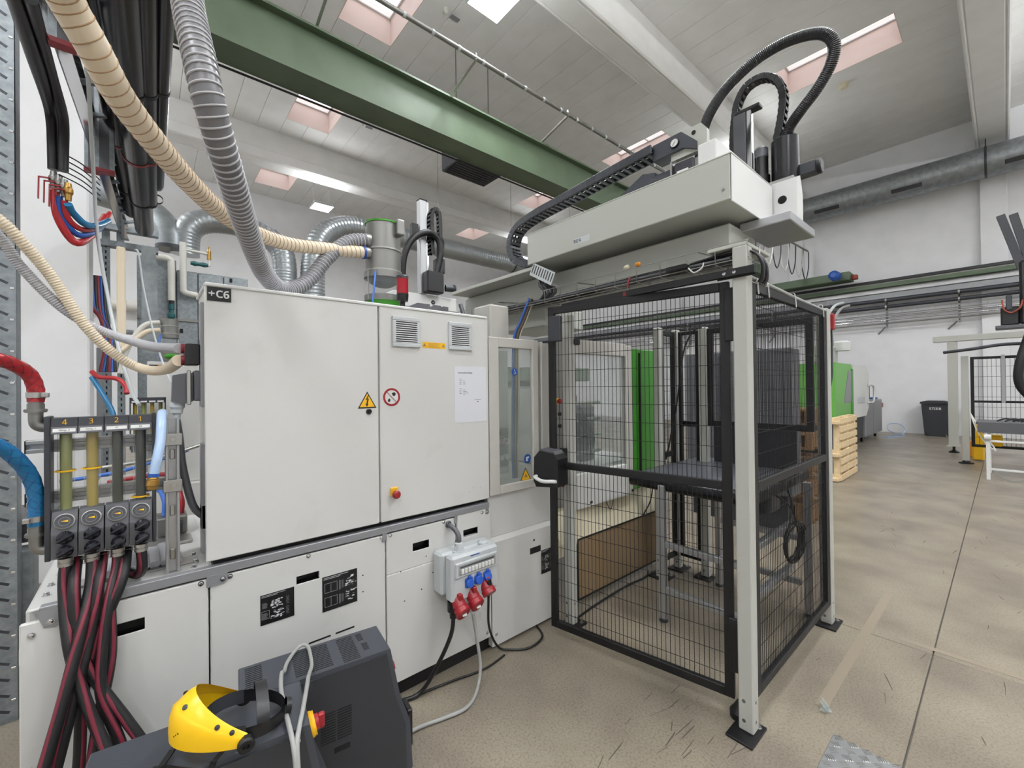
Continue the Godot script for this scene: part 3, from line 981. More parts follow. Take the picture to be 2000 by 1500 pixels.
func cabinet() -> void:
	var z := -2.07
	var t := thing("electrical_cabinet", v3(0.88, 0.935, -2.25), "large white electrical cabinet with two doors standing on the machine base", "cabinet")
	box(0.182, 0.935, -2.42, 1.585, 2.04, -2.086, 0.006); put("body", m.machine_white, t)
	box(0.174, 2.034, -2.43, 1.583, 2.05, -2.066, 0.004); put("top_rim", m.sign_white, t)
	box(0.2, 0.914, -2.4, 1.57, 0.936, -2.1); put("foot_frame", m.hole_black, t)
	box(0.174, 0.936, -2.085, 0.889, 2.036, z, 0.004); var d1 := put("door", m.machine_white, t)
	box(0.897, 0.936, -2.085, 1.59, 2.036, z, 0.004); var d2 := put("door", m.machine_white, t)
	# plate +C6
	box(0.183, 1.977, z, 0.264, 2.033, z + 0.002); var pl := put("name_plate", m.ink, d1)
	pl.set_meta("label", "black plate lettered +C6")
	words("+C6", 0.03, at(0.2235, 2.006, z + 0.0024), m.sign_white, d1, "lettering", true)
	warning(d1, 0.83, 1.553, z + 0.0005, 0.095, "bolt")
	lathe(v3(0.837, 1.503, z), v3(0, 0, 1), [[0, 0.014], [0.006, 0.014], [0.008, 0.011], [0.004, 0.009], [0.004, 0]], 18); put("lock", m.black, d1)
	# prohibition sign
	var c := v3(0.959, 1.572, z)
	lathe(c, v3(0, 0, 1), [[0, 0.05], [0.0008, 0.05], [0.0008, 0]], 32); var ps := put("prohibition_sign", m.sign_white, d2)
	lathe(c, v3(0, 0, 1), [[0.0008, 0.036], [0.0014, 0.036], [0.0014, 0.047], [0.0008, 0.047]], 32)
	bar(c + v3(-0.026, 0.026, 0.0012), c + v3(0.026, -0.026, 0.0012), 0.007, 0.001)
	put("red_ring", m.red, ps)
	prism([Vector2(-0.002, 0.016), Vector2(0.012, 0.022), Vector2(0.022, 0.012), Vector2(0.012, 0.0), Vector2(0.004, 0.004)], 0.0006, at(c.x + 0.002, c.y + 0.004, z + 0.0009))
	prism([Vector2(-0.022, -0.022), Vector2(-0.012, -0.026), Vector2(-0.006, -0.014), Vector2(-0.014, -0.006), Vector2(-0.02, -0.012)], 0.0006, at(c.x, c.y, z + 0.0009))
	put("pictogram", m.ink, ps)
	# two filter grilles
	for x in [1.043, 1.384]:
		for q in [[-0.08, -0.078, 0.08, -0.058], [-0.08, 0.06, 0.08, 0.082], [-0.08, -0.058, -0.06, 0.06], [0.062, -0.058, 0.08, 0.06]]:
			box(x + q[0], 1.912 + q[1], z, x + q[2], 1.912 + q[3], z + 0.012, 0.003)
		var g := put("filter_grille", m.light_plastic, d2)
		box(x - 0.062, 1.85, z + 0.0002, x + 0.064, 1.975, z + 0.001); put("filter_mat", m.grille_dark, g)
		for k in 11:
			bar(v3(x - 0.061, 1.858 + 0.0113 * k, z + 0.006), v3(x + 0.063, 1.858 + 0.0113 * k, z + 0.006), 0.008, 0.0052)
			put("slat", m.vent_white, g)
	# yellow strip label
	box(1.14, 1.836, z, 1.285, 1.869, z + 0.0008); var yl := put("yellow_label", m.sign_yellow, d2)
	for k in 5:
		box(1.172 + 0.006 * (k % 2), 1.841 + 0.0053 * k, z + 0.0008, 1.252 - 0.008 * (k % 3), 1.8425 + 0.0053 * k, z + 0.0011)
	for x in [1.152, 1.272]:
		prism([Vector2(-0.01, -0.007), Vector2(0.01, -0.007), Vector2(0, 0.011)], 0.0004, at(x, 1.852, z + 0.0008))
	put("print", m.cardboard, yl)
	# emergency stop
	box(0.946, 1.062, z, 0.986, 1.106, z + 0.012, 0.003); var es := put("emergency_stop", m.sign_yellow, d2)
	es.set_meta("label", "red mushroom button on a yellow box")
	lathe(v3(0.964, 1.074, z + 0.012), v3(0, 0, 1), [[0, 0.011], [0.016, 0.011], [0.018, 0.021], [0.03, 0.021], [0.036, 0.015], [0.038, 0]], 20); put("button", m.red, es)
	for q in [[1.0, 1.03], [1.47, 1.02], [1.52, 1.015], [1.44, 1.0]]:
		lathe(v3(q[0], q[1], z), v3(0, 0, 1), [[0, 0.003], [0.0004, 0.003], [0.0004, 0]], 6)
	put("scuff_marks", m.panel_edge, d2)
	# paper notice taped to the door
	box(1.342, 1.413, z + 0.0006, 1.572, 1.741, z + 0.0014)
	var n := thing("paper_notice", v3(1.457, 1.413, z + 0.001), "white sheet of paper with a few lines of print taped to the right cabinet door", "notice")
	put("sheet", m.paper, n)
	words("Automatik Handling", 0.008, at(1.418, 1.703, z + 0.0016), m.ink, n)
	for k in 4:
		box(1.376, 1.665 - 0.0095 * k, z + 0.0014, 1.392, 1.667 - 0.0095 * k, z + 0.0016)
		if k:
			box(1.402, 1.665 - 0.0095 * k, z + 0.0014, 1.412 + 0.003 * k, 1.667 - 0.0095 * k, z + 0.0016)
		box(1.376, 1.61 - 0.0095 * k, z + 0.0014, 1.392, 1.612 - 0.0095 * k, z + 0.0016)
		box(1.402, 1.602 - 0.0095 * k, z + 0.0014, 1.416 + 0.012 * (k % 3), 1.604 - 0.0095 * k, z + 0.0016)
	box(1.484, 1.543, z + 0.0014, 1.53, 1.545, z + 0.0016); box(1.5, 1.53, z + 0.0014, 1.513, 1.534, z + 0.0016)
	put("print_lines", m.plastic_grey, n)
	# side fittings on the cabinet's left flank
	for q in [[1.55, 1.98], [1.05, 1.4], [0.95, 1.15]]:
		box(0.166, q[0], -2.2, 0.182, q[1], -2.14, 0.003); put("side_strip", m.steel_rail, t)
	# connectors plugged into the flank
	var k2 := thing("cable_connector", v3(0.13, 1.55, -2.2), "grey industrial plug with a cable on the cabinet's left flank", "connector")
	box(0.146, 1.575, -2.26, 0.18, 1.7, -2.15, 0.004); put("socket", m.plastic_grey, k2)
	prism([Vector2(-0.07, 0.0), Vector2(-0.066, 0.105), Vector2(-0.02, 0.115), Vector2(0.0, 0.115), Vector2(0.0, 0.0), Vector2(-0.03, -0.012)], 0.08, at(0.144, 1.575, -2.245)); put("hood", m.plastic_grey, k2)
	box(0.122, 1.56, -2.16, 0.136, 1.7, -2.15, 0.003); put("clip", m.steel, k2)
	lathe(v3(0.094, 1.572, -2.2), v3(-0.05, -1, 0), [[0, 0.024], [0.02, 0.026], [0.03, 0.02], [0.045, 0.02], [0.05, 0.013], [0.09, 0.013], [0.09, 0]], 14); put("gland", m.light_plastic, k2)
	hose([v3(0.09, 1.5, -2.2), v3(0.1, 1.42, -2.2), v3(0.11, 1.3, -2.19), v3(0.14, 1.15, -2.18), v3(0.172, 1.1, -2.18)], 0.014, 8); put("cable", m.plastic_grey, k2)
	k2 = thing("hose_coupling", v3(0.14, 1.72, -2.2), "black square hose coupling with red rings on the cabinet's left flank", "coupling")
	box(0.117, 1.722, -2.25, 0.166, 1.808, -2.15, 0.004); box(0.166, 1.73, -2.24, 0.182, 1.83, -2.16, 0.003); put("housing", m.black, k2)
	for y in [1.79, 1.742]:
		lathe(v3(0.118, y, -2.2), v3(-1, 0, 0), [[0, 0.02], [0.012, 0.02], [0.012, 0]], 14); put("ring", m.deep_red, k2)
	# power distribution box on the front panels, with plugs and cables
	power_box()


func power_box() -> void:
	var t := thing("power_box", v3(1.36, 0.47, -2.0), "grey wall-mounted socket box with blue and red sockets on the white machine front", "socket box")
	box(1.19, 0.495, -2.07, 1.54, 0.72, -1.985, 0.012); put("back_shell", m.light_plastic, t)
	box(1.214, 0.47, -1.985, 1.53, 0.715, -1.915, 0.012); put("front_shell", m.light_plastic, t)
	box(1.232, 0.6, -1.917, 1.515, 0.682, -1.905, 0.006); var w := put("window_frame", m.light_plastic, t)
	box(1.25, 0.613, -1.9055, 1.5, 0.668, -1.9045); put("window_back", m.cable_grey, w)
	for k in 10:
		box(1.265 + 0.0225 * k, 0.62, -1.905, 1.283 + 0.0225 * k, 0.646, -1.897, 0.002); put("breaker", m.sign_white, w)
	box(1.262, 0.652, -1.9045, 1.49, 0.66, -1.903); put("label_strip", m.unit_grey, w)
	for x in [1.29, 1.455]:
		box(x - 0.012, 0.676, -1.915, x + 0.012, 0.69, -1.903, 0.004); put("latch", m.glass, w)
	box(1.335, 0.694, -1.9155, 1.395, 0.7, -1.9145); put("maker_print", m.sign_blue, t)
	for k in 3:
		var x := 1.322 + 0.061 * k
		box(x - 0.026, 0.533, -1.917, x + 0.026, 0.585, -1.908, 0.004); var s := put("blue_socket", m.socket_blue, t)
		lathe(v3(x, 0.556, -1.908), v3(0, 0.15 if k < 2 else 0.5, 1), [[0, 0.024], [0.012, 0.023], [0.014, 0.02], [0.014, 0]], 20); put("lid", m.socket_blue, s)
		box(x - 0.01, 0.58, -1.912, x + 0.01, 0.597, -1.9, 0.003); put("hinge", m.socket_blue, s)
	for k in 3:
		var x := 1.256 + 0.091 * k
		var y := 0.46 + 0.012 * k + (0.016 if k == 2 else 0.0)
		var ax := v3(0.05, -0.72, 0.69)
		lathe(v3(x, y + 0.025, -1.94), ax, [[0, 0.036], [0.05, 0.036], [0.055, 0.04], [0.07, 0.04]], 18); var r := put("red_socket", m.red, t)
		if k < 2:
			lathe(v3(x, y + 0.025, -1.94) + ax * 0.07, v3(0.12, -0.5, 0.86), [[0, 0.042], [0.02, 0.042], [0.024, 0.036], [0.024, 0]], 20); put("lid", m.red, r)
			X = Transform3D(Basis(v3(1, 0, 0), -0.5), v3(x, y + 0.025, -1.94) + ax * 0.07 + v3(0.003, -0.013, 0.021))
			box(-0.013, -0.008, 0.0, 0.013, 0.008, 0.002); X = Transform3D.IDENTITY
			put("label", m.sign_white, r)
		else:
			lathe(v3(x, y + 0.025, -1.94) + ax * 0.07, ax, [[0, 0.04], [0.012, 0.04], [0.014, 0]], 18); put("lid", m.red, r)
		box(x - 0.012, y + 0.03, -1.92, x + 0.012, y + 0.06, -1.89, 0.003); put("hinge", m.red, r)
	lathe(v3(1.305, 0.712, -1.985), UP, [[0, 0.038], [0.006, 0.038], [0.006, 0.026], [0.03, 0.026], [0.03, 0.022], [0.045, 0.022], [0.05, 0.013], [0.05, 0]], 12); put("gland", m.light_plastic, t)
	lathe(v3(1.47, 0.715, -1.985), UP, [[0, 0.03], [0.01, 0.03], [0.018, 0.02], [0.018, 0]], 12); put("blank_cap", m.light_plastic, t)
	hose([v3(1.305, 0.755, -1.985), v3(1.31, 0.79, -1.99), v3(1.305, 0.82, -2.02), v3(1.29, 0.842, -2.055), v3(1.29, 0.85, -2.085)], 0.0135, 10); put("conduit", m.plastic_grey, t)
	lathe(v3(1.288, 0.845, -2.066), v3(0.3, -0.3, 1), [[0, 0.02], [0.008, 0.02], [0.008, 0.013]], 12); put("grommet", m.plastic_grey, t)
	# plugs and their cables
	var c := thing("plug_cable", v3(1.2, 0.0, -1.9), "thick black cable with a plug in the leftmost red socket", "cable")
	lathe(v3(1.245, 0.47, -1.95), v3(-0.1, -1, 0.15), [[0, 0.033], [0.05, 0.033], [0.06, 0.022], [0.085, 0.02], [0.085, 0]], 14); put("plug", m.black, c)
	hose([v3(1.236, 0.39, -1.938), v3(1.22, 0.3, -1.94), v3(1.16, 0.16, -1.97), v3(1.08, 0.03, -2.01), v3(0.98, 0.012, -2.04), v3(0.8, 0.012, -2.1)], 0.011, 8); put("cable", m.black, c)
	c = thing("plug_cable", v3(1.3, 0.0, -1.9), "grey cable with a white plug in the middle red socket", "cable")
	lathe(v3(1.343, 0.46, -1.915), v3(0, -1, 0.05), [[0, 0.03], [0.03, 0.03], [0.055, 0.016], [0.075, 0.013], [0.075, 0]], 14); put("plug", m.light_plastic, c)
	hose([v3(1.343, 0.39, -1.912), v3(1.36, 0.25, -1.9), v3(1.36, 0.1, -1.87), v3(1.3, 0.012, -1.83), v3(1.2, 0.012, -1.78), v3(1.08, 0.012, -1.8), v3(0.94, 0.012, -1.83), v3(0.8, 0.012, -1.8)], 0.009, 8); put("cable", m.cable_grey, c)
	c = thing("plug_cable", v3(1.6, 0.0, -1.95), "thin black cable running from the right blue socket down to the floor", "cable")
	lathe(v3(1.444, 0.545, -1.9), v3(0, -1, 0.2), [[0, 0.016], [0.03, 0.016], [0.04, 0.01], [0.04, 0]], 12); put("plug", m.black, c)
	hose([v3(1.444, 0.51, -1.893), v3(1.45, 0.4, -1.91), v3(1.5, 0.22, -1.97), v3(1.6, 0.05, -2.02), v3(1.67, 0.01, -2.0), v3(1.78, 0.01, -1.93), v3(1.92, 0.01, -1.96), v3(1.98, 0.01, -2.08)], 0.007, 8); put("cable", m.black, c)
	hose([v3(0.95, 0.008, -2.05), v3(1.25, 0.008, -2.0), v3(1.45, 0.008, -1.96), v3(1.62, 0.008, -1.98)], 0.006, 6); tag(put("floor_cable", m.rubber), "thin dark cable lying along the foot of the machine", "cable")


func flow_block() -> void:
	var z := -2.1
	var t := thing("flow_regulator", v3(-0.115, 1.05, -2.13), "grey four-column water flow regulator with yellow numbers, gauges and knobs", "flow meter")
	box(-0.262, 1.05, z - 0.07, -0.247, 1.536, z + 0.005, 0.002); put("side_plate", m.plastic_dark, t)
	box(0.013, 1.05, z - 0.07, 0.025, 1.536, z + 0.005, 0.002); put("side_plate", m.plastic_dark, t)
	box(-0.247, 1.05, z - 0.07, 0.013, 1.2, z - 0.03); put("back_body", m.plastic_grey, t)
	var cols := [-0.214, -0.149, -0.083, -0.019]
	var fl := [m.fluid_olive, m.fluid_amber, m.fluid_dark, m.fluid_brown]
	var nm := ["4", "3", "2", "1"]
	var lb := ["Temp. 2", "Temp. 1", "A2", "E8"]
	for k in 4:
		var x: float = cols[k]
		prism([Vector2(-0.06, 1.53), Vector2(0.0, 1.53), Vector2(0.004, 1.5), Vector2(0.012, 1.475), Vector2(-0.06, 1.472)], 0.063, Transform3D(Basis(v3(0, 0, 1), v3(0, 1, 0), v3(-1, 0, 0)), v3(x + 0.0315, 0, z)))
		var h := put("header", m.plastic_dark, t)
		words(nm[k], 0.017, at(x, 1.515, z + 0.0032), m.sign_yellow, h)
		X = Transform3D(Basis(v3(1, 0, 0), -0.3), v3(x, 1.488, z + 0.0095))
		box(-0.031, -0.0125, -0.002, 0.031, 0.0125, 0.0006); put("header_face", m.plastic_grey, h); box(-0.027, -0.006, 0.0, 0.027, 0.006, 0.0012); X = Transform3D.IDENTITY
		var tg := put("label_strip", m.sign_white, h)
		words(lb[k], 0.0055, Transform3D(Basis(v3(1, 0, 0), -0.3), v3(x, 1.4884, z + 0.011)), m.ink, h)
		tg.set_meta("label", "white label strip")
		lathe(v3(x, 1.2, z - 0.03), UP, [[0, 0.015], [0.272, 0.0155]], 16); put("fluid_column", fl[k], t)
		lathe(v3(x, 1.2, z - 0.03), UP, [[0, 0.0215], [0.275, 0.0215]], 18); put("sight_tube", m.glass, t)
		var ry: float = [1.343, 1.345, 1.2, 1.222][k]
		if k != 2:
			lathe(v3(x, ry, z - 0.03), UP, [[0, 0.022], [0, 0.025], [0.005, 0.025], [0.005, 0.022]], 18)
			box(x - 0.028, ry, z - 0.03, x - 0.02, ry + 0.005, z - 0.02); put("marker_ring", m.yellow, t)
		prism([Vector2(-0.03, 1.215), Vector2(0.005, 1.212), Vector2(0.03, 1.14), Vector2(0.03, 1.06), Vector2(0.0, 1.05), Vector2(-0.03, 1.05)], 0.062, Transform3D(Basis(v3(0, 0, 1), v3(0, 1, 0), v3(-1, 0, 0)), v3(x + 0.031, 0, z - 0.005)))
		var b := put("valve_body", m.plastic_grey, t)
		lathe(v3(x, 1.179, z + 0.014), v3(0, 0.33, 0.94), [[0, 0.026], [0.004, 0.026], [0.005, 0.023], [0.002, 0.022], [0.002, 0]], 24); var ga := put("gauge", m.dull_steel, b)
		lathe(v3(x, 1.179, z + 0.014), v3(0, 0.33, 0.94), [[0.0022, 0.0215], [0.0026, 0.0215], [0.0026, 0]], 24); put("dial", m.plastic_dark, ga)
		lathe(v3(x, 1.179, z + 0.014), v3(0, 0.33, 0.94), [[0.0027, 0.0135], [0.003, 0.0135], [0.003, 0.0143], [0.0027, 0.0143]], 24); put("scale_ring", m.cable_grey, ga)
		X = Transform3D(Basis(v3(1, 0, 0), -0.34), v3(x, 1.1803, z + 0.0174))
		prism([Vector2(-0.009, 0.001), Vector2(0.009, 0.004), Vector2(0.009, -0.003)], 0.0006, Transform3D.IDENTITY); X = Transform3D.IDENTITY
		put("needle", m.yellow, ga)
		for q in [[1.131, 0.025, 0.02], [1.085, 0.028, 0.019]]:
			lathe(v3(x + 0.002, q[0], z + q[1] - 0.004), v3(0.1, -0.05, 1), [[0, 0.013], [0.006, 0.014], [0.008, q[2] * 0.8], [0.014, q[2] * 1.08], [0.022, q[2] * 1.08], [0.03, q[2] * 0.8], [0.034, q[2] * 0.3], [0.034, 0]], 16)
			X = Transform3D(Basis(v3(0, 0, 1), 0.5), v3(x + 0.004, q[0] - 0.001, z + q[1] + 0.026)); box(-0.023, -0.005, -0.012, 0.023, 0.005, 0.008, 0.004); X = Transform3D.IDENTITY
			put("knob", m.knob, b)
		lathe(v3(x, 1.05, z - 0.01), v3(0, -1, 0), [[0, 0.02], [0.012, 0.02], [0.012, 0.016], [0.035, 0.016]], 14); put("hose_tail", m.steel, b)
	# aluminium profiles that carry it
	t = thing("aluminium_stand", v3(0.075, 0.914, -2.13), "upright slotted aluminium profile on the machine base behind the flow regulator", "stand")
	box(0.052, 0.914, z - 0.06, 0.062, 1.51, z - 0.015, 0.002); box(0.086, 0.914, z - 0.06, 0.096, 1.51, z - 0.015, 0.002); box(0.06, 0.914, z - 0.06, 0.088, 1.51, z - 0.035); put("profile", m.aluminium, t)
	for y in [1.43, 1.25]:
		box(-0.315, y - 0.022, z - 0.115, 0.1, y - 0.008, z - 0.075, 0.002); box(-0.315, y + 0.008, z - 0.115, 0.1, y + 0.022, z - 0.075, 0.002); box(-0.315, y - 0.01, z - 0.115, 0.1, y + 0.01, z - 0.09)
		put("cross_rail", m.aluminium, t)
		box(-0.317, y - 0.022, z - 0.115, -0.314, y + 0.022, z - 0.075); put("end_cap", m.black, t)
		box(0.044, y - 0.025, z - 0.014, 0.104, y + 0.022, z - 0.008, 0.003); lathe(v3(0.076, y, z - 0.008), v3(0, 0, 1), [[0, 0.016], [0.003, 0.016], [0.003, 0.01], [0.009, 0.009], [0.009, 0.0]], 12); put("clamp_plate", m.steel, t)
	for y in [1.37, 1.15, 0.98]:
		box(0.066, y - 0.02, z - 0.034, 0.082, y + 0.02, z - 0.028, 0.003); put("slot_nut", m.steel, t)
	# big red and blue supply hoses with their elbows
	for q in [[1.5, "red", m.hose_red, "thick red braided water hose coming in from the left to the top steel elbow"], [1.085, "blue", m.hose_blue, "thick blue braided water hose coming in from the left to the lower steel elbow"]]:
		var y: float = q[0]
		var f := thing("pipe_elbow", v3(-0.285, y, z - 0.03), "grey steel pipe elbow and union nut under the %s hose" % q[1], "pipe fitting")
		tube(spline([v3(-0.25, y, z - 0.03), v3(-0.268, y + 0.001, z - 0.03), v3(-0.281, y + 0.01, z - 0.03), v3(-0.284, y + 0.026, z - 0.03), v3(-0.284, y + 0.05, z - 0.03)], 0.004), 0.018, 14); put("elbow", m.dull_steel, f)
		lathe(v3(-0.284, y + 0.05, z - 0.03), UP, [[0, 0.018], [0, 0.026], [0.012, 0.026], [0.012, 0.021], [0.03, 0.021], [0.03, 0.019], [0.045, 0.019]], 8); put("union_nut", m.dull_steel, f)
		lathe(v3(-0.284, y + 0.05, z - 0.03), UP, [[0.003, 0.0], [0.003, 0.03], [0.011, 0.03], [0.011, 0.0]], 6); put("hex_nut", m.dull_steel, f)
		var h := thing("water_hose", v3(-0.32, y + 0.08, z), q[3], "hose")
		var up: Array = [v3(-0.284, y + 0.085, z - 0.03), v3(-0.284, y + 0.13, z - 0.03), v3(-0.298, y + 0.18, z - 0.015), v3(-0.335, y + 0.215, z + 0.03), v3(-0.38, y + 0.225, z + 0.08), v3(-0.47, y + 0.22, z + 0.17)]
		if y < 1.2:
			up = [v3(-0.284, y + 0.085, z - 0.03), v3(-0.283, y + 0.17, z - 0.028), v3(-0.293, y + 0.25, z - 0.01), v3(-0.318, y + 0.32, z + 0.03), v3(-0.357, y + 0.375, z + 0.07), v3(-0.45, y + 0.44, z + 0.15)]
		hose(up, 0.021, 18, 0.012); var hb := put("hose_body", q[2], h)
		var sp := spline(up, 0.006)
		for s in [-1.0, 1.0]:
			for st in 4:
				var hel := PackedVector3Array()
				for i in range(1, sp.size() - 1):
					var d := (sp[i + 1] - sp[i - 1]).normalized()
					var a: float = s * i * 0.2 + st * TAU / 4
					var f1 := side(d)
					hel.push_back(sp[i] + (f1 * cos(a) + d.cross(f1) * sin(a)) * 0.0212)
				tube(hel, 0.0007, 4, false)
		put("braid", m.stripe_red if y > 1.2 else m.sign_blue, hb)
		lathe(v3(-0.284, y + 0.1, z - 0.03), UP, [[0, 0.0215], [0, 0.0235], [0.018, 0.0235], [0.018, 0.0215]], 18)
		box(-0.268 if y > 1.2 else -0.312, y + 0.101, z - 0.02, -0.25 if y > 1.2 else -0.294, y + 0.117, z + 0.002, 0.002); put("hose_clamp", m.steel, h)
	# clear blue air hose with a brass coupling
	t = thing("air_hose", v3(0.02, 1.27, -2.03), "short clear blue air hose with a brass coupling beside the flow regulator", "hose")
	hose([v3(0.05, 1.53, -2.2), v3(0.043, 1.53, -2.1), v3(0.04, 1.49, -2.05), v3(0.036, 1.43, -2.02), v3(0.026, 1.37, -2.0), v3(0.018, 1.318, -2.0)], 0.0155, 12, 0.012); put("hose_body", m.light_blue, t)
	lathe(v3(0.018, 1.322, -2.0), v3(-0.12, -1, 0), [[0, 0.017], [0.012, 0.017]], 14); put("collar", m.sign_blue, t)
	lathe(v3(0.0165, 1.31, -2.0), v3(-0.12, -1, 0), [[0, 0.014], [0.004, 0.016], [0.01, 0.016], [0.012, 0.019], [0.03, 0.02], [0.034, 0.017], [0.044, 0.015], [0.044, 0.008], [0.036, 0.006], [0.036, 0]], 16); put("coupling", m.brass, t)
	# black hoses with red stripe running down in front of the base
	var runs := [
		[-0.214, [v3(-0.214, 1.03, -2.11), v3(-0.216, 0.95, -2.09), v3(-0.2, 0.8, -2.02), v3(-0.17, 0.66, -1.98), v3(-0.12, 0.5, -1.93), v3(-0.04, 0.3, -1.86), v3(0.04, 0.14, -1.8), v3(0.12, 0.02, -1.74)], "under column 4, crossing to the lower right"],
		[-0.149, [v3(-0.149, 1.03, -2.11), v3(-0.152, 0.94, -2.07), v3(-0.175, 0.8, -2.0), v3(-0.21, 0.62, -1.95), v3(-0.26, 0.4, -1.9), v3(-0.3, 0.2, -1.85), v3(-0.34, 0.02, -1.8)], "under column 3, slanting to the lower left"],
		[-0.083, [v3(-0.083, 1.03, -2.11), v3(-0.085, 0.98, -2.1), v3(-0.1, 0.9, -2.05), v3(-0.118, 0.75, -2.02), v3(-0.12, 0.6, -1.99), v3(-0.07, 0.42, -1.95), v3(-0.05, 0.25, -1.93), v3(-0.06, 0.02, -1.9)], "under column 2, hanging almost straight down"],
		[-0.019, [v3(-0.019, 1.03, -2.11), v3(-0.017, 0.96, -2.11), v3(-0.03, 0.925, -2.15), v3(-0.07, 0.94, -2.15), v3(-0.1, 0.9, -2.06), v3(-0.1, 0.7, -2.03), v3(-0.13, 0.5, -2.0), v3(-0.15, 0.3, -1.96), v3(-0.16, 0.02, -1.9)], "under column 1, looping back over the rail"],
		[-0.2, [v3(-0.19, 1.03, -2.14), v3(-0.19, 0.95, -2.06), v3(-0.18, 0.8, -2.03), v3(-0.14, 0.66, -2.01), v3(-0.06, 0.5, -1.97), v3(0.03, 0.32, -1.92), v3(0.09, 0.2, -1.88), v3(0.14, 0.02, -1.84)], "second one crossing to the lower right, beside the temperature unit"],
		[-0.15, [v3(-0.125, 1.03, -2.14), v3(-0.13, 0.95, -2.06), v3(-0.15, 0.8, -2.025), v3(-0.185, 0.62, -1.98), v3(-0.23, 0.4, -1.94), v3(-0.27, 0.2, -1.9), v3(-0.3, 0.02, -1.86)], "second one slanting to the lower left, innermost of the pair"],
		[-0.08, [v3(-0.06, 1.03, -2.14), v3(-0.07, 0.95, -2.06), v3(-0.12, 0.8, -2.04), v3(-0.165, 0.62, -2.02), v3(-0.175, 0.4, -2.0), v3(-0.19, 0.2, -1.97), v3(-0.22, 0.02, -1.92)], "rearmost one, close to the white panel"],
	]
	for q in runs:
		var h := thing("striped_hose", v3(q[1][-1].x, 0, q[1][-1].z), "black striped water hose, " + q[2], "hose", "striped hoses below the flow regulator")
		hose(q[1], 0.0165, 12, 0.02); var hb := put("hose_body", m.rubber, h)
		var sp := spline(q[1], 0.02)
		var st := PackedVector3Array()
		for i in sp.size():
			var d := (sp[mini(i + 1, sp.size() - 1)] - sp[maxi(i - 1, 0)]).normalized()
			var o := v3(-0.15, 0.2, 1.0) + v3(0.9, 0, 0) * sin(i * 0.08 + q[0] * 30.0)
			o = (o - d * o.dot(d)).normalized()
			st.push_back(sp[i] + o * 0.0106)
		tube(st, 0.0078, 8); put("red_stripe", m.stripe_red, hb)
		lathe(q[1][0] + v3(0, 0.005, 0), v3(0, -1, 0), [[0, 0.017], [0, 0.02], [0.012, 0.02], [0.012, 0.017]], 14); put("hose_clamp", m.steel, h)


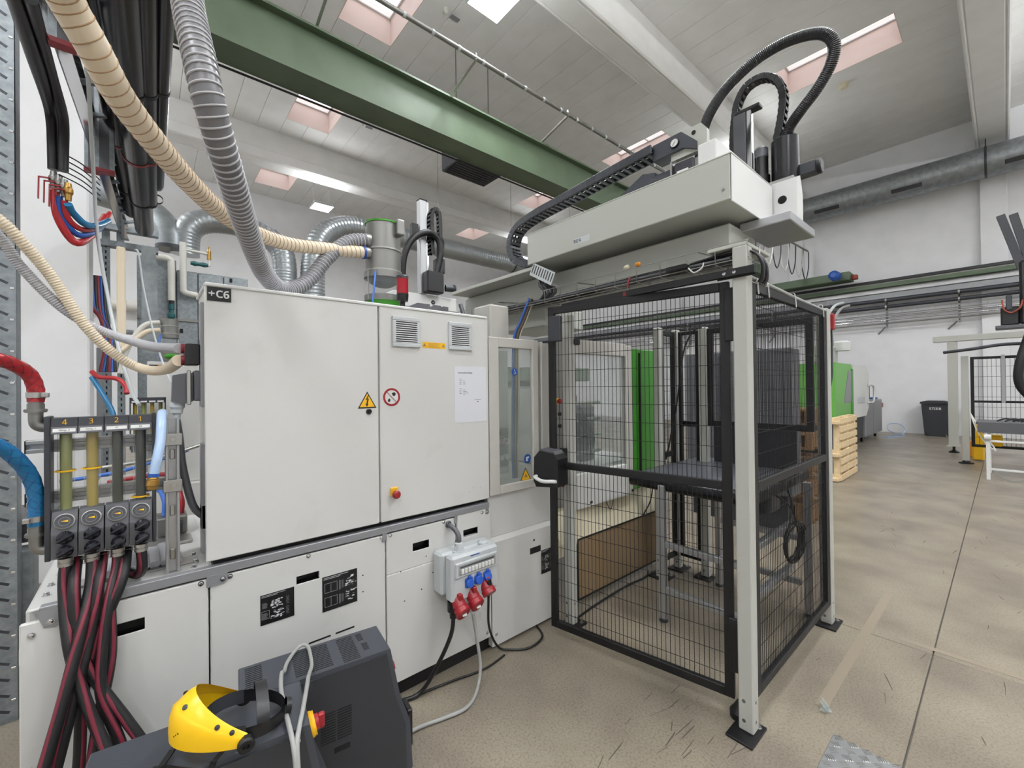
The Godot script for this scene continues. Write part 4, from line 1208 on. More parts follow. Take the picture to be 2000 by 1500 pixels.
func temperature_units() -> void:
	var b := Basis(UP, -0.13)
	for u in 2:
		var o := v3(0.235, 0, -1.742) if u == 0 else v3(-0.13, 0, -1.452)
		var L := 0.5 if u == 0 else 0.49
		var W := 0.205 if u == 0 else 0.225
		var H := 0.6 if u == 0 else 0.68
		var t := thing("temperature_unit", o, ["dark grey temperature control unit standing against the white machine front, cable draped over it", "dark grey temperature control unit in the foreground, with the yellow face shield on top"][u], "heating unit")
		# profile in the long direction, extruded across the width; front panel slopes out at the right
		var prof := [Vector2(0.0, 0.06), Vector2(0.0, H - 0.004), Vector2(0.004, H), Vector2(L - 0.004, H), Vector2(L, H - 0.004), Vector2(L + 0.035, H - 0.19), Vector2(L + 0.075, H - 0.31), Vector2(L + 0.085, 0.1), Vector2(L + 0.055, 0.06)]
		X = Transform3D(b, o)
		prism(prof, W - 0.012, at(0, 0, -W / 2 + 0.006)); put("body", m.unit_grey, t)
		prism([Vector2(0.012, 0.08), Vector2(0.012, H - 0.014), Vector2(L - 0.016, H - 0.014), Vector2(L + 0.016, H - 0.19), Vector2(L + 0.055, H - 0.31), Vector2(L + 0.06, 0.09)], 0.006, at(0, 0, W / 2 - 0.006)); var sp := put("side_panel", m.unit_dark, t)
		if u == 0:
			# vents in the top
			for q in [[0.02, 0.0, 13, 0.052], [0.17, 0.0, 14, 0.062], [0.235, 0.0, 14, 0.06], [0.33, 0.0, 15, 0.06]]:
				for k in q[2]:
					var zz: float = -0.08 + 0.0115 * k
					box(q[0], H - 0.001, zz, q[0] + q[3], H + 0.0006, zz + 0.005)
			for q in [[0.405, -0.075], [0.41, 0.0]]:
				for k in 6:
					box(q[0], H - 0.001, q[1] + 0.009 * k, q[0] + 0.022, H + 0.0006, q[1] + 0.009 * k + 0.0045)
			put("top_vents", m.hole_black, t)
			for c in 2:
				for k in 12:
					box(0.245 + 0.056 * c, H - 0.155 - 0.0095 * k, W / 2, 0.295 + 0.056 * c, H - 0.15 - 0.0095 * k, W / 2 + 0.0008)
			put("side_vents", m.hole_black, sp)
			box(0.29, H - 0.305, W / 2, 0.345, H - 0.285, W / 2 + 0.001); put("grip", m.hole_black, sp)
			box(L + 0.078, H - 0.45, -0.02, L + 0.1, H - 0.3, 0.06, 0.004); put("front_handle", m.black, t)
			lathe(v3(L + 0.03, H - 0.13, 0.0), v3(1, 0.2, 0), [[0, 0.02], [0.012, 0.02], [0.014, 0.012], [0.014, 0]], 14); put("front_switch", m.red, t)
			words("ATX", 0.016, Transform3D(Basis(v3(1, 0, 0), -PI / 2), v3(0.31, H + 0.0006, 0.0)), m.unit_dark, t)
		else:
			lathe(v3(L + 0.012, H - 0.065, 0.02), v3(1, 0.18, 0), [[0, 0.036], [0.006, 0.036], [0.008, 0.033], [0.014, 0.033], [0.014, 0]], 24); var ms := put("main_switch", m.sign_yellow, t)
			lathe(v3(L + 0.026, H - 0.063, 0.02), v3(1, 0.18, 0), [[0, 0.022], [0.01, 0.021], [0.012, 0.0]], 20)
			box(L + 0.032, H - 0.085, 0.012, L + 0.052, H - 0.04, 0.028, 0.004); put("switch_handle", m.red, ms)
			for q in [[L - 0.03, H - 0.03], [L + 0.0, H - 0.31]]:
				lathe(v3(q[0], q[1], W / 2), v3(0, 0, 1), [[0, 0.006], [0.003, 0.005], [0.003, 0]], 10); put("screw", m.sign_white, sp)
			box(L - 0.052, H - 0.028, W / 2, L - 0.045, H - 0.018, W / 2 + 0.001); put("slot", m.hole_black, sp)
		for x in [0.06, L - 0.02]:
			for zz in [-W / 2 + 0.03, W / 2 - 0.03]:
				lathe(v3(x, 0.032, zz - 0.012), v3(0, 0, 1), [[0, 0], [0, 0.032], [0.024, 0.032], [0.024, 0]], 16); put("caster", m.rubber, t)
		box(0.02, 0.045, -W / 2 + 0.02, L + 0.02, 0.062, W / 2 - 0.02); put("base_frame", m.black, t)
		X = Transform3D.IDENTITY
	# grey mains cable draped over the units
	var c := thing("mains_cable", v3(0.3, 0.61, -1.5), "pale grey mains cable looped over both dark units", "cable")
	hose([v3(0.287, 0.55, -1.2), v3(0.289, 0.634, -1.215), v3(0.289, 0.676, -1.235), v3(0.292, 0.691, -1.288), v3(0.299, 0.691, -1.376), v3(0.311, 0.691, -1.477), v3(0.335, 0.675, -1.58), v3(0.36, 0.63, -1.66), v3(0.39, 0.611, -1.744), v3(0.437, 0.611, -1.806), v3(0.462, 0.611, -1.815), v3(0.472, 0.611, -1.79), v3(0.466, 0.611, -1.737), v3(0.45, 0.613, -1.66), v3(0.405, 0.66, -1.53), v3(0.376, 0.69, -1.438), v3(0.339, 0.691, -1.341), v3(0.311, 0.691, -1.271), v3(0.297, 0.675, -1.235), v3(0.294, 0.631, -1.215), v3(0.294, 0.55, -1.2)], 0.0065, 8, 0.012)
	put("cable", m.cable_grey, c)
	face_shield()


func face_shield() -> void:
	# yellow brow guard with its black head harness, lying on the front unit
	var t := thing("face_shield", v3(0.15, 0.68, -1.37), "yellow safety face shield with a black head harness lying on the front unit", "face shield")
	var c := v3(0.2, 0.705, -1.375)
	var ax := v3(-0.12, 0.0, 0.99)
	var az := v3(-0.975, 0.2, -0.1)
	var P := []
	for i in 33:
		var a := PI * i / 32.0
		var w := sin(a)
		var row := []
		for q in [[0.0, 1.0], [0.2, 1.02], [0.45, 1.025], [0.66, 1.0], [0.7, 0.955], [0.76, 0.93], [0.9, 0.84], [1.0, 0.73]]:
			var inset: float = 1.0 - (1.0 - q[1]) * (0.3 + 0.7 * w)
			row.append(c + ax * cos(a) * 0.095 * inset + az * w * 0.165 * inset + v3(0.1, 1, 0.0) * q[0] * (0.026 + 0.085 * w))
		P.append(row)
	sheet(P, 0.002); put("brow_guard", m.shield_yellow, t)
	for a in [0.22, 0.45, 1.2, 1.9]:
		var w := sin(a)
		var inset := 1.0 - 0.1 * (0.3 + 0.7 * w)
		var p: Vector3 = c + ax * cos(a) * 0.095 * inset + az * w * 0.165 * inset + v3(0.1, 1, 0) * 0.83 * (0.026 + 0.085 * w)
		lathe(p, v3(0.0, 0.8, 0.4) + ax * cos(a), [[-0.004, 0.0065], [0.003, 0.006], [0.004, 0]], 12); put("rivet", m.black, t)
	for s in [-1.0, 1.0]:
		lathe(c + ax * 0.098 * s + v3(0, 0.008, 0), ax * s, [[-0.006, 0], [-0.006, 0.02], [0.008, 0.02], [0.012, 0.015], [0.012, 0.008], [0.006, 0.006], [0.006, 0]], 18); put("pivot_knob", m.black, t)
	var band := []
	for i in 29:
		var a := PI * i / 28.0
		band.append([c + ax * cos(a) * 0.085 - az * sin(a) * 0.1 + v3(0, 0.005, 0), c + ax * cos(a) * 0.085 - az * sin(a) * 0.1 + v3(0, 0.038, 0)])
	sheet(band, 0.003); put("head_band", m.black, t)
	band = []
	for i in 25:
		var a := PI * i / 24.0
		band.append([c + ax * cos(a) * 0.08 + v3(0.025, 0.02 + sin(a) * 0.06, 0), c + ax * cos(a) * 0.08 + v3(0.055, 0.02 + sin(a) * 0.055, 0)])
	sheet(band, 0.003); put("crown_strap", m.black, t)
	band = []
	for i in 25:
		var a := PI * i / 24.0
		band.append([c + ax * cos(a) * 0.078 + az * sin(a) * 0.09 + v3(0, 0.005, 0), c + ax * cos(a) * 0.078 + az * sin(a) * 0.09 + v3(0, 0.042, 0)])
	sheet(band, 0.003); put("sweat_band", m.plastic_dark, t)
	lathe(c - az * 0.1 + v3(0, 0.02, 0), -az, [[0, 0.024], [0.014, 0.022], [0.016, 0.0]], 14); put("ratchet_knob", m.black, t)
	for k in 3:
		var a := 1.02 + 0.05 * k
		var p: Vector3 = c + ax * cos(a) * 0.0975 + az * sin(a) * 0.1695 + v3(0.1, 1, 0) * (0.4 - 0.02 * k) * (0.026 + 0.085 * sin(a))
		bar(p - v3(0.004, 0.001 + 0.004 * k, 0.004), p + v3(0.006, -0.001 - 0.004 * k, 0.006), 0.002, 0.003)
	put("print", m.ink, t)
	for q in [[v3(0.075, 0.728, -1.41), v3(0.045, 0.7, -1.4), v3(0.02, 0.689, -1.37)], [v3(0.15, 0.715, -1.3), v3(0.122, 0.692, -1.3), v3(0.11, 0.689, -1.27)]]:
		for i in 2:
			bar(q[i], q[i + 1], 0.014, 0.004)
	bar(v3(0.02, 0.689, -1.37), v3(0.11, 0.689, -1.27), 0.014, 0.006)
	bar(v3(0.02, 0.69, -1.37), v3(-0.03, 0.69, -1.33), 0.03, 0.006)
	put("visor_frame", m.black, t)


# ---------------------------------------------------------------- safety fence and what it encloses
func mesh_panel(t: Node, w: float, y0: float, y1: float, fr := 0.04, rail := 0.0, pitch := 0.0245, lines := 0.107, wire := 0.0016) -> void:
	# welded-mesh panel in the xy plane of X, from x=0 to w
	box(0, y0, -0.014, fr, y1, 0.014, 0.002); put("stile", m.fence_black, t)
	box(w - fr, y0, -0.014, w, y1, 0.014, 0.002); put("stile", m.fence_black, t)
	box(fr, y0, -0.014, w - fr, y0 + fr, 0.014, 0.002); put("frame_rail", m.fence_black, t)
	box(fr, y1 - fr, -0.014, w - fr, y1, 0.014, 0.002); put("frame_rail", m.fence_black, t)
	if rail > 0.0:
		box(fr, rail, -0.014, w - fr, rail + 0.042, 0.014, 0.002); put("frame_rail", m.fence_black, t)
	var n := int((w - 2 * fr) / pitch)
	for i in range(1, n + 1):
		var x := fr + (w - 2 * fr) * i / (n + 1)
		cyl(v3(x, y0 + fr * 0.5, 0.004), v3(x, y1 - fr * 0.5, 0.004), wire, 6)
	var k := int((y1 - y0) / lines)
	for i in range(1, k + 1):
		var y := y0 + (y1 - y0) * i / (k + 1)
		cyl(v3(fr * 0.5, y, 0.0005), v3(w - fr * 0.5, y, 0.0005), wire, 6)
	stuff(put("wire_mesh", m.fence_black, t))


func post(f: Node, x0: float, x1: float, z0: float, z1: float, h: float, label: String, plate: Array) -> Node3D:
	box(x0, 0.012, z0, x1, h, z1, 0.005)
	var t := put("fence_post", m.post_grey, f)
	t.set_meta("label", label)
	box(plate[0], 0, plate[1], plate[2], 0.012, plate[3], 0.002); put("foot_plate", m.black, t)
	for y in [0.06, 0.15]:
		lathe(v3(x0 - 0.0005, y, z0 + 0.025), v3(-1, 0, 0), [[0, 0.0085], [0.001, 0.0085], [0.001, 0]], 10)
		lathe(v3(x0 + 0.03, y, z1 + 0.0005), v3(0, 0, 1), [[0, 0.007], [0.001, 0.007], [0.001, 0]], 10)
	stuff(put("bolt_holes", m.plastic_grey, t))
	lathe(v3(plate[2] - 0.03, 0.012, plate[3] - 0.025), UP, [[0, 0.014], [0.004, 0.014], [0.004, 0.009], [0.014, 0.008], [0.014, 0]], 6); put("anchor_bolt", m.steel, t)
	return t


func fence() -> void:
	# gate, hinged on the front post and standing slightly ajar
	var g := Vector2(1.977 - 2.181, -1.924 + 0.882)
	var ang := atan2(-g.y, g.x)
	var t := thing("fence_gate", v3(2.181, 0.08, -0.882), "black mesh safety gate standing ajar, with a dark lock box at its free edge", "gate")
	var gx := Transform3D(Basis(UP, ang), v3(2.181, 0, -0.882))
	X = gx
	mesh_panel(t, 1.062, 0.08, 2.125, 0.044, 1.096)
	for y in [1.96, 0.35]:
		box(-0.03, y - 0.13, -0.03, 0.02, y + 0.13, -0.012, 0.003); put("hinge", m.fence_black, t)
	box(0.95, 1.9, -0.05, 1.04, 2.06, -0.016, 0.004); put("switch_housing", m.plastic_dark, t)
	X = gx * Transform3D(Basis.IDENTITY, v3(0, 0, 0))
	prism([Vector2(0.94, 1.0), Vector2(1.1, 0.985), Vector2(1.12, 1.02), Vector2(1.115, 1.17), Vector2(1.07, 1.215), Vector2(0.97, 1.205), Vector2(0.94, 1.17)], 0.12, at(0, 0, -0.11)); var lk := put("lock_box", m.black, t)
	prism([Vector2(0.945, 1.17), Vector2(0.975, 1.215), Vector2(1.07, 1.225), Vector2(1.115, 1.175)], 0.1, at(0, 0, -0.1)); put("lock_cover", m.plastic_grey, lk)
	hose([v3(0.955, 1.035, -0.112), v3(0.96, 1.04, -0.135), v3(1.03, 1.035, -0.145), v3(1.09, 1.05, -0.135), v3(1.095, 1.052, -0.112)], 0.0115, 10, 0.01); put("handle", m.sign_white, lk)
	hose([v3(0.955, 1.035, 0.02), v3(0.99, 1.04, 0.04), v3(1.08, 1.05, 0.02)], 0.01, 8, 0.01); put("handle", m.plastic_grey, lk)
	X = Transform3D.IDENTITY
	lathe(v3(2.18, 0.0, -0.86), UP, [[0, 0.045], [0.03, 0.045], [0.05, 0.03], [0.08, 0.014], [0.08, 0]], 18)
	tag(put("rubber_stop", m.rubber), "round black rubber stop on the floor behind the front fence post", "door stop")

	var fence_all := thing("safety_fence", v3(2.8, 0, -1.3), "safety fence of pale posts and black mesh panels around the robot's conveyor", "fence")
	t = post(fence_all, 2.09, 2.155, -0.833, -0.767, 2.262, "tall pale front corner post", [2.015, -0.862, 2.19, -0.745])
	box(2.084, 2.115, -0.9, 2.09, 2.15, -0.73, 0.002); put("rail_bracket", m.black, t)
	t = post(fence_all, 3.44, 3.51, -0.833, -0.767, 2.12, "pale rear corner post of the fence with a small red switch near its top", [3.38, -0.86, 3.565, -0.735])
	box(3.515, 1.98, -0.79, 3.56, 2.09, -0.75, 0.006); put("red_switch", m.red, t)
	hose([v3(3.54, 1.98, -0.77), v3(3.55, 1.9, -0.77), v3(3.545, 1.7, -0.77), v3(3.55, 1.6, -0.78)], 0.006, 6); put("cable", m.plastic_dark, t)
	t = post(fence_all, 2.15, 2.21, -1.98, -1.91, 2.1, "pale latch post behind the free edge of the gate", [2.1, -2.0, 2.26, -1.87])
	box(2.11, 0.96, -1.975, 2.15, 1.2, -1.93, 0.005); put("lock_keeper", m.black, t)
	box(2.105, 0.94, -1.96, 2.13, 1.02, -1.935, 0.008); put("red_release", m.deep_red, t)
	box(2.2, 1.9, -1.99, 2.26, 1.94, -1.9, 0.004); put("cable_clip", m.black, t)
	t = post(fence_all, 3.243, 3.303, -1.94, -1.88, 2.1, "pale rear fence post left of the conveyor, next to the green door", [3.21, -2.0, 3.37, -1.83])
	t = post(fence_all, 3.53, 3.58, -1.93, -1.875, 2.1, "grey rear fence post in the middle, behind the narrow mesh panel", [3.47, -1.96, 3.64, -1.83])
	t = post(fence_all, 3.53, 3.59, -1.69, -1.625, 2.1, "pale rear fence post nearest the conveyor", [3.47, -1.73, 3.63, -1.59])
	# black rail above the gate
	box(2.068, 2.122, -1.9, 2.089, 2.158, -0.73, 0.002)
	t = thing("gate_rail", v3(2.078, 2.122, -1.3), "black flat rail running above the mesh gate", "rail")
	put("rail", m.fence_black, t)
	for zz in [-0.86, -0.815]:
		lathe(v3(2.068, 2.14, zz), v3(-1, 0, 0), [[0, 0.009], [0.003, 0.008], [0.004, 0]], 10); put("bolt", m.chrome, t)
	box(2.066, 2.128, -1.42, 2.068, 2.15, -1.4); put("switch_flag", m.deep_red, t)
	hose([v3(2.08, 2.23, -1.38), v3(2.066, 2.2, -1.385), v3(2.068, 2.17, -1.39)], 0.006, 6, 0.01); put("pull_loop", m.deep_red, t)

	# long mesh panel on the right
	t = fence_all
	X = Transform3D(Basis.IDENTITY, v3(2.165, 0, -0.785))
	mesh_panel(t, 1.27, 0.15, 2.1, 0.04, 1.11)
	X = Transform3D.IDENTITY
	box(3.37, 0.15, -0.8, 3.43, 2.1, -0.772, 0.002); put("stile", m.fence_black, t)
	var cc := [v3(2.17, 2.125, -0.785), v3(2.5, 2.12, -0.785), v3(2.9, 2.11, -0.785), v3(3.3, 2.1, -0.78), v3(3.42, 2.1, -0.78)]
	t = thing("corrugated_conduit", v3(2.8, 2.1, -0.785), "grey cable conduit tied along the top of the right mesh panel", "conduit")
	hose(cc, 0.011, 8); put("conduit", m.cable_grey, t)
	for x in [2.22, 2.36, 2.78, 3.34]:
		lathe(v3(x, 2.12, -0.784), v3(1, 0, 0), [[0, 0.012], [0, 0.015], [0.008, 0.015], [0.008, 0.012]], 10)
		bar(v3(x, 2.11, -0.768), v3(x + 0.006, 2.05, -0.766), 0.005, 0.003); put("zip_tie", m.sign_white, t)
	# rear panels
	t = fence_all
	X = Transform3D(Basis(UP, PI / 2), v3(3.56, 0, -0.88))
	mesh_panel(t, 0.74, 1.275, 2.085, 0.045, 0.0, 0.025, 0.107)
	t = fence_all
	X = Transform3D(Basis(UP, PI / 2), v3(3.56, 0, -1.69))
	mesh_panel(t, 0.185, 0.12, 2.08, 0.03, 1.26, 0.025, 0.107)
	t = fence_all
	X = Transform3D(Basis.IDENTITY, v3(3.305, 0, -1.91))
	mesh_panel(t, 0.225, 0.12, 2.08, 0.04, 1.0, 0.025, 0.107)
	X = Transform3D.IDENTITY
	hose([v3(3.5, 2.09, -1.64), v3(3.48, 2.07, -1.7), v3(3.46, 1.9, -1.78), v3(3.44, 1.5, -1.83), v3(3.4, 1.15, -1.88), v3(3.36, 0.98, -1.9)], 0.007, 6)
	tag(put("hanging_cable", m.black), "thin black cable hanging in a curve from the rear fence post", "cable")


func enclosure() -> void:
	# the clamp side of the machine, seen through the gate
	var z := -2.07
	var t := thing("clamp_guard", v3(2.77, 0.66, -2.1), "white guard frame with a large clear pane, seen through the mesh gate", "machine guard")
	box(2.2, 0.95, -2.14, 2.32, 1.95, -2.075, 0.006); put("control_column", m.dull_steel, t)
	lathe(v3(2.212, 1.512, -2.075), v3(-0.4, 0, 1), [[0, 0.022], [0.008, 0.022], [0.008, 0.012], [0.02, 0.012]], 16); var es := put("emergency_stop", m.sign_yellow, t)
	lathe(v3(2.204, 1.512, -2.055), v3(-0.4, 0, 1), [[0, 0.018], [0.012, 0.018], [0.016, 0]], 16); put("button", m.red, es)
	for y in [1.42, 1.335]:
		lathe(v3(2.225, y, -2.075), v3(0, 0, 1), [[0, 0.014], [0.012, 0.014], [0.012, 0]], 14); put("push_button", m.black, t)
	box(2.33, 0.95, -2.12, 2.4, 1.97, z, 0.004); put("frame_post", m.guard_grey, t)
	box(3.04, 0.7, -2.12, 3.13, 1.95, z, 0.004); put("frame_post", m.guard_grey, t)
	box(2.4, 1.86, -2.12, 3.04, 1.965, z, 0.004); put("frame_rail", m.guard_grey, t)
	box(2.4, 0.7, -2.12, 3.04, 0.96, z, 0.004); put("lower_panel", m.machine_white, t)
	box(2.4, 0.955, -2.1, 3.04, 1.862, -2.094); put("pane", m.tinted_pane, t)
	prism([Vector2(0.0, 0.5), Vector2(-0.1, 0.695), Vector2(-0.16, 0.695), Vector2(-0.16, 0.4), Vector2(-0.02, 0.4)], 1.35, Transform3D(Basis(v3(0, 0, 1), v3(0, 1, 0), v3(-1, 0, 0)), v3(3.55, 0, -2.05))); put("sloping_ledge", m.cream, t)
	for x in [2.55, 3.1]:
		box(x, 0.72, z, x + 0.03, 0.74, z + 0.004, 0.002); put("latch", m.black, t)
	hose([v3(2.75, 0.7, z + 0.004), v3(2.77, 0.65, z + 0.012), v3(2.8, 0.64, z + 0.012), v3(2.83, 0.7, z + 0.004)], 0.003, 6, 0.01); put("wire_loop", m.black, t)
	box(2.3, 0.95, -2.085, 2.33, 1.4, -2.06, 0.004); put("damper_strut", m.steel, t)
	warning(t, 2.36, 0.93, z + 0.001, 0.045, "label")
	t = thing("mould_platen", v3(2.75, 0.7, -2.7), "dark grey mould halves and pale platen behind the clear guard pane", "mould")
	box(2.45, 0.96, -2.95, 2.62, 1.62, -2.45, 0.02); put("platen", m.post_grey, t)
	box(2.62, 0.98, -2.9, 2.82, 1.55, -2.4, 0.02); put("mould_half", m.plastic_grey, t)
	box(2.825, 0.96, -2.9, 3.02, 1.45, -2.38, 0.02); put("mould_half", m.plastic_dark, t)
	for k in 4:
		cyl(v3(2.4, 1.05 + 0.14 * k, -2.36), v3(3.05, 1.05 + 0.14 * k, -2.36), 0.016, 8); put("tie_bar", m.chrome if k % 2 else m.dull_steel, t)
	for k in 4:
		hose([v3(2.72 + 0.03 * k, 1.4, -2.4), v3(2.78 + 0.03 * k, 1.3, -2.33), v3(2.86 + 0.02 * k, 1.15, -2.32), v3(2.93, 1.0 + 0.03 * k, -2.36)], 0.012, 6); put("water_hose", m.rubber, t)
	box(2.4, 0.55, -3.0, 3.5, 0.96, -2.22); put("bed", m.machine_white, t)
	box(2.4, 1.66, -2.95, 3.1, 1.78, -2.5, 0.01); put("top_plate", m.crane_green, t)
	box(2.36, 0.96, -3.05, 3.4, 1.8, -3.0); put("back_plate", m.unit_dark, t)
	t = thing("green_door", v3(3.36, 0.72, -2.1), "bright green machine door beside the clear guard pane, seen through the mesh", "machine door")
	box(3.135, 0.72, -2.14, 3.27, 1.935, z - 0.02, 0.006); put("door_leaf", m.machine_green, t)
	box(3.275, 0.72, -2.15, 3.66, 1.935, z - 0.04, 0.006); put("door_leaf", m.machine_green, t)
	bar(v3(3.262, 0.75, z - 0.018), v3(3.262, 1.9, z - 0.018), 0.02, 0.01); put("edge_profile", m.hole_black, t)
	t = thing("brown_panel", v3(2.93, 0.055, -2.05), "brown fibreboard panel standing at the foot of the machine inside the cell", "board")
	box(2.385, 0.06, -2.066, 3.482, 0.49, -2.052, 0.002); put("board", m.cardboard, t)
	box(2.385, 0.486, -2.068, 3.482, 0.5, -2.048); box(2.385, 0.05, -2.068, 3.482, 0.062, -2.048); box(2.378, 0.05, -2.068, 2.388, 0.5, -2.048); put("edge_trim", m.fence_black, t)
	hose([v3(2.25, 0.012, -1.95), v3(2.5, 0.012, -1.98), v3(2.9, 0.012, -2.0), v3(3.15, 0.015, -1.98), v3(3.25, 0.03, -2.02)], 0.008, 6)
	tag(put("floor_cable", m.black), "black cable lying on the floor along the brown panel", "cable")
	hose([v3(3.29, 0.9, -1.99), v3(3.28, 0.75, -1.98), v3(3.25, 0.62, -1.99), v3(3.2, 0.52, -2.02), v3(3.24, 0.5, -2.03)], 0.006, 6)
	tag(put("hanging_cable", m.black), "short black cable hanging down to the top of the brown panel", "cable")
	# conveyor
	t = thing("conveyor", v3(3.2, 0, -1.35), "belt conveyor with a dark belt on aluminium legs inside the fence", "conveyor")
	box(2.74, 0.955, -1.8, 3.78, 0.972, -1.0, 0.003); put("belt", m.belt, t)
	box(2.72, 0.9, -1.83, 3.78, 0.965, -1.802, 0.004); put("side_frame", m.fence_black, t)
	box(2.72, 0.9, -0.998, 3.78, 0.965, -0.97, 0.004); put("side_frame", m.fence_black, t)
	box(2.8, 0.9, -1.8, 3.76, 0.92, -1.0); put("slider_bed", m.plastic_dark, t)
	cyl(v3(2.72, 0.925, -1.81), v3(2.72, 0.925, -0.99), 0.043, 20); put("end_roller", m.black_gloss, t)
	for q in [[2.66, -1.57], [2.66, -1.02], [3.46, -1.54], [3.46, -0.93]]:
		box(q[0], 0.02, q[1], q[0] + 0.045, 0.93, q[1] + 0.045, 0.003)
		var lg := put("leg", m.aluminium, t)
		box(q[0] + 0.017, 0.03, q[1] + 0.0445, q[0] + 0.028, 0.9, q[1] + 0.0455); put("groove", m.grille_dark, lg)
		lathe(v3(q[0] + 0.022, 0.0, q[1] + 0.022), UP, [[0, 0.03], [0.012, 0.03], [0.02, 0.012], [0.022, 0.012]], 12); put("foot", m.plastic_dark, lg)
	for q in [[2.66, 0.51], [2.66, 0.2], [3.46, 0.51], [3.46, 0.2]]:
		box(q[0] + 0.005, q[1], -1.53, q[0] + 0.04, q[1] + 0.04, -0.95 if q[0] > 3 else -1.0, 0.003); put("cross_rail", m.aluminium, t)
	for q in [[-1.03, 0.6], [-1.03, 0.3]]:
		box(2.7, q[1], q[0], 3.47, q[1] + 0.04, q[0] + 0.04, 0.003); put("long_rail", m.aluminium, t)
	box(3.2, 0.72, -1.3, 3.42, 0.9, -1.05, 0.02); put("drive_motor", m.plastic_dark, t)
	box(3.6, 0.975, -1.6, 3.62, 1.27, -1.0, 0.003)
	tag(put("dark_plate", m.unit_dark), "upright dark plate across the conveyor below the rear mesh panel", "plate")
	t = thing("cable_coil", v3(3.25, 0.4, -0.94), "coil of black cable hanging under the conveyor behind the right mesh panel", "cable")
	for k in 5:
		var pts := []
		for i in 17:
			var a := TAU * i / 16.0
			pts.append(v3(3.28 + cos(a) * (0.15 + 0.012 * k), 0.56 + sin(a) * (0.11 + 0.012 * (k % 3)), -0.95 + 0.008 * k))
		hose(pts, 0.006, 6, 0.03); put("coil_turn", m.black, t)
	hose([v3(3.2, 0.67, -0.94), v3(3.3, 0.8, -0.95), v3(3.4, 0.86, -1.0), v3(3.42, 0.92, -1.05)], 0.006, 6)
	hose([v3(3.36, 0.66, -0.94), v3(3.25, 0.8, -0.95), v3(3.22, 0.88, -1.05)], 0.006, 6); put("cable_tail", m.black, t)


# ---------------------------------------------------------------- linear robot on top of the machine
func links(t: Node, p: PackedVector3Array, w: float, h: float, across: Vector3, mt: Material) -> void:   # energy chain, each link a part
	for i in p.size() - 1:
		var a := p[i]
		var b := p[i + 1]
		var d := (b - a).normalized()
		var s := (across - d * across.dot(d)).normalized()
		var u := s.cross(d).normalized()
		X = Transform3D(Basis(s, u, s.cross(u)), (a + b) / 2.0)
		var l := a.distance_to(b) / 2.0
		for sx in [-1.0, 1.0]:
			box(sx * w / 2 - 0.006, -h / 2, -l * 1.08, sx * w / 2 + 0.006, h / 2, l * 0.98, 0.002)
		for sy in [-1.0, 1.0]:
			box(-w / 2, sy * h / 2 - 0.004, -l * 0.45, w / 2, sy * h / 2 + 0.004, l * 0.45, 0.0015)
		X = Transform3D.IDENTITY
		put("chain_link", mt, t)


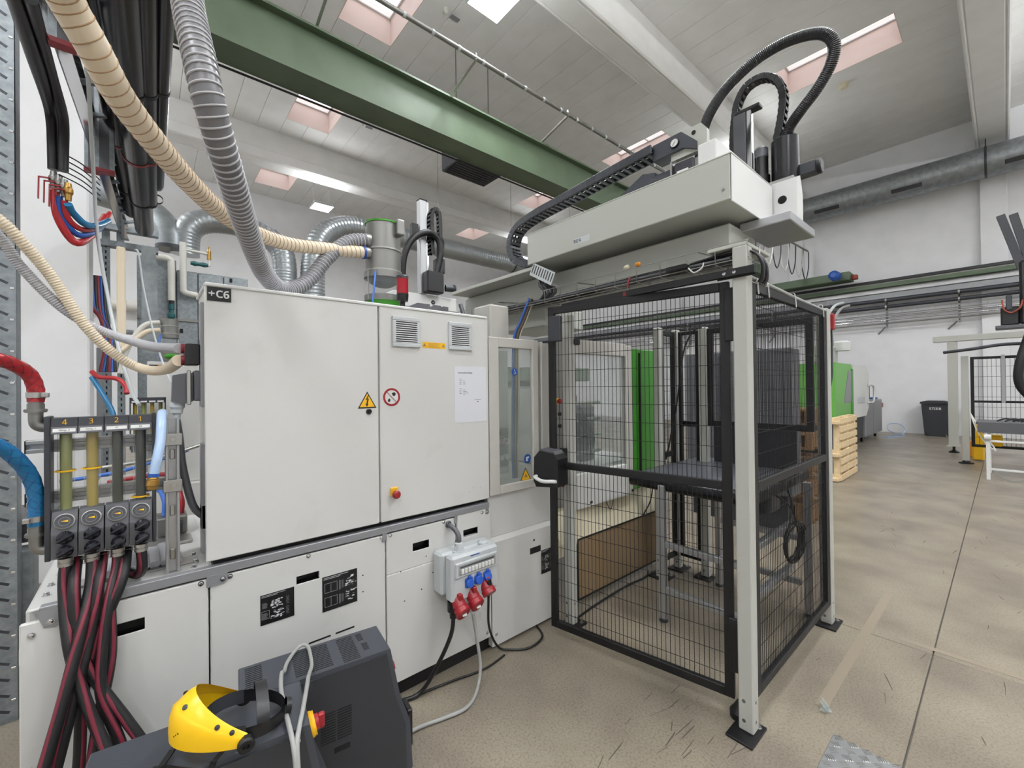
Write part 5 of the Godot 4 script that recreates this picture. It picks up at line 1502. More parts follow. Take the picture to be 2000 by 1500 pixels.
func robot() -> void:
	var t := thing("handling_robot", v3(2.4, 2.2, -1.6), "large white linear handling robot with a long beam cover above the machine and fence", "robot")
	# main beam
	box(2.3, 2.26, -3.35, 2.62, 2.46, -0.92, 0.01); put("main_beam", m.robot_white, t)
	box(2.12, 2.462, -3.3, 2.66, 2.488, -2.2, 0.003); put("deck_plate", m.robot_white, t)
	box(2.095, 2.262, -0.95, 2.4, 2.28, -0.77, 0.003); put("post_bracket", m.robot_white, t)
	box(2.42, 2.1, -3.0, 2.9, 2.26, -2.4, 0.01); put("beam_foot", m.robot_white, t)
	# cover: open underneath shows a smooth bottom, end plate with a lid lip
	box(2.1, 2.498, -2.255, 2.64, 2.716, -0.84, 0.004); var cv := put("beam_cover", m.robot_white, t)
	box(2.098, 2.712, -2.26, 2.645, 2.722, -0.832, 0.003); put("lid", m.robot_white, cv)
	box(2.104, 2.488, -0.838, 2.64, 2.712, -0.832, 0.002); put("end_plate", m.sign_white, cv)
	lathe(v3(2.1, 2.553, -0.872), v3(-1, 0, 0), [[0, 0.009], [0.002, 0.009], [0.002, 0.006], [0.006, 0.005], [0.006, 0]], 12); put("bolt", m.steel, cv)
	box(2.0988, 2.527, -1.81, 2.1, 2.568, -1.68); var lb := put("name_label", m.light_plastic, cv)
	words("M24", 0.022, Transform3D(Basis(v3(0, 0, 1), v3(0, 1, 0), v3(-1, 0, 0)), v3(2.0984, 2.549, -1.782)), m.ink, cv)
	lb.set_meta("label", "pale label lettered M24")
	# raised cover
	box(2.2, 2.72, -1.04, 2.95, 2.875, -0.945, 0.004); put("raised_cover", m.sign_white, t)
	prism([Vector2(-1.2, 2.86), Vector2(-1.0, 2.86), Vector2(-1.0, 2.96), Vector2(-1.03, 3.0), Vector2(-1.2, 3.0)], 0.03, Transform3D(Basis(v3(0, 0, 1), v3(0, 1, 0), v3(-1, 0, 0)), v3(2.25, 0, 0))); put("hose_bracket", m.robot_white, t)
	lathe(v3(2.219, 2.965, -1.07), v3(-1, 0, 0), [[0, 0.012], [0.001, 0.012], [0.001, 0]], 12); put("bracket_hole", m.hole_black, t)
	# air unit with gauge
	prism([Vector2(-1.3, 2.895), Vector2(-1.3, 2.985), Vector2(-1.13, 2.99), Vector2(-1.05, 2.91), Vector2(-1.05, 2.865), Vector2(-1.12, 2.9)], 0.1, Transform3D(Basis(v3(0, 0, 1), v3(0, 1, 0), v3(-1, 0, 0)), v3(2.3, 0, 0))); put("air_unit", m.unit_grey, t)
	lathe(v3(2.2, 2.942, -1.166), v3(-1, 0, 0), [[0, 0.026], [0.008, 0.026], [0.01, 0.022]], 20); var ga := put("gauge", m.black, t)
	lathe(v3(2.2, 2.942, -1.166), v3(-1, 0, 0), [[0.008, 0.022], [0.0085, 0]], 20); put("dial", m.sign_white, ga)
	bar(v3(2.191, 2.93, -1.176), v3(2.191, 2.95, -1.158), 0.002, 0.001); put("needle", m.ink, ga)
	# drive motor under it
	lathe(v3(2.26, 2.79, -1.33), v3(0, -0.06, 1), [[0, 0], [0, 0.05], [0.14, 0.055], [0.14, 0.058]], 8); put("gear_housing", m.unit_grey, t)
	box(2.215, 2.735, -1.185, 2.31, 2.84, -1.07, 0.008); put("drive_motor", m.plastic_dark, t)
	box(2.2135, 2.757, -1.165, 2.215, 2.79, -1.1); var pl := put("motor_plate", m.sign_white, t)
	words("O33", 0.014, Transform3D(Basis(v3(0, 0, 1), v3(0, 1, 0), v3(-1, 0, 0)), v3(2.213, 2.773, -1.132)), m.ink, pl)
	box(2.2, 2.735, -1.195, 2.31, 2.85, -1.186); put("flange", m.steel, t)
	box(2.22, 2.725, -1.07, 2.3, 2.83, -1.02, 0.004); put("flange", m.dull_steel, t)
	lathe(v3(2.25, 2.78, -1.02), v3(0, 0, 1), [[0, 0.032], [0.045, 0.032], [0.05, 0.036], [0.07, 0.036], [0.07, 0]], 12); put("connector", m.black, t)
	box(2.224, 2.765, -0.965, 2.24, 2.785, -0.945); put("yellow_tag", m.yellow, t)
	prism([Vector2(-1.62, 2.72), Vector2(-1.3, 2.72), Vector2(-1.3, 2.84), Vector2(-1.38, 2.86), Vector2(-1.55, 2.78)], 0.08, Transform3D(Basis(v3(0, 0, 1), v3(0, 1, 0), v3(-1, 0, 0)), v3(2.3, 0, 0))); put("motor_hood", m.unit_grey, t)
	# carriage block with bottom plate
	prism([Vector2(2.66, 2.495), Vector2(2.76, 2.5), Vector2(2.762, 2.66), Vector2(2.745, 2.7), Vector2(2.72, 2.76), Vector2(2.66, 2.735)], 0.12, at(0, 0, -0.84)); var cb := put("carriage_block", m.sign_white, t)
	lathe(v3(2.66, 2.632, -0.79), v3(-1, 0, 0), [[0, 0.022], [0.002, 0.022], [0.002, 0.016], [0.0005, 0.016], [0.0005, 0]], 18); put("bore", m.hole_black, cb)
	box(2.66, 2.5, -1.9, 2.8, 2.735, -0.84, 0.01); put("carriage_rail", m.robot_white, t)
	box(2.44, 2.44, -0.93, 2.86, 2.486, -0.69, 0.004); put("carriage_plate", m.aluminium, t)
	# vertical axis
	box(2.72, 2.74, -1.065, 2.77, 3.25, -0.995, 0.003); put("axis_profile", m.plastic_grey, t)
	box(2.725, 2.74, -0.993, 2.76, 3.26, -0.965, 0.003); put("axis_rail", m.chrome, t)
	box(2.72, 3.25, -1.06, 2.78, 3.27, -0.92, 0.003); put("axis_end", m.black, t)
	lathe(v3(2.76, 2.78, -0.925), UP, [[0, 0.045], [0.06, 0.045], [0.06, 0.036], [0.17, 0.036]], 14); put("axis_motor", m.black, t)
	lathe(v3(2.76, 2.95, -0.925), UP, [[0, 0.037], [0.05, 0.037], [0.06, 0.03], [0.06, 0]], 14); put("motor_cap", m.plastic_grey, t)
	lathe(v3(2.79, 2.765, -0.81), UP, [[0, 0.066], [0.02, 0.07], [0.25, 0.07], [0.262, 0.06], [0.262, 0.04], [0.29, 0.036], [0.29, 0]], 20); put("hose_housing", m.black_gloss, t)
	box(2.8, 2.79, -0.76, 2.87, 2.86, -0.665, 0.006); put("swivel_motor", m.plastic_dark, t)
	lathe(v3(2.835, 2.825, -0.665), v3(0, 0, 1), [[0, 0.042], [0.015, 0.042], [0.02, 0.036], [0.02, 0]], 16); put("motor_flange", m.black, t)
	box(2.68, 2.735, -0.86, 2.74, 2.76, -0.74, 0.003); put("clamp_plate", m.steel, t)
	# hoses and chains
	var h := thing("corrugated_conduit", v3(2.5, 2.9, -1.1), "thick black corrugated hose arching high over the robot", "hose")
	ribbed([v3(2.45, 2.9, -1.16), v3(2.45, 3.1, -1.12), v3(2.48, 3.225, -1.07), v3(2.51, 3.323, -0.985), v3(2.54, 3.396, -0.862), v3(2.57, 3.423, -0.724), v3(2.60, 3.398, -0.596), v3(2.63, 3.337, -0.545), v3(2.66, 3.258, -0.56), v3(2.69, 3.178, -0.625), v3(2.72, 3.114, -0.710), v3(2.76, 3.069, -0.775), v3(2.79, 3.0, -0.81)], 0.027, 0.0025, 0.008, 14, 4); put("hose", m.black_gloss, h)
	h = thing("energy_chain", v3(2.78, 2.74, -1.0), "black energy chain bent in a narrow arch beside the vertical robot axis", "energy chain")
	var p := even([v3(2.78, 2.76, -1.085), v3(2.78, 3.1, -1.085), v3(2.78, 3.257, -1.073), v3(2.78, 3.355, -1.055), v3(2.78, 3.425, -1.005), v3(2.78, 3.435, -0.92), v3(2.78, 3.38, -0.845), v3(2.78, 3.28, -0.81), v3(2.78, 3.15, -0.82), v3(2.78, 3.03, -0.845)], 34)
	links(h, p, 0.05, 0.034, v3(1, 0, 0), m.black)
	h = thing("energy_chain", v3(2.22, 2.5, -2.0), "long black energy chain running along the robot beam and curling down at its far end", "energy chain")
	p = even([v3(2.22, 2.955, -1.29), v3(2.22, 2.94, -1.6), v3(2.22, 2.915, -1.95), v3(2.22, 2.895, -2.26), v3(2.22, 2.85, -2.47), v3(2.22, 2.74, -2.545), v3(2.22, 2.62, -2.5), v3(2.22, 2.545, -2.36), v3(2.22, 2.53, -2.26)], 40)
	links(h, p, 0.1, 0.05, v3(1, 0, 0), m.plastic_dark)
	for k in 3:
		tube(PackedVector3Array(Array(p).map(func(v): return v + v3(-0.03 + 0.03 * k, 0, 0))), 0.008, 6)
	put("inner_cables", m.black, h)
	# green bracket end seen behind the chain
	bar(v3(2.6, 2.72, -1.85), v3(2.6, 2.96, -1.72), 0.03, 0.03)
	tag(put("green_stay", m.machine_green), "short bright green stay rising behind the robot beam", "stay")
	# wire cable tray with its cables under the beam
	h = thing("wire_cable_tray", v3(2.17, 2.2, -2.0), "wire basket cable tray full of dark cables under the robot beam", "cable tray")
	for x in [2.1, 2.25]:
		for y in [2.205, 2.285]:
			cyl(v3(x, y, -3.3), v3(x, y, -0.76), 0.0028, 5)
	for x in [2.15, 2.2]:
		cyl(v3(x, 2.202, -3.3), v3(x, 2.202, -0.76), 0.0028, 5)
	put("long_wires", m.steel, h)
	for k in 18:
		var zz := -3.25 + 0.146 * k
		tube(PackedVector3Array([v3(2.1, 2.29, zz), v3(2.1, 2.2, zz), v3(2.25, 2.2, zz), v3(2.25, 2.29, zz)]), 0.0028, 5, false); put("cross_wire", m.steel, h)
	for k in 3:
		cyl(v3(2.1, 2.285, -2.6 + 0.8 * k), v3(2.3, 2.3, -2.6 + 0.8 * k), 0.005, 6)
	put("hangers", m.steel, h)
	for k in 7:
		var x := 2.115 + 0.018 * k
		hose([v3(x, 2.22, -3.28), v3(x + 0.006 * sin(k * 2.0), 2.225 + 0.008 * (k % 3), -2.6), v3(x - 0.008 * cos(k * 1.7), 2.22 + 0.01 * (k % 2), -1.9), v3(x + 0.004, 2.225 + 0.012 * (k % 3), -1.3), v3(x, 2.22, -0.85)], 0.008 + 0.002 * (k % 2), 6, 0.06)
		tag(put("tray_cable", m.rubber if k % 3 else m.plastic_grey), "dark cable lying in the wire tray under the robot beam", "cable", "cables in the robot's wire tray")
	for k in 4:
		hose([v3(2.12 + 0.015 * k, 2.235, -1.05), v3(2.12 + 0.015 * k, 2.25, -0.86), v3(2.13 + 0.02 * k, 2.235, -0.76), v3(2.145 + 0.02 * k, 2.18, -0.725), v3(2.16 + 0.025 * k, 2.12, -0.73), v3(2.18 + 0.025 * k, 2.1, -0.75)], 0.006, 6, 0.02)
		tag(put("bent_cable", m.plastic_grey if k % 2 else m.black), ["grey cable bending from the tray down past the front post top, outermost", "black cable bending from the tray down behind the front post top", "second grey cable bending down beside the front post top", "innermost black cable bending down at the tray end"][k], "cable", "cables bending down at the front post")
	for q in [[-1.423, m.cream, "small pale cable plug beside the orange one under the robot beam"], [-1.35, m.orange, "small orange plug hanging under the robot beam"]]:
		lathe(v3(2.09, 2.295, q[0]), v3(-0.3, 0, 1), [[0, 0.008], [0.01, 0.012], [0.03, 0.012], [0.034, 0.006], [0.034, 0]], 10)
		tag(put("cable_plug", q[1]), q[2], "plug")
	box(2.07, 2.21, -1.16, 2.16, 2.235, -1.05, 0.004); tag(put("cable_splitter", m.black), "flat black cable junction hanging at the tray's front", "junction box")
	hose([v3(2.1, 2.215, -1.05), v3(2.1, 2.185, -1.02), v3(2.1, 2.2, -0.98), v3(2.1, 2.225, -0.97)], 0.004, 6, 0.01); tag(put("white_loop", m.sign_white), "thin white cable loop below the black junction", "cable")
	h = thing("cable_comb", v3(2.2, 2.35, -2.2), "slotted grey cable duct end with cables dropping out under the robot cover", "cable duct")
	X = Transform3D(Basis(v3(1, 0, 0), 0.5), v3(2.15, 2.43, -2.1))
	box(-0.04, -0.07, -0.12, 0.06, -0.066, 0.12); box(-0.044, -0.07, -0.12, -0.04, 0.02, 0.12)
	put("duct", m.light_plastic, h)
	for k in 9:
		box(-0.045, -0.05, -0.11 + 0.026 * k, -0.0435, 0.01, -0.1 + 0.026 * k)
	put("slots", m.grille_dark, h)
	X = Transform3D.IDENTITY
	for k in 4:
		hose([v3(2.14 + 0.015 * k, 2.4, -2.16), v3(2.12 + 0.015 * k, 2.34, -2.15 + 0.02 * k), v3(2.14 + 0.015 * k, 2.28, -2.12 + 0.02 * k), v3(2.15, 2.22, -2.2)], 0.011, 6, 0.02); put("cable", m.plastic_grey if k % 2 else m.plastic_dark, h)


# ---------------------------------------------------------------- overhead media bridge, hoses, material loader
func helix(p: PackedVector3Array, r: float, pitch: float, w: float, per := 14) -> void:
	var o := PackedVector3Array()
	var rad := PackedFloat32Array()
	var f := Vector3.ZERO
	var n := p.size()
	var stp := p[0].distance_to(p[1])
	for i in n:
		var d := (p[mini(i + 1, n - 1)] - p[maxi(i - 1, 0)]).normalized()
		f = side(d) if i == 0 else (f - d * f.dot(d)).normalized()
		var a := TAU * stp * i / pitch
		o.push_back(p[i] + (f * cos(a) + d.cross(f) * sin(a)) * r)
	tube(o, w, 5, true)


func spiral_hose(t: Node, p: Array, r: float, pitch: float, w: float, body: Material, rib: Material) -> void:
	var e := even(p, int(length_of(p) / pitch * 12.0))
	hose(p, r, 16, 0.02); put("hose_body", body, t)
	helix(e, r + w * 0.15, pitch, w); put("spiral_rib", rib, t)


func media_bridge() -> void:
	# slotted galvanised upright at the left edge of the picture
	var t := thing("rack_upright", v3(-0.56, 0, -3.25), "galvanised perforated upright at the left edge of the picture", "upright")
	box(-0.64, 0, -3.205, -0.49, 4.6, -3.2, 0.001); put("web", m.galvanised, t)
	box(-0.495, 0, -3.3, -0.49, 4.6, -3.2, 0.001); put("flange", m.galvanised, t)
	for k in 58:
		var y := 0.06 + 0.078 * k
		X = Transform3D(Basis(v3(0, 0, 1), -0.5 if k % 1 == 0 else 0.0), v3(-0.535, y, -3.199))
		box(-0.02, -0.006, -0.001, 0.02, 0.006, 0.0006); X = Transform3D.IDENTITY
		put("slot", m.plastic_dark, t)
	for k in 29:
		var y := 0.1 + 0.156 * k
		box(-0.512, y, -3.2, -0.496, y + 0.012, -3.197, 0.003)
	stuff(put("embossed_ribs", m.chrome, t))
	t = thing("rack_beam", v3(-0.6, 0.8, -3.4), "grey steel shelf beam fixed to the upright, behind the machine's left end", "beam")
	box(-0.9, 0.83, -3.42, -0.33, 0.93, -3.36, 0.003); box(-0.9, 0.92, -3.9, -0.4, 0.935, -3.36, 0.002); put("beam", m.plastic_dark, t)
	box(-0.56, 0.4, -3.44, -0.45, 0.8, -3.3, 0.003); put("bracket", m.galvanised, t)
	# support frame of the media bridge
	t = thing("bridge_support", v3(-0.25, 0, -5.95), "slotted galvanised post and cross struts carrying the overhead pipes beside the white pier", "support frame")
	for x in [-0.31, -0.2]:
		box(x - 0.03, 0, -5.99, x + 0.03, 3.35, -5.94, 0.002); put("post", m.galvanised, t)
		for k in 44:
			box(x - 0.006, 0.5 + 0.06 * k, -5.94, x + 0.006, 0.53 + 0.06 * k, -5.939)
		stuff(put("slots", m.hole_black, t))
	box(-0.36, 3.09, -6.0, 0.1, 3.15, -5.9, 0.002); box(-0.36, 3.24, -5.9, 0.1, 3.3, -5.82, 0.002); put("cross_strut", m.galvanised, t)
	box(-0.34, 2.2, -5.9, -0.1, 2.23, -5.7, 0.002); put("bracket", m.galvanised, t)
	# ladder of the bridge
	t = thing("cable_ladder", v3(-0.2, 3.2, -4.0), "galvanised cable ladder running overhead from the upper left into the picture", "cable ladder")
	bar(v3(-0.35, 3.23, -1.6), v3(-0.18, 3.2, -5.8), 0.012, 0.11); put("side_rail", m.galvanised, t)
	bar(v3(-0.325, 3.285, -1.6), v3(-0.155, 3.255, -5.8), 0.05, 0.004); bar(v3(-0.325, 3.175, -1.6), v3(-0.155, 3.145, -5.8), 0.05, 0.004); put("rail_flange", m.chrome, t)
	bar(v3(-0.05, 3.3, -1.6), v3(-0.0, 3.28, -5.8), 0.012, 0.11); put("side_rail", m.galvanised, t)
	for k in 12:
		bar(v3(-0.34 + 0.014 * k, 3.22, -1.75 - 0.34 * k), v3(-0.04 + 0.003 * k, 3.29, -1.75 - 0.34 * k), 0.03, 0.02); put("rung", m.galvanised, t)
	for q in [[-0.331, 3.03, -2.5, 0.045, "wide galvanised hanger channel with a dark red end cap, leftmost"], [-0.235, 2.98, -2.42, 0.05, "galvanised hanger channel with a dark red end cap, right of the ladder rail"], [-0.19, 2.95, -3.58, 0.045, "galvanised hanger channel with a dark red end cap, lower and farther back"], [-0.255, 3.0, -3.75, 0.035, "thin galvanised hanger channel with a dark red cap behind the ladder rail"]]:
		var h := thing("hanger_channel", v3(q[0], q[1], q[2]), q[4], "hanger", "capped hanger channels of the media bridge")
		box(q[0] - q[3], q[1] + 0.02, q[2] - 0.02, q[0] + q[3], q[1] + 0.75, q[2] + 0.02, 0.003); put("channel", m.galvanised, h)
		box(q[0] - q[3] * 0.5, q[1] + 0.02, q[2] + 0.0195, q[0] + q[3] * 0.5, q[1] + 0.75, q[2] + 0.0205); put("groove", m.plastic_grey, h)
		box(q[0] - q[3] - 0.003, q[1], q[2] - 0.023, q[0] + q[3] + 0.003, q[1] + 0.024, q[2] + 0.023, 0.003); put("end_cap", m.deep_red, h)
	# black insulated pipes along the bridge
	var bp := [[v3(-0.1, 3.215, -1.2), v3(-0.01, 3.205, -5.55), 0.072, "thickest black insulated pipe of the overhead bridge, ending near the cross strut"], [v3(-0.015, 3.24, -1.2), v3(0.03, 3.2, -4.72), 0.045, "medium black pipe right of the thickest one on the overhead bridge"], [v3(0.06, 3.26, -1.2), v3(0.075, 3.24, -4.4), 0.035, "thin black pipe on the right edge of the overhead bridge"], [v3(-0.19, 3.3, -1.2), v3(-0.1, 3.28, -5.3), 0.06, "black pipe on the left of the thickest one, behind the ladder rungs"]]
	for q in bp:
		var a: Vector3 = q[0]
		var b: Vector3 = q[1]
		var d := (b - a).normalized()
		var h := thing("insulated_pipe", (a + b) / 2.0, q[3], "pipe", "black pipes of the overhead bridge")
		var L := a.distance_to(b)
		lathe(a, d, [[0, 0], [0, q[2]], [L - 0.06, q[2]], [L, q[2] * 0.8], [L, 0]], 20); put("pipe", m.black_gloss, h)
		for k in 4:
			lathe(a + d * (0.9 + 0.85 * k), d, [[0, q[2]], [0, q[2] * 1.06], [0.03, q[2] * 1.06], [0.03, q[2]]], 20); put("joint_band", m.rubber if k % 2 else m.deep_red, h)
	# two insulated down pipes with ball valves and hoses
	t = thing("insulated_pipe", v3(-0.34, 2.75, -2.9), "pair of black insulated pipes bending down to ball valves beside the ladder", "pipe", "")
	hose([v3(-0.335, 2.96, -2.1), v3(-0.345, 2.985, -2.53), v3(-0.355, 3.02, -3.0), v3(-0.357, 2.98, -3.13), v3(-0.361, 2.9, -3.19), v3(-0.361, 2.77, -3.204)], 0.023, 12); put("pipe", m.black, t)
	hose([v3(-0.295, 2.96, -2.15), v3(-0.315, 3.03, -2.75), v3(-0.31, 3.0, -3.0), v3(-0.313, 2.96, -3.1), v3(-0.32, 2.88, -3.16), v3(-0.323, 2.76, -3.171)], 0.02, 12); put("pipe", m.black, t)
	for k in 5:
		hose([v3(-0.34, 2.86 - 0.03 * k, -3.17), v3(-0.26, 2.85 - 0.03 * k, -3.25), v3(-0.2, 2.84 - 0.03 * k, -3.4)], 0.0035, 5); put("tie_wire", m.black, t)
	var vl := [[-0.361, 2.7, -3.204, "ball valve with a long red lever, leftmost of the cluster"], [-0.34, 2.68, -3.19, "ball valve with a red lever, second of the cluster"], [-0.32, 2.66, -3.175, "ball valve with a red lever, third of the cluster"], [-0.305, 2.64, -3.16, "brass ball valve nearest the black pipe, rightmost of the cluster"]]
	for q in vl:
		var p0 := v3(q[0], q[1], q[2])
		var h := thing("ball_valve", p0, q[3], "valve", "ball valves on the black pipes")
		lathe(p0 + v3(0, 0.06, 0), v3(0, -1, 0), [[0, 0], [0, 0.013], [0.02, 0.015], [0.03, 0.02], [0.05, 0.02], [0.06, 0.015], [0.09, 0.013], [0.09, 0]], 10); put("body", m.brass if q[0] > -0.31 else m.dull_steel, h)
		bar(p0 + v3(-0.01, 0.015, 0.02), p0 + v3(-0.05, 0.012, 0.02), 0.012, 0.005); bar(p0 + v3(-0.05, 0.014, 0.02), p0 + v3(-0.052, -0.1, 0.02), 0.012, 0.005); put("lever", m.red, h)
	var wh := [[[v3(-0.357, 2.66, -3.2), v3(-0.348, 2.535, -3.2), v3(-0.309, 2.44, -3.24), v3(-0.274, 2.43, -3.28), v3(-0.236, 2.552, -3.5), v3(-0.197, 2.74, -3.75)], m.hose_red, 0.019, "red water hose looping from the leftmost ball valve"], [[v3(-0.34, 2.63, -3.185), v3(-0.335, 2.54, -3.2), v3(-0.29, 2.47, -3.25), v3(-0.25, 2.5, -3.35), v3(-0.21, 2.62, -3.6), v3(-0.19, 2.76, -3.8)], m.sign_blue, 0.015, "dark blue water hose looping between the red ones"], [[v3(-0.32, 2.61, -3.17), v3(-0.31, 2.53, -3.2), v3(-0.27, 2.5, -3.26), v3(-0.23, 2.55, -3.4), v3(-0.2, 2.66, -3.65), v3(-0.18, 2.78, -3.8)], m.hose_red, 0.014, "thinner red water hose looping beside the blue one"], [[v3(-0.305, 2.59, -3.155), v3(-0.29, 2.56, -3.2), v3(-0.25, 2.53, -3.26), v3(-0.21, 2.58, -3.42), v3(-0.18, 2.7, -3.7)], m.hose_blue, 0.017, "bright blue water hose looping from the rightmost ball valve"]]
	for q in wh:
		hose(q[0], q[2], 12, 0.02); tag(put("water_hose", q[1]), q[3], "hose", "hoses below the ball valves")
	hose([v3(-0.204, 3.234, -2.62), v3(-0.203, 3.102, -2.8), v3(-0.215, 2.824, -3.21), v3(-0.205, 2.471, -3.335), v3(-0.156, 2.094, -3.296), v3(-0.115, 1.851, -3.131), v3(-0.064, 1.628, -2.957), v3(-0.03, 1.55, -2.8)], 0.0085, 8)
	tag(put("plastic_tube", m.light_plastic), "long thin grey plastic tube hanging down from the overhead bridge", "tube")
	hose([v3(-0.06, 2.62, -4.02), v3(-0.04, 2.59, -3.99), v3(-0.016, 2.354, -3.965), v3(0.036, 2.014, -3.791), v3(0.087, 1.758, -3.486), v3(0.112, 1.65, -3.07)], 0.006, 6)
	tag(put("thin_wire", m.light_plastic), "thin pale wire sagging from the bridge towards the cabinet's left flank", "wire")
	# flattened flexible sheet: silver cable cover below the pipes
	prism([Vector2(-0.036, 3.06), Vector2(0.075, 3.06), Vector2(0.1, 1.99), Vector2(-0.036, 1.99)], 0.015, at(0, 0, -5.62))
	tag(put("cable_cover", m.duct_galvanised), "long grey perforated cover plate hanging below the end of the black pipes", "cover")


func hoses_and_loader() -> void:
	var t := thing("material_hose", v3(0.2, 2.35, -2.0), "thick cream spiral hose sweeping from the upper left to the material loader", "hose")
	spiral_hose(t, [v3(-0.17, 2.53, -1.1), v3(-0.153, 2.497, -1.246), v3(-0.131, 2.478, -1.333), v3(-0.094, 2.433, -1.394), v3(-0.052, 2.388, -1.49), v3(0.018, 2.355, -1.628), v3(0.117, 2.345, -1.852), v3(0.232, 2.347, -2.083), v3(0.375, 2.36, -2.29), v3(0.565, 2.385, -2.456), v3(0.795, 2.425, -2.54), v3(1.03, 2.455, -2.56)], 0.035, 0.0205, 0.0016, m.beige_hose, m.beige_rib)
	t = thing("material_hose", v3(0.4, 2.1, -2.0), "thick grey ribbed hose hanging in a deep loop behind the cabinet up to the loader", "hose")
	spiral_hose(t, [v3(0.09, 3.1, -1.62), v3(0.092, 2.905, -1.56), v3(0.092, 2.723, -1.495), v3(0.113, 2.487, -1.39), v3(0.141, 2.357, -1.40), v3(0.199, 2.264, -1.54), v3(0.297, 2.19, -1.85), v3(0.415, 2.14, -2.2), v3(0.542, 2.13, -2.42), v3(0.676, 2.215, -2.51), v3(0.795, 2.375, -2.543), v3(0.921, 2.5, -2.565), v3(1.04, 2.535, -2.56)], 0.0375, 0.0135, 0.0032, m.grey_hose, m.grey_rib)
	t = thing("material_hose", v3(-0.1, 1.75, -2.8), "small cream corrugated hose sagging from the left to the black coupling on the cabinet", "hose")
	ribbed([v3(-0.52, 2.38, -2.66), v3(-0.448, 2.319, -2.689), v3(-0.404, 2.262, -2.717), v3(-0.323, 2.136, -2.78), v3(-0.213, 1.919, -2.819), v3(-0.099, 1.781, -2.854), v3(-0.003, 1.726, -2.838), v3(0.07, 1.72, -2.6), v3(0.1, 1.742, -2.2)], 0.021, 0.003, 0.011, 12, 4); put("hose_body", m.beige_hose, t)
	t = thing("material_hose", v3(-0.15, 1.85, -2.8), "small grey corrugated hose sagging from the left to the black coupling on the cabinet", "hose")
	ribbed([v3(-0.53, 2.36, -2.74), v3(-0.461, 2.263, -2.766), v3(-0.415, 2.168, -2.794), v3(-0.296, 2.007, -2.824), v3(-0.18, 1.921, -2.857), v3(-0.051, 1.863, -2.8), v3(0.03, 1.82, -2.55), v3(0.1, 1.79, -2.2)], 0.019, 0.003, 0.0095, 12, 4); put("hose_body", m.grey_rib, t)
	# loader canister
	var c := v3(1.148, 0, -2.58)
	t = thing("material_loader", v3(c.x, 2.05, c.z), "round steel loader with a clear lower cylinder and green base behind the cabinet", "material loader")
	lathe(c + v3(0, 2.35, 0), UP, [[0, 0.108], [0.133, 0.108], [0.3, 0.107], [0.3, 0]], 32); put("steel_body", m.dull_steel, t)
	for y in [2.478, 2.345]:
		lathe(c + v3(0, y, 0), UP, [[0, 0.108], [0.002, 0.115], [0.012, 0.115], [0.014, 0.108]], 32); put("clamp_ring", m.steel, t)
	lathe(c + v3(0, 2.65, 0), UP, [[0, 0.107], [0, 0.112], [0.01, 0.112], [0.014, 0.1], [0.016, 0]], 32); put("lid", m.machine_green, t)
	lathe(c + v3(0, 2.308, 0), UP, [[0, 0.118], [0.04, 0.118], [0.042, 0.1]], 32); put("upper_collar", m.dull_steel, t)
	lathe(c + v3(0, 2.2, 0), UP, [[0, 0.114], [0.108, 0.114]], 32); put("clear_cylinder", m.glass, t)
	lathe(c + v3(0, 2.315, 0), v3(0, -1, 0), [[0, 0.1], [0.03, 0.085], [0.05, 0.05], [0.05, 0]], 24); put("filter_cone", m.plastic_grey, t)
	lathe(c + v3(0, 2.165, 0), UP, [[0, 0.116], [0.035, 0.118], [0.037, 0.1]], 32); put("lower_collar", m.dull_steel, t)
	lathe(c + v3(0, 2.05, 0), UP, [[0, 0.06], [0.06, 0.1], [0.115, 0.112]], 32); put("green_base", m.machine_green, t)
	box(c.x + 0.035, 2.575, c.z + 0.07, c.x + 0.085, 2.67, c.z + 0.135, 0.006); put("motor_box", m.dull_steel, t)
	lathe(v3(1.03, 2.455, -2.56), v3(1, 0, 0), [[-0.02, 0.036], [0.02, 0.036], [0.02, 0.03], [0.05, 0.04]], 16); lathe(v3(1.04, 2.535, -2.56), v3(1, 0, 0), [[-0.02, 0.04], [0.01, 0.04], [0.01, 0.032], [0.05, 0.034]], 16); put("inlet", m.dull_steel, t)
	lathe(v3(1.012, 2.452, -2.56), v3(1, 0.1, 0), [[-0.006, 0.036], [-0.006, 0.039], [0.008, 0.039], [0.008, 0.036]], 16); put("hose_clamp", m.sign_blue, t)
	hose([v3(1.06, 2.33, -2.5), v3(1.04, 2.28, -2.46), v3(1.02, 2.16, -2.44), v3(1.0, 2.05, -2.42)], 0.006, 6); put("air_line", m.air_blue, t)
	for s in [-0.112, 0.105]:
		cyl(c + v3(s, 2.17, 0.03), c + v3(s, 2.34, 0.03), 0.004, 6); put("tie_rod", m.steel, t)
	box(0.95, 2.05, -2.9, 1.35, 2.09, -2.43, 0.004); put("mounting_plate", m.plastic_dark, t)
	# signal lamp
	t = thing("signal_lamp", v3(1.09, 2.05, -2.2), "red signal lamp on a black foot on top of the cabinet", "signal lamp")
	lathe(v3(1.09, 2.045, -2.2), UP, [[0, 0.022], [0.005, 0.022], [0.008, 0.014], [0.055, 0.014], [0.06, 0.03], [0.09, 0.033], [0.1, 0.033]], 20); put("foot", m.black, t)
	lathe(v3(1.09, 2.145, -2.2), UP, [[0, 0.032], [0.085, 0.032], [0.085, 0]], 24); put("red_lens", m.beacon_red, t)
	lathe(v3(1.09, 2.23, -2.2), UP, [[0, 0.033], [0.014, 0.033], [0.018, 0.028], [0.018, 0]], 24); put("cap", m.plastic_dark, t)
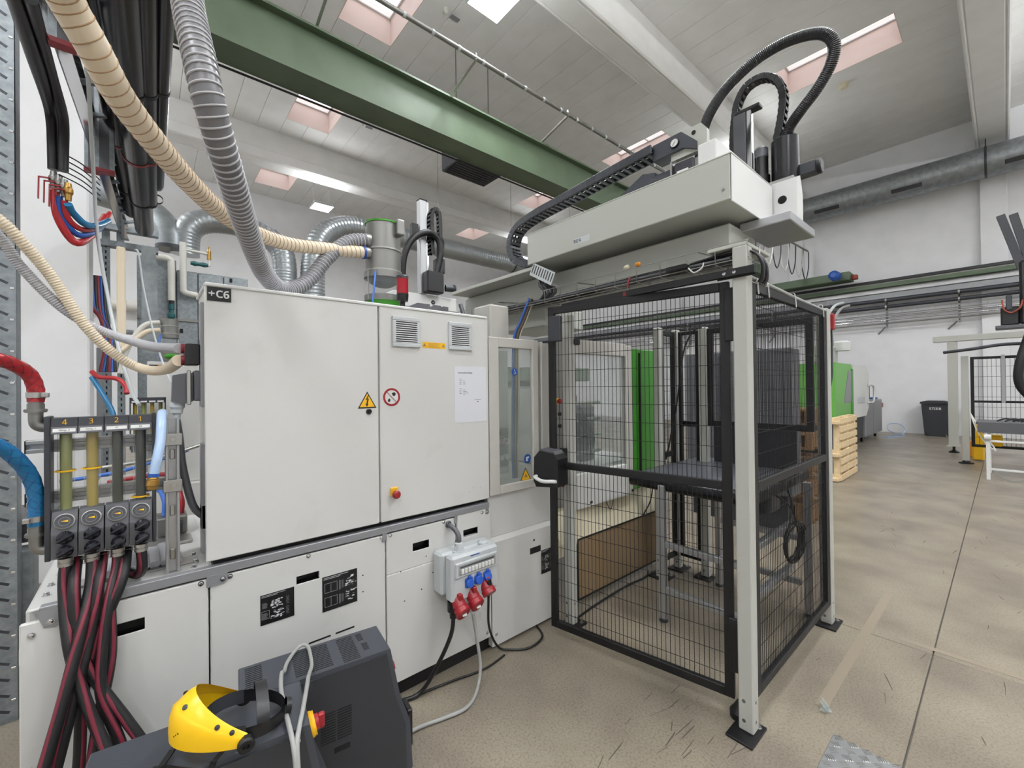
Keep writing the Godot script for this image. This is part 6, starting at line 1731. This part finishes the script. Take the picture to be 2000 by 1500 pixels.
	# grey connector hoods on the cabinet
	for q in [[1.17, 1.315, 2.128, "largest of three grey connector hoods on the cabinet's right top edge"], [1.322, 1.394, 2.128, "middle grey connector hood on the cabinet's right top edge"], [1.4, 1.447, 2.126, "smallest grey connector hood on the cabinet's right top edge"]]:
		var w: float = q[1] - q[0]
		prism([Vector2(q[0], 2.05), Vector2(q[1], 2.05), Vector2(q[1], q[2]), Vector2(q[0] + w * 0.45, q[2]), Vector2(q[0], 2.095)], 0.07, at(0, 0, -2.36))
		var h := tag(put("connector_hood", m.plastic_grey), q[3], "connector", "connector hoods on the cabinet")
		box(q[1] - w * 0.5, q[2], -2.34, q[1] - 0.01, q[2] + 0.004, -2.31); put("cover", m.black, h)


# ---------------------------------------------------------------- what stands behind the machine
func behind() -> void:
	# robot of the next machine
	var t := thing("handling_robot", v3(3.0, 2.72, -5.4), "smaller robot with a silver vertical axis and black chain, seen above the cabinet", "robot")
	box(2.5, 2.73, -5.55, 3.5, 2.93, -5.31, 0.01); put("beam", m.sign_white, t)
	box(2.5, 2.0, -5.6, 2.8, 2.73, -5.35, 0.01); put("column", m.post_grey, t)
	lathe(v3(3.1, 2.83, -5.31), v3(0, 0, 1), [[0, 0.035], [0.003, 0.035], [0.003, 0]], 6); var lg := put("round_logo", m.ink, t)
	bar(v3(3.088, 2.82, -5.306), v3(3.112, 2.84, -5.306), 0.006, 0.002); bar(v3(3.088, 2.84, -5.306), v3(3.112, 2.82, -5.306), 0.006, 0.002); put("logo_cross", m.sign_white, lg)
	box(2.9, 2.93, -5.4, 3.0, 4.25, -5.3, 0.006); put("axis_profile", m.aluminium, t)
	box(3.0, 3.0, -5.36, 3.04, 4.24, -5.3, 0.004); put("axis_rail", m.chrome, t)
	box(2.9, 4.25, -5.4, 3.02, 4.27, -5.3, 0.004); put("axis_end", m.black, t)
	box(2.78, 3.68, -5.38, 2.88, 3.9, -5.3, 0.01); put("stop_block", m.black, t)
	box(2.93, 2.94, -5.32, 3.2, 3.24, -5.16, 0.02); box(3.12, 3.24, -5.34, 3.24, 3.45, -5.2, 0.01); put("drive_housing", m.black, t)
	lathe(v3(3.25, 3.04, -5.22), v3(1, 0, 0.3), [[0, 0.05], [0.1, 0.05], [0.12, 0.06], [0.15, 0.05], [0.15, 0]], 14); put("motor", m.plastic_dark, t)
	var h := thing("energy_chain", v3(3.1, 3.4, -5.3), "black energy chain folded in a narrow loop beside the silver axis", "energy chain")
	links(h, even([v3(3.07, 3.5, -5.28), v3(3.06, 3.9, -5.28), v3(3.065, 4.06, -5.28), v3(3.1, 4.15, -5.28), v3(3.15, 4.16, -5.28), v3(3.19, 4.08, -5.28), v3(3.2, 3.8, -5.28), v3(3.2, 3.4, -5.28)], 26), 0.07, 0.05, v3(0, 0, 1), m.black)
	hose([v3(2.6, 3.1, -5.25), v3(2.62, 3.4, -5.22), v3(2.75, 3.65, -5.2), v3(2.97, 3.77, -5.2), v3(3.13, 3.7, -5.2), v3(3.16, 3.5, -5.2), v3(3.1, 3.22, -5.22)], 0.045, 12)
	tag(put("corrugated_conduit", m.black), "black hose arching from behind the loader to the silver axis", "hose")
	# galvanised air-handling box with insulated white pipes
	t = thing("air_handling_unit", v3(0.5, 0, -7.0), "big galvanised sheet-metal air handling box behind the cabinet's left top corner", "air handler")
	for q in [[-0.08, 0.27], [0.275, 0.475], [0.48, 0.735], [0.74, 1.0]]:
		box(q[0], 0.3, -6.9, q[1], 3.05 if q[0] > 0.25 else 3.16, -6.4, 0.006); put("panel", m.galvanised, t)
	box(-0.08, 2.44, -6.4, 0.48, 2.47, -6.38); put("ledge", m.dull_steel, t)
	bar(v3(0.66, 2.2, -6.385), v3(0.62, 2.3, -6.36), 0.03, 0.02); put("door_handle", m.dull_steel, t)
	box(-0.05, 0.0, -6.85, 0.95, 0.3, -6.45); put("base", m.plastic_dark, t)
	for q in [[0.8, 2.98], [0.5, 2.55], [0.3, 2.3]]:
		box(q[0], q[1], -6.4, q[0] + 0.03, q[1] + 0.05, -6.385, 0.003); put("latch", m.hole_black, t)
	var wp := [[[v3(0.09, 3.15, -6.33), v3(0.17, 3.15, -6.3), v3(0.21, 3.13, -6.3), v3(0.22, 3.08, -6.3), v3(0.22, 2.66, -6.3)], "white insulated pipe bending down from the left on the galvanised box"], [[v3(0.33, 3.36, -6.3), v3(0.33, 2.85, -6.3), v3(0.335, 2.79, -6.3), v3(0.37, 2.765, -6.3), v3(0.46, 2.76, -6.33)], "white insulated pipe with a right-angle foot on the galvanised box"], [[v3(0.06, 2.75, -6.3), v3(0.06, 2.6, -6.3)], "short stub of white insulated pipe below the left one"]]
	for q in wp:
		h = thing("insulated_pipe", q[0][-1], q[1], "pipe")
		hose(q[0], 0.034, 14, 0.02); put("lagging", m.pipe_white, h)
		var e: Vector3 = q[0][0]
		var f: Vector3 = q[0][-1]
		lathe(f, (q[0][-1] - q[0][-2]), [[0, 0], [0, 0.026], [0.05, 0.026], [0.05, 0]], 12); put("end_sleeve", m.black, h)
	t = thing("pipe_valve", v3(0.22, 2.5, -6.3), "small teal valve under the white insulated pipe", "valve")
	lathe(v3(0.22, 2.62, -6.3), v3(0, -1, 0), [[0, 0.03], [0.06, 0.03], [0.07, 0.022], [0.1, 0.022], [0.12, 0.036], [0.15, 0.036], [0.17, 0.02], [0.17, 0]], 12); put("body", m.teal, t)
	t = thing("pipe_valve", v3(0.5, 3.1, -6.3), "teal valve on a brass branch at the top of the galvanised box", "valve")
	hose([v3(0.34, 3.28, -6.3), v3(0.55, 3.27, -6.3), v3(0.58, 3.25, -6.3), v3(0.58, 3.12, -6.3)], 0.016, 8); put("branch", m.pipe_white, t)
	lathe(v3(0.4, 3.13, -6.3), v3(1, 0, 0), [[0, 0.02], [0.04, 0.03], [0.08, 0.02], [0.13, 0.03], [0.17, 0.02], [0.17, 0]], 12); put("body", m.teal, t)
	lathe(v3(0.58, 3.2, -6.3), UP, [[0, 0.022], [0.1, 0.022], [0.13, 0.01], [0.16, 0.01], [0.16, 0]], 12); put("gauge_stem", m.brass, t)
	cyl(v3(-6.9, 4.4, -18.6), v3(7.0, 4.4, -18.6), 0.18, 16); tag(put("wall_pipe", m.pipe_white), "wide white lagged pipe running along the far left wall", "pipe")
	# second machine behind
	t = thing("electrical_cabinet", v3(0.25, 0, -4.6), "white cabinet of the machine behind, with a small orange label plate", "cabinet")
	box(0.0, 0.9, -4.9, 0.62, 1.84, -4.2, 0.006); put("body", m.machine_white, t)
	box(0.012, 1.77, -4.2, 0.065, 1.815, -4.195); var pl := put("name_plate", m.ink, t)
	words("+C8", 0.026, at(0.038, 1.793, -4.194), m.sign_white, pl, "lettering", true)
	box(0.065, 1.77, -4.2, 0.16, 1.815, -4.195); put("orange_plate", m.orange, t)
	box(-0.3, 0.1, -4.95, 0.7, 0.9, -4.15, 0.01); put("machine_base", m.machine_white, t)
	box(-0.3, 0.0, -4.9, 0.7, 0.1, -4.2); put("plinth", m.black, t)
	t = thing("material_loader", v3(0.14, 1.85, -4.2), "small steel loader with a clear cylinder and green lever, left of the cabinet", "material loader")
	lathe(v3(0.14, 2.03, -4.3), UP, [[0, 0.058], [0.03, 0.058], [0.03, 0.055], [0.15, 0.055], [0.15, 0]], 20); put("steel_body", m.dull_steel, t)
	for y in [2.06, 2.12]:
		lathe(v3(0.14, y, -4.3), UP, [[0, 0.055], [0.001, 0.06], [0.008, 0.06], [0.009, 0.055]], 20); put("clamp_ring", m.steel, t)
	lathe(v3(0.14, 1.92, -4.3), UP, [[0, 0.055], [0.11, 0.055]], 20); put("clear_cylinder", m.glass, t)
	lathe(v3(0.14, 1.84, -4.3), UP, [[0, 0.05], [0.08, 0.058], [0.08, 0]], 20); put("base", m.dull_steel, t)
	box(0.1, 1.86, -4.22, 0.19, 1.9, -4.16, 0.015); put("green_lever", m.machine_green, t)
	for q in [[[v3(0.08, 2.15, -4.3), v3(0.0, 2.13, -4.3), v3(-0.06, 2.05, -4.3), v3(-0.12, 1.9, -4.3), v3(-0.15, 1.75, -4.3)], m.pipe_white, "pale hose curving down from the small loader's upper inlet"], [[v3(0.08, 2.09, -4.28), v3(0.0, 2.07, -4.28), v3(-0.08, 1.99, -4.28), v3(-0.14, 1.92, -4.28), v3(-0.2, 1.89, -4.28)], m.beige_hose, "cream hose curving down from the small loader's lower inlet"]]:
		hose(q[0], 0.018, 10); tag(put("material_hose", q[1]), q[2], "hose")
	hose([v3(0.08, 2.05, -4.25), v3(0.07, 1.95, -4.22), v3(0.08, 1.85, -4.2)], 0.007, 6); tag(put("air_line", m.air_blue), "thin blue air line beside the small loader", "hose")
	box(-0.2, 2.0, -5.2, -0.14, 2.9, -5.1, 0.01); tag(put("cable_duct", m.beige_hose), "tall cream strip hanging beside the slotted posts", "duct")
	t = thing("flow_regulator", v3(0.0, 1.3, -4.12), "second smaller-looking flow regulator with olive tubes on the machine behind", "flow meter")
	box(-0.09, 1.53, -4.12, 0.1, 1.57, -4.06, 0.003); put("header", m.plastic_dark, t)
	for k in 4:
		var x := -0.065 + 0.047 * k
		lathe(v3(x, 1.3, -4.1), UP, [[0, 0.012], [0.23, 0.012]], 12); put("fluid_column", m.fluid_olive if k % 2 else m.fluid_amber, t)
		box(x - 0.018, 1.535, -4.06, x + 0.018, 1.546, -4.058); put("label_strip", m.sign_white, t)
	box(-0.095, 1.2, -4.14, -0.088, 1.57, -4.06); box(0.1, 1.2, -4.14, 0.107, 1.57, -4.06); put("side_plate", m.plastic_dark, t)
	box(-0.09, 1.18, -4.14, 0.1, 1.3, -4.06, 0.004); put("valve_body", m.plastic_grey, t)
	for q in [[[v3(-0.3, 1.76, -4.3), v3(-0.26, 1.72, -4.25), v3(-0.17, 1.71, -4.2), v3(-0.12, 1.66, -4.16), v3(-0.11, 1.6, -4.12)], m.hose_red, "red hose entering the second flow regulator from above left"], [[v3(-0.3, 1.72, -4.28), v3(-0.24, 1.6, -4.2), v3(-0.19, 1.48, -4.14), v3(-0.16, 1.35, -4.1)], m.hose_blue, "blue hose entering the second flow regulator from the left"]]:
		hose(q[0], 0.016, 10); tag(put("water_hose", q[1]), q[2], "hose")
	t = thing("hose_bundle", v3(-0.3, 1.9, -5.6), "bundle of dark red and blue hoses hanging beside the slotted posts", "hoses")
	for k in 6:
		hose([v3(-0.42 + 0.02 * k, 2.75, -5.8), v3(-0.4 + 0.02 * k, 2.45 - 0.02 * k, -5.7), v3(-0.33 + 0.015 * k, 2.3 - 0.03 * k, -5.65), v3(-0.3 + 0.012 * k, 2.05, -5.6), v3(-0.33 + 0.02 * k, 1.8, -5.55)], 0.015, 8); put("hose", [m.deep_red, m.sign_blue, m.black][k % 3], t)
	box(-0.42, 0, -6.6, -0.3, 2.1, -6.5, 0.005); tag(put("grey_locker", m.steel_rail), "narrow grey metal locker side just right of the white pier", "locker")
	for q in [[-0.12, 1.05, -3.9, m.air_blue], [0.05, 1.15, -3.6, m.steel]]:
		hose([v3(q[0] - 0.3, q[1], q[2]), v3(q[0], q[1] + 0.03, q[2]), v3(q[0] + 0.35, q[1] + 0.12, q[2] - 0.1)], 0.012, 8)
		tag(put("supply_pipe", q[3]), "blue air pipe crossing behind the flow regulator" if q[3] == m.air_blue else "bare steel pipe crossing behind the aluminium stand", "pipe")


# ---------------------------------------------------------------- far right of the hall
func far_side() -> void:
	var t := thing("moulding_machine", v3(13.5, 0, -3.2), "green and white moulding machine standing at the far end, right of the fence", "machine")
	prism([Vector2(11.3, 0.8), Vector2(12.75, 0.8), Vector2(12.9, 0.95), Vector2(12.9, 1.95), Vector2(12.75, 2.06), Vector2(11.3, 2.06)], 0.9, at(0, 0, -3.3)); put("green_guard", m.pale_green, t)
	prism([Vector2(12.0, 1.15), Vector2(12.72, 1.15), Vector2(12.72, 1.9), Vector2(12.45, 1.9)], 0.01, at(0, 0, -2.4)); put("guard_window", m.steel_rail, t)
	box(12.72, 0.85, -2.42, 12.88, 1.95, -2.38, 0.01); put("green_edge", m.machine_green, t)
	prism([Vector2(12.92, 0.75), Vector2(14.4, 0.75), Vector2(14.75, 1.0), Vector2(14.8, 1.85), Vector2(14.4, 2.05), Vector2(12.92, 2.05)], 0.9, at(0, 0, -3.3)); put("white_guard", m.sign_white, t)
	box(13.4, 1.1, -2.4, 14.2, 1.25, -2.39, 0.01); put("guard_label", m.light_plastic, t)
	hose([v3(14.5, 1.1, -2.36), v3(14.9, 1.12, -2.33), v3(14.95, 1.5, -2.33), v3(14.55, 1.55, -2.36)], 0.025, 8, 0.05); put("handle", m.sign_white, t)
	box(11.3, 0.15, -3.3, 14.6, 0.78, -2.5, 0.02); put("base", m.plastic_dark, t)
	box(14.6, 0.15, -3.3, 15.6, 1.15, -2.45, 0.02); put("end_cabinet", m.steel_rail, t)
	box(15.62, 0.15, -3.3, 16.9, 1.12, -2.45, 0.02); put("end_cabinet", m.steel_rail, t)
	box(14.9, 1.15, -2.9, 15.5, 1.55, -2.5, 0.02); put("control_screen", m.black, t)
	box(15.8, 1.12, -2.9, 16.6, 1.18, -2.5, 0.01); put("blue_tray", m.sign_blue, t)
	box(16.9, 0.85, -2.7, 17.15, 1.0, -2.45, 0.02); put("red_plug", m.red, t)
	for x in [14.8, 16.6]:
		lathe(v3(x, 0.075, -2.6), v3(0, 0, 1), [[0, 0], [0, 0.075], [0.05, 0.075], [0.05, 0]], 12); put("caster", m.black, t)
	for x in [11.4, 13.9]:
		box(x, 0, -3.2, x + 0.2, 0.15, -2.6); put("foot", m.black, t)
	box(14.7, 1.56, -3.0, 14.78, 2.0, -2.45); put("handle_post", m.steel_rail, t)
	# small loader and arm on top
	box(11.8, 2.1, -3.0, 13.0, 2.5, -2.7, 0.02); put("loader_stand", m.post_grey, t)
	lathe(v3(12.9, 2.4, -2.6), UP, [[0, 0.16], [0.2, 0.18], [0.24, 0.12], [0.24, 0]], 16); put("loader", m.sign_white, t)
	for q in [[11.9, m.light_plastic, "left one of two thin hoses rising from the far machine to the wall pipes"], [12.5, m.cable_grey, "right one of two thin hoses rising from the far machine to the wall pipes"]]:
		hose([v3(q[0], 2.5, -2.7), v3(q[0], 3.0, -2.7), v3(q[0] + 0.3, 3.4, -2.6), v3(q[0] + 1.2, 3.6, -2.6)], 0.03, 8, 0.1); tag(put("supply_hose", q[1]), q[2], "hose")
	# grey bolted panel and stacked pallets seen through the cell's rear mesh
	t = thing("bolted_panel", v3(5.25, 0, -2.05), "grey sheet-metal housing with rows of bright bolts, seen through the rear mesh of the cell", "housing")
	box(5.2, 0.4, -2.65, 5.5, 2.0, -1.49, 0.01); put("panel", m.plastic_grey, t)
	for zz in [-2.5, -2.42, -1.9, -1.75, -1.6]:
		for k in 9:
			lathe(v3(5.2, 1.1 + 0.09 * k, zz), v3(-1, 0, 0), [[0, 0.01], [0.006, 0.008], [0.007, 0]], 6)
	stuff(put("bolts", m.chrome, t))
	for zz in [-2.25, -2.05]:
		box(5.192, 0.95, zz, 5.2, 1.95, zz + 0.03); put("rib", m.plastic_dark, t)
	box(5.25, 0, -2.6, 5.45, 0.4, -1.55); put("foot", m.unit_dark, t)
	for k in 5:
		var q := thing("wooden_pallet", v3(6.0, 0.28 * k, -1.6), ["brown pallet at the bottom of the stack behind the cell", "brown pallet second from the bottom of the stack behind the cell", "brown pallet in the middle of the stack behind the cell", "brown pallet second from the top of the stack behind the cell", "topmost brown pallet of the stack behind the cell"][k], "pallet", "stacked brown pallets behind the cell")
		var y := 0.28 * k
		for j in 3:
			box(5.8, y + 0.03, -1.75 + 0.11 * j, 6.2, y + 0.17, -1.68 + 0.11 * j, 0.004); put("bearer", m.old_wood, q)
		for j in 5:
			box(5.8 + 0.085 * j, y + 0.17, -1.76, 5.865 + 0.085 * j, y + 0.2, -1.45, 0.003); put("slat", m.old_wood, q)
		for j in 3:
			box(5.8 + 0.165 * j, y, -1.76, 5.87 + 0.165 * j, y + 0.03, -1.45, 0.003); put("bottom_slat", m.old_wood, q)
	# pallet standing on edge
	t = thing("wooden_pallet", v3(9.2, 0, -1.85), "pale wooden pallet standing on its edge in front of the green machine", "pallet")
	for k in 8:
		box(8.62, 0.01 + 0.133 * k, -1.785, 9.76, 0.1 + 0.133 * k, -1.763, 0.003); put("slat", m.pine, t)
	for x in [8.62, 9.14, 9.66]:
		box(x, 0.0, -1.87, x + 0.1, 1.04, -1.786, 0.003); put("bearer", m.pine, t)
	for k in [0, 3, 7]:
		box(8.62, 0.01 + 0.133 * k, -1.893, 9.76, 0.11 + 0.133 * k, -1.871, 0.003); put("bottom_slat", m.pine, t)
		box(8.5, 0.01 + 0.133 * k, -2.0, 8.62, 0.06 + 0.133 * k, -1.78, 0.003); put("end_board", m.pine, t)
	# wheeled bin
	t = thing("wheeled_bin", v3(17.85, 0, -1.35), "black wheeled rubbish bin against the far white wall", "bin")
	for k in 1:
		prism([Vector2(-1.6, 0.07), Vector2(-1.1, 0.07), Vector2(-1.06, 0.96), Vector2(-1.66, 0.96)], 0.5, Transform3D(Basis(v3(0, 0, 1), v3(0, 1, 0), v3(-1, 0, 0)), v3(18.15, 0, 0))); put("body", m.unit_dark, t)
	prism([Vector2(-1.69, 0.96), Vector2(-1.03, 0.96), Vector2(-1.05, 1.02), Vector2(-1.2, 1.05), Vector2(-1.55, 1.05), Vector2(-1.68, 1.02)], 0.56, Transform3D(Basis(v3(0, 0, 1), v3(0, 1, 0), v3(-1, 0, 0)), v3(18.18, 0, 0))); put("lid", m.unit_dark, t)
	words("STIER", 0.07, Transform3D(Basis(v3(0, 0, 1), v3(0, 1, 0), v3(-1, 0, 0)), v3(17.648, 0.82, -1.36)), m.sign_white, t, "lettering", true)
	for zz in [-1.6, -1.12]:
		lathe(v3(18.05, 0.08, zz - 0.02), v3(0, 0, 1), [[0, 0], [0, 0.08], [0.04, 0.08], [0.04, 0]], 14); put("wheel", m.black, t)
	box(17.66, 0.0, -1.55, 17.75, 0.07, -1.15); put("foot", m.unit_dark, t)
	hose([v3(16.2, 0.012, -2.35), v3(17.0, 0.012, -2.2), v3(17.6, 0.012, -2.1), v3(17.9, 0.15, -2.05), v3(17.95, 0.3, -2.2), v3(17.9, 0.28, -2.45), v3(17.7, 0.1, -2.4), v3(17.2, 0.012, -2.0), v3(16.4, 0.012, -2.25)], 0.014, 6, 0.05)
	tag(put("floor_hose", m.light_blue), "pale blue air hose lying in a loop on the floor by the far wall", "hose")
	# robot cell at the right edge
	t = thing("robot_cell_frame", v3(12.5, 0, -0.4), "white steel portal frame of the robot cell at the right edge of the picture", "frame")
	right_cell(t)


func right_cell(t: Node) -> void:
	box(13.86, 0.16, -0.86, 14.02, 2.53, -0.7, 0.006); box(13.83, 0.15, -0.89, 14.05, 0.165, -0.67); put("portal_leg", m.post_grey, t)
	lathe(v3(13.94, 0, -0.78), UP, [[0, 0.09], [0.02, 0.09], [0.06, 0.025], [0.15, 0.025]], 12); put("levelling_foot", m.black, t)
	box(12.2, 0.06, -0.57, 12.32, 2.12, -0.47, 0.005); put("fence_leg", m.post_grey, t)
	lathe(v3(12.26, 0, -0.52), UP, [[0, 0.11], [0.02, 0.11], [0.03, 0.06], [0.06, 0.05]], 12); put("levelling_foot", m.black, t)
	box(13.84, 2.53, -1.09, 14.06, 2.66, 3.0, 0.006); put("portal_beam", m.post_grey, t)
	var f: Node = t
	X = Transform3D(Basis(UP, -PI / 2), v3(12.35, 0, -0.45))
	mesh_panel(f, 1.6, 0.33, 2.1, 0.05, 1.2, 0.06, 0.2, 0.003)
	X = Transform3D.IDENTITY
	box(12.28, 1.2, -0.05, 12.33, 2.12, 0.0, 0.003); put("profile", m.aluminium, f)
	# table inside
	f = thing("steel_table", v3(10.5, 0, 0.4), "white-framed table with a grey top at the right edge of the picture", "table")
	for q in [[10.48, -0.22], [11.3, -0.22]]:
		box(q[0], 0, q[1], q[0] + 0.045, 0.72, q[1] + 0.045, 0.003); put("leg", m.sign_white, f)
	for y in [0.62, 0.16]:
		box(10.485, y, -0.18, 10.52, y + 0.03, 1.4, 0.003); put("frame_rail", m.sign_white, f)
	box(11.1, 0.86, -0.35, 11.9, 0.9, 1.5, 0.004); put("table_top", m.plastic_grey, f)
	box(11.08, 0.72, -0.33, 11.1, 0.9, 1.5, 0.004); put("table_apron", m.plastic_grey, f)
	lathe(v3(10.46, 0.7, -0.24), v3(0, 0, 1), [[0, 0], [0, 0.045], [0.08, 0.045], [0.08, 0]], 12); put("end_roll", m.sign_white, f)
	for k in 5:
		hose([v3(11.3, 0.92, -0.1 + 0.09 * k), v3(11.35, 0.96, 0.0 + 0.09 * k), v3(11.3, 0.93, 0.15 + 0.08 * k)], 0.014, 6); put("loose_cable", m.black, f)
	for k in 2:
		hose([v3(12.1, 1.0, -0.45), v3(11.7, 0.7, -0.35 + 0.05 * k), v3(11.2, 0.5, -0.22 + 0.06 * k), v3(10.8, 0.45, -0.12)], 0.012, 6, 0.05)
		tag(put("hanging_hose", m.pipe_white), ["pale hose hanging between the white fence leg and the table", "second pale hose hanging just below the first one at the table"][k], "hose")
	hose([v3(10.5, 0.15, -0.15), v3(10.52, 0.03, -0.02), v3(10.53, 0.03, 0.15), v3(10.5, 0.15, 0.3)], 0.008, 6); tag(put("hanging_cable", m.cable_grey), "thin grey cable sagging under the table's lower rail", "cable")
	for q in [[12.75, -0.45, 0.75, m.yellow, "yellow painted machine foot behind the mesh at the right edge"], [11.8, -0.2, 0.5, m.yellow, "small yellow motor under the grey table top"], [13.2, -0.62, 0.35, m.orange, "small brown and orange box on the floor between the white legs"]]:
		box(q[0], 0.02 if q[2] != 0.5 else 0.42, q[1], q[0] + 0.25, q[2] if q[2] != 0.5 else 0.62, q[1] + 0.16, 0.02)
		tag(put("yellow_block" if q[3] == m.yellow else "small_box", q[3]), q[4], "machine part" if q[3] == m.yellow else "box")
	# robot arm parts at the very edge
	f = thing("articulated_robot", v3(11.0, 2.5, 0.15), "black robot arm and cable guide cut off by the right edge of the picture", "robot")
	bar(v3(11.0, 4.42, -0.02), v3(11.0, 3.5, 0.2), 0.12, 0.1); put("arm_link", m.unit_dark, f)
	bar(v3(11.0, 4.4, 0.12), v3(11.0, 3.5, 0.3), 0.12, 0.1); put("arm_link", m.unit_dark, f)
	box(10.9, 2.55, 0.17, 11.1, 3.6, 0.4, 0.03); put("arm_column", m.black, f)
	box(10.92, 2.55, -0.04, 11.08, 2.86, 0.17, 0.02); put("gripper_base", m.black, f)
	box(10.9, 2.8, 0.02, 11.0, 3.05, 0.09, 0.01); put("valve_block", m.plastic_dark, f)
	hose([v3(10.9, 2.98, -0.02), v3(10.88, 2.82, 0.0), v3(10.88, 2.75, 0.08), v3(10.88, 2.82, 0.17), v3(10.9, 2.95, 0.2)], 0.012, 8, 0.02); put("orange_tube", m.terracotta, f)
	box(10.85, 2.49, -0.1, 11.15, 2.55, 0.9, 0.01); put("arm_rail", m.plastic_grey, f)
	hose([v3(11.0, 2.5, 0.3), v3(10.95, 1.9, 0.16), v3(10.95, 1.55, 0.16), v3(11.0, 1.3, 0.3)], 0.06, 10, 0.05); put("hose_bow", m.black, f)
	hose([v3(12.1, 2.2, -0.8), v3(12.0, 2.24, -0.4), v3(12.1, 2.3, 0.0), v3(12.0, 2.28, 0.6)], 0.03, 8, 0.05); tag(put("cable_bundle", m.plastic_dark), "dark cable bundle lying along the top of the right-hand cell fence", "cable")
	lathe(v3(4.55, 0.86, 0.09), v3(0.5, -0.05, 0.87), [[0, 0], [0, 0.028], [0.01, 0.034], [0.15, 0.04], [0.16, 0]], 16)
	tag(put("red_buffer", m.terracotta), "dull red round end of something cut off by the right edge", "buffer")


func floor_things() -> void:
	# aluminium tread plate bottom right
	var t := thing("tread_plate", v3(2.0, 0, -0.2), "aluminium tread plate corner with raised bars at the bottom right", "floor plate")
	box(1.3, 0.0, -0.535, 2.385, 0.006, 0.6, 0.002); put("plate", m.aluminium, t)
	for i in 22:
		for j in 22:
			var c := v3(1.325 + 0.05 * i, 0.006, -0.512 + 0.05 * j)
			for k in 4:
				var o := (k - 1.5) * 0.0085
				X = Transform3D(Basis(UP, 0.7 if (i + j) % 2 == 0 else -0.85), c)
				prism([Vector2(-0.017, 0), Vector2(-0.012, 0.0018), Vector2(0.012, 0.0018), Vector2(0.017, 0)], 0.003, at(0, 0, o - 0.0015))
	X = Transform3D.IDENTITY
	stuff(put("raised_bars", m.steel, t))
	lathe(v3(2.365, 0.006, -0.515), UP, [[0, 0.01], [0.002, 0.009], [0.002, 0]], 12); put("screw", m.steel, t)
	# adhesive tape residue
	for q in [[[v3(2.55, 0.001, -0.62), v3(4.3, 0.001, -0.6)], 0.05, "long strip of dirty clear tape on the floor right of the fence"], [[v3(3.6, 0.001, -0.45), v3(3.62, 0.001, 1.4)], 0.045, "second strip of dirty clear tape crossing the floor joint"]]:
		bar(q[0][0], q[0][1], q[1], 0.001); tag(put("floor_tape", m.floor_tape), q[2], "tape")
	t = thing("plastic_scrap", v3(2.52, 0.0, -0.6), "crumpled scrap of clear film on the floor beside the front post", "scrap")
	for k in 3:
		X = Transform3D(Basis(v3(0.3 * k, 1, 0.2).normalized(), 0.8 * k), v3(2.53 + 0.02 * k, 0.012, -0.6))
		box(-0.03, -0.0005, -0.015, 0.03, 0.0005, 0.015)
	X = Transform3D.IDENTITY
	put("film", m.tinted_pane, t)
	# scuffs and tyre marks, worn into the floor
	rng.seed = 41
	for k in 70:
		var p := v3(1.35 + rng.randf() * 0.9, 0.0006, -1.25 + rng.randf() * 0.5) if k < 26 else v3(2.6 + rng.randf() * 8.0, 0.0006, -1.0 + rng.randf() * 1.3)
		X = Transform3D(Basis(UP, rng.randf_range(-0.3, 0.5)), p)
		var l := rng.randf_range(0.02, 0.09)
		var w := rng.randf_range(0.001, 0.0035)
		prism([Vector2(-l, 0), Vector2(-l * 0.8, w), Vector2(l * 0.9, w * 0.8), Vector2(l, 0), Vector2(l * 0.5, -w), Vector2(-l * 0.6, -w * 0.5)], 0.0003, Transform3D(Basis(v3(1, 0, 0), -PI / 2), Vector3.ZERO))
	X = Transform3D.IDENTITY
	stuff(tag(put("floor_scuffs", m.scuff), "faint dark scuff marks scattered over the concrete floor", "marks"))
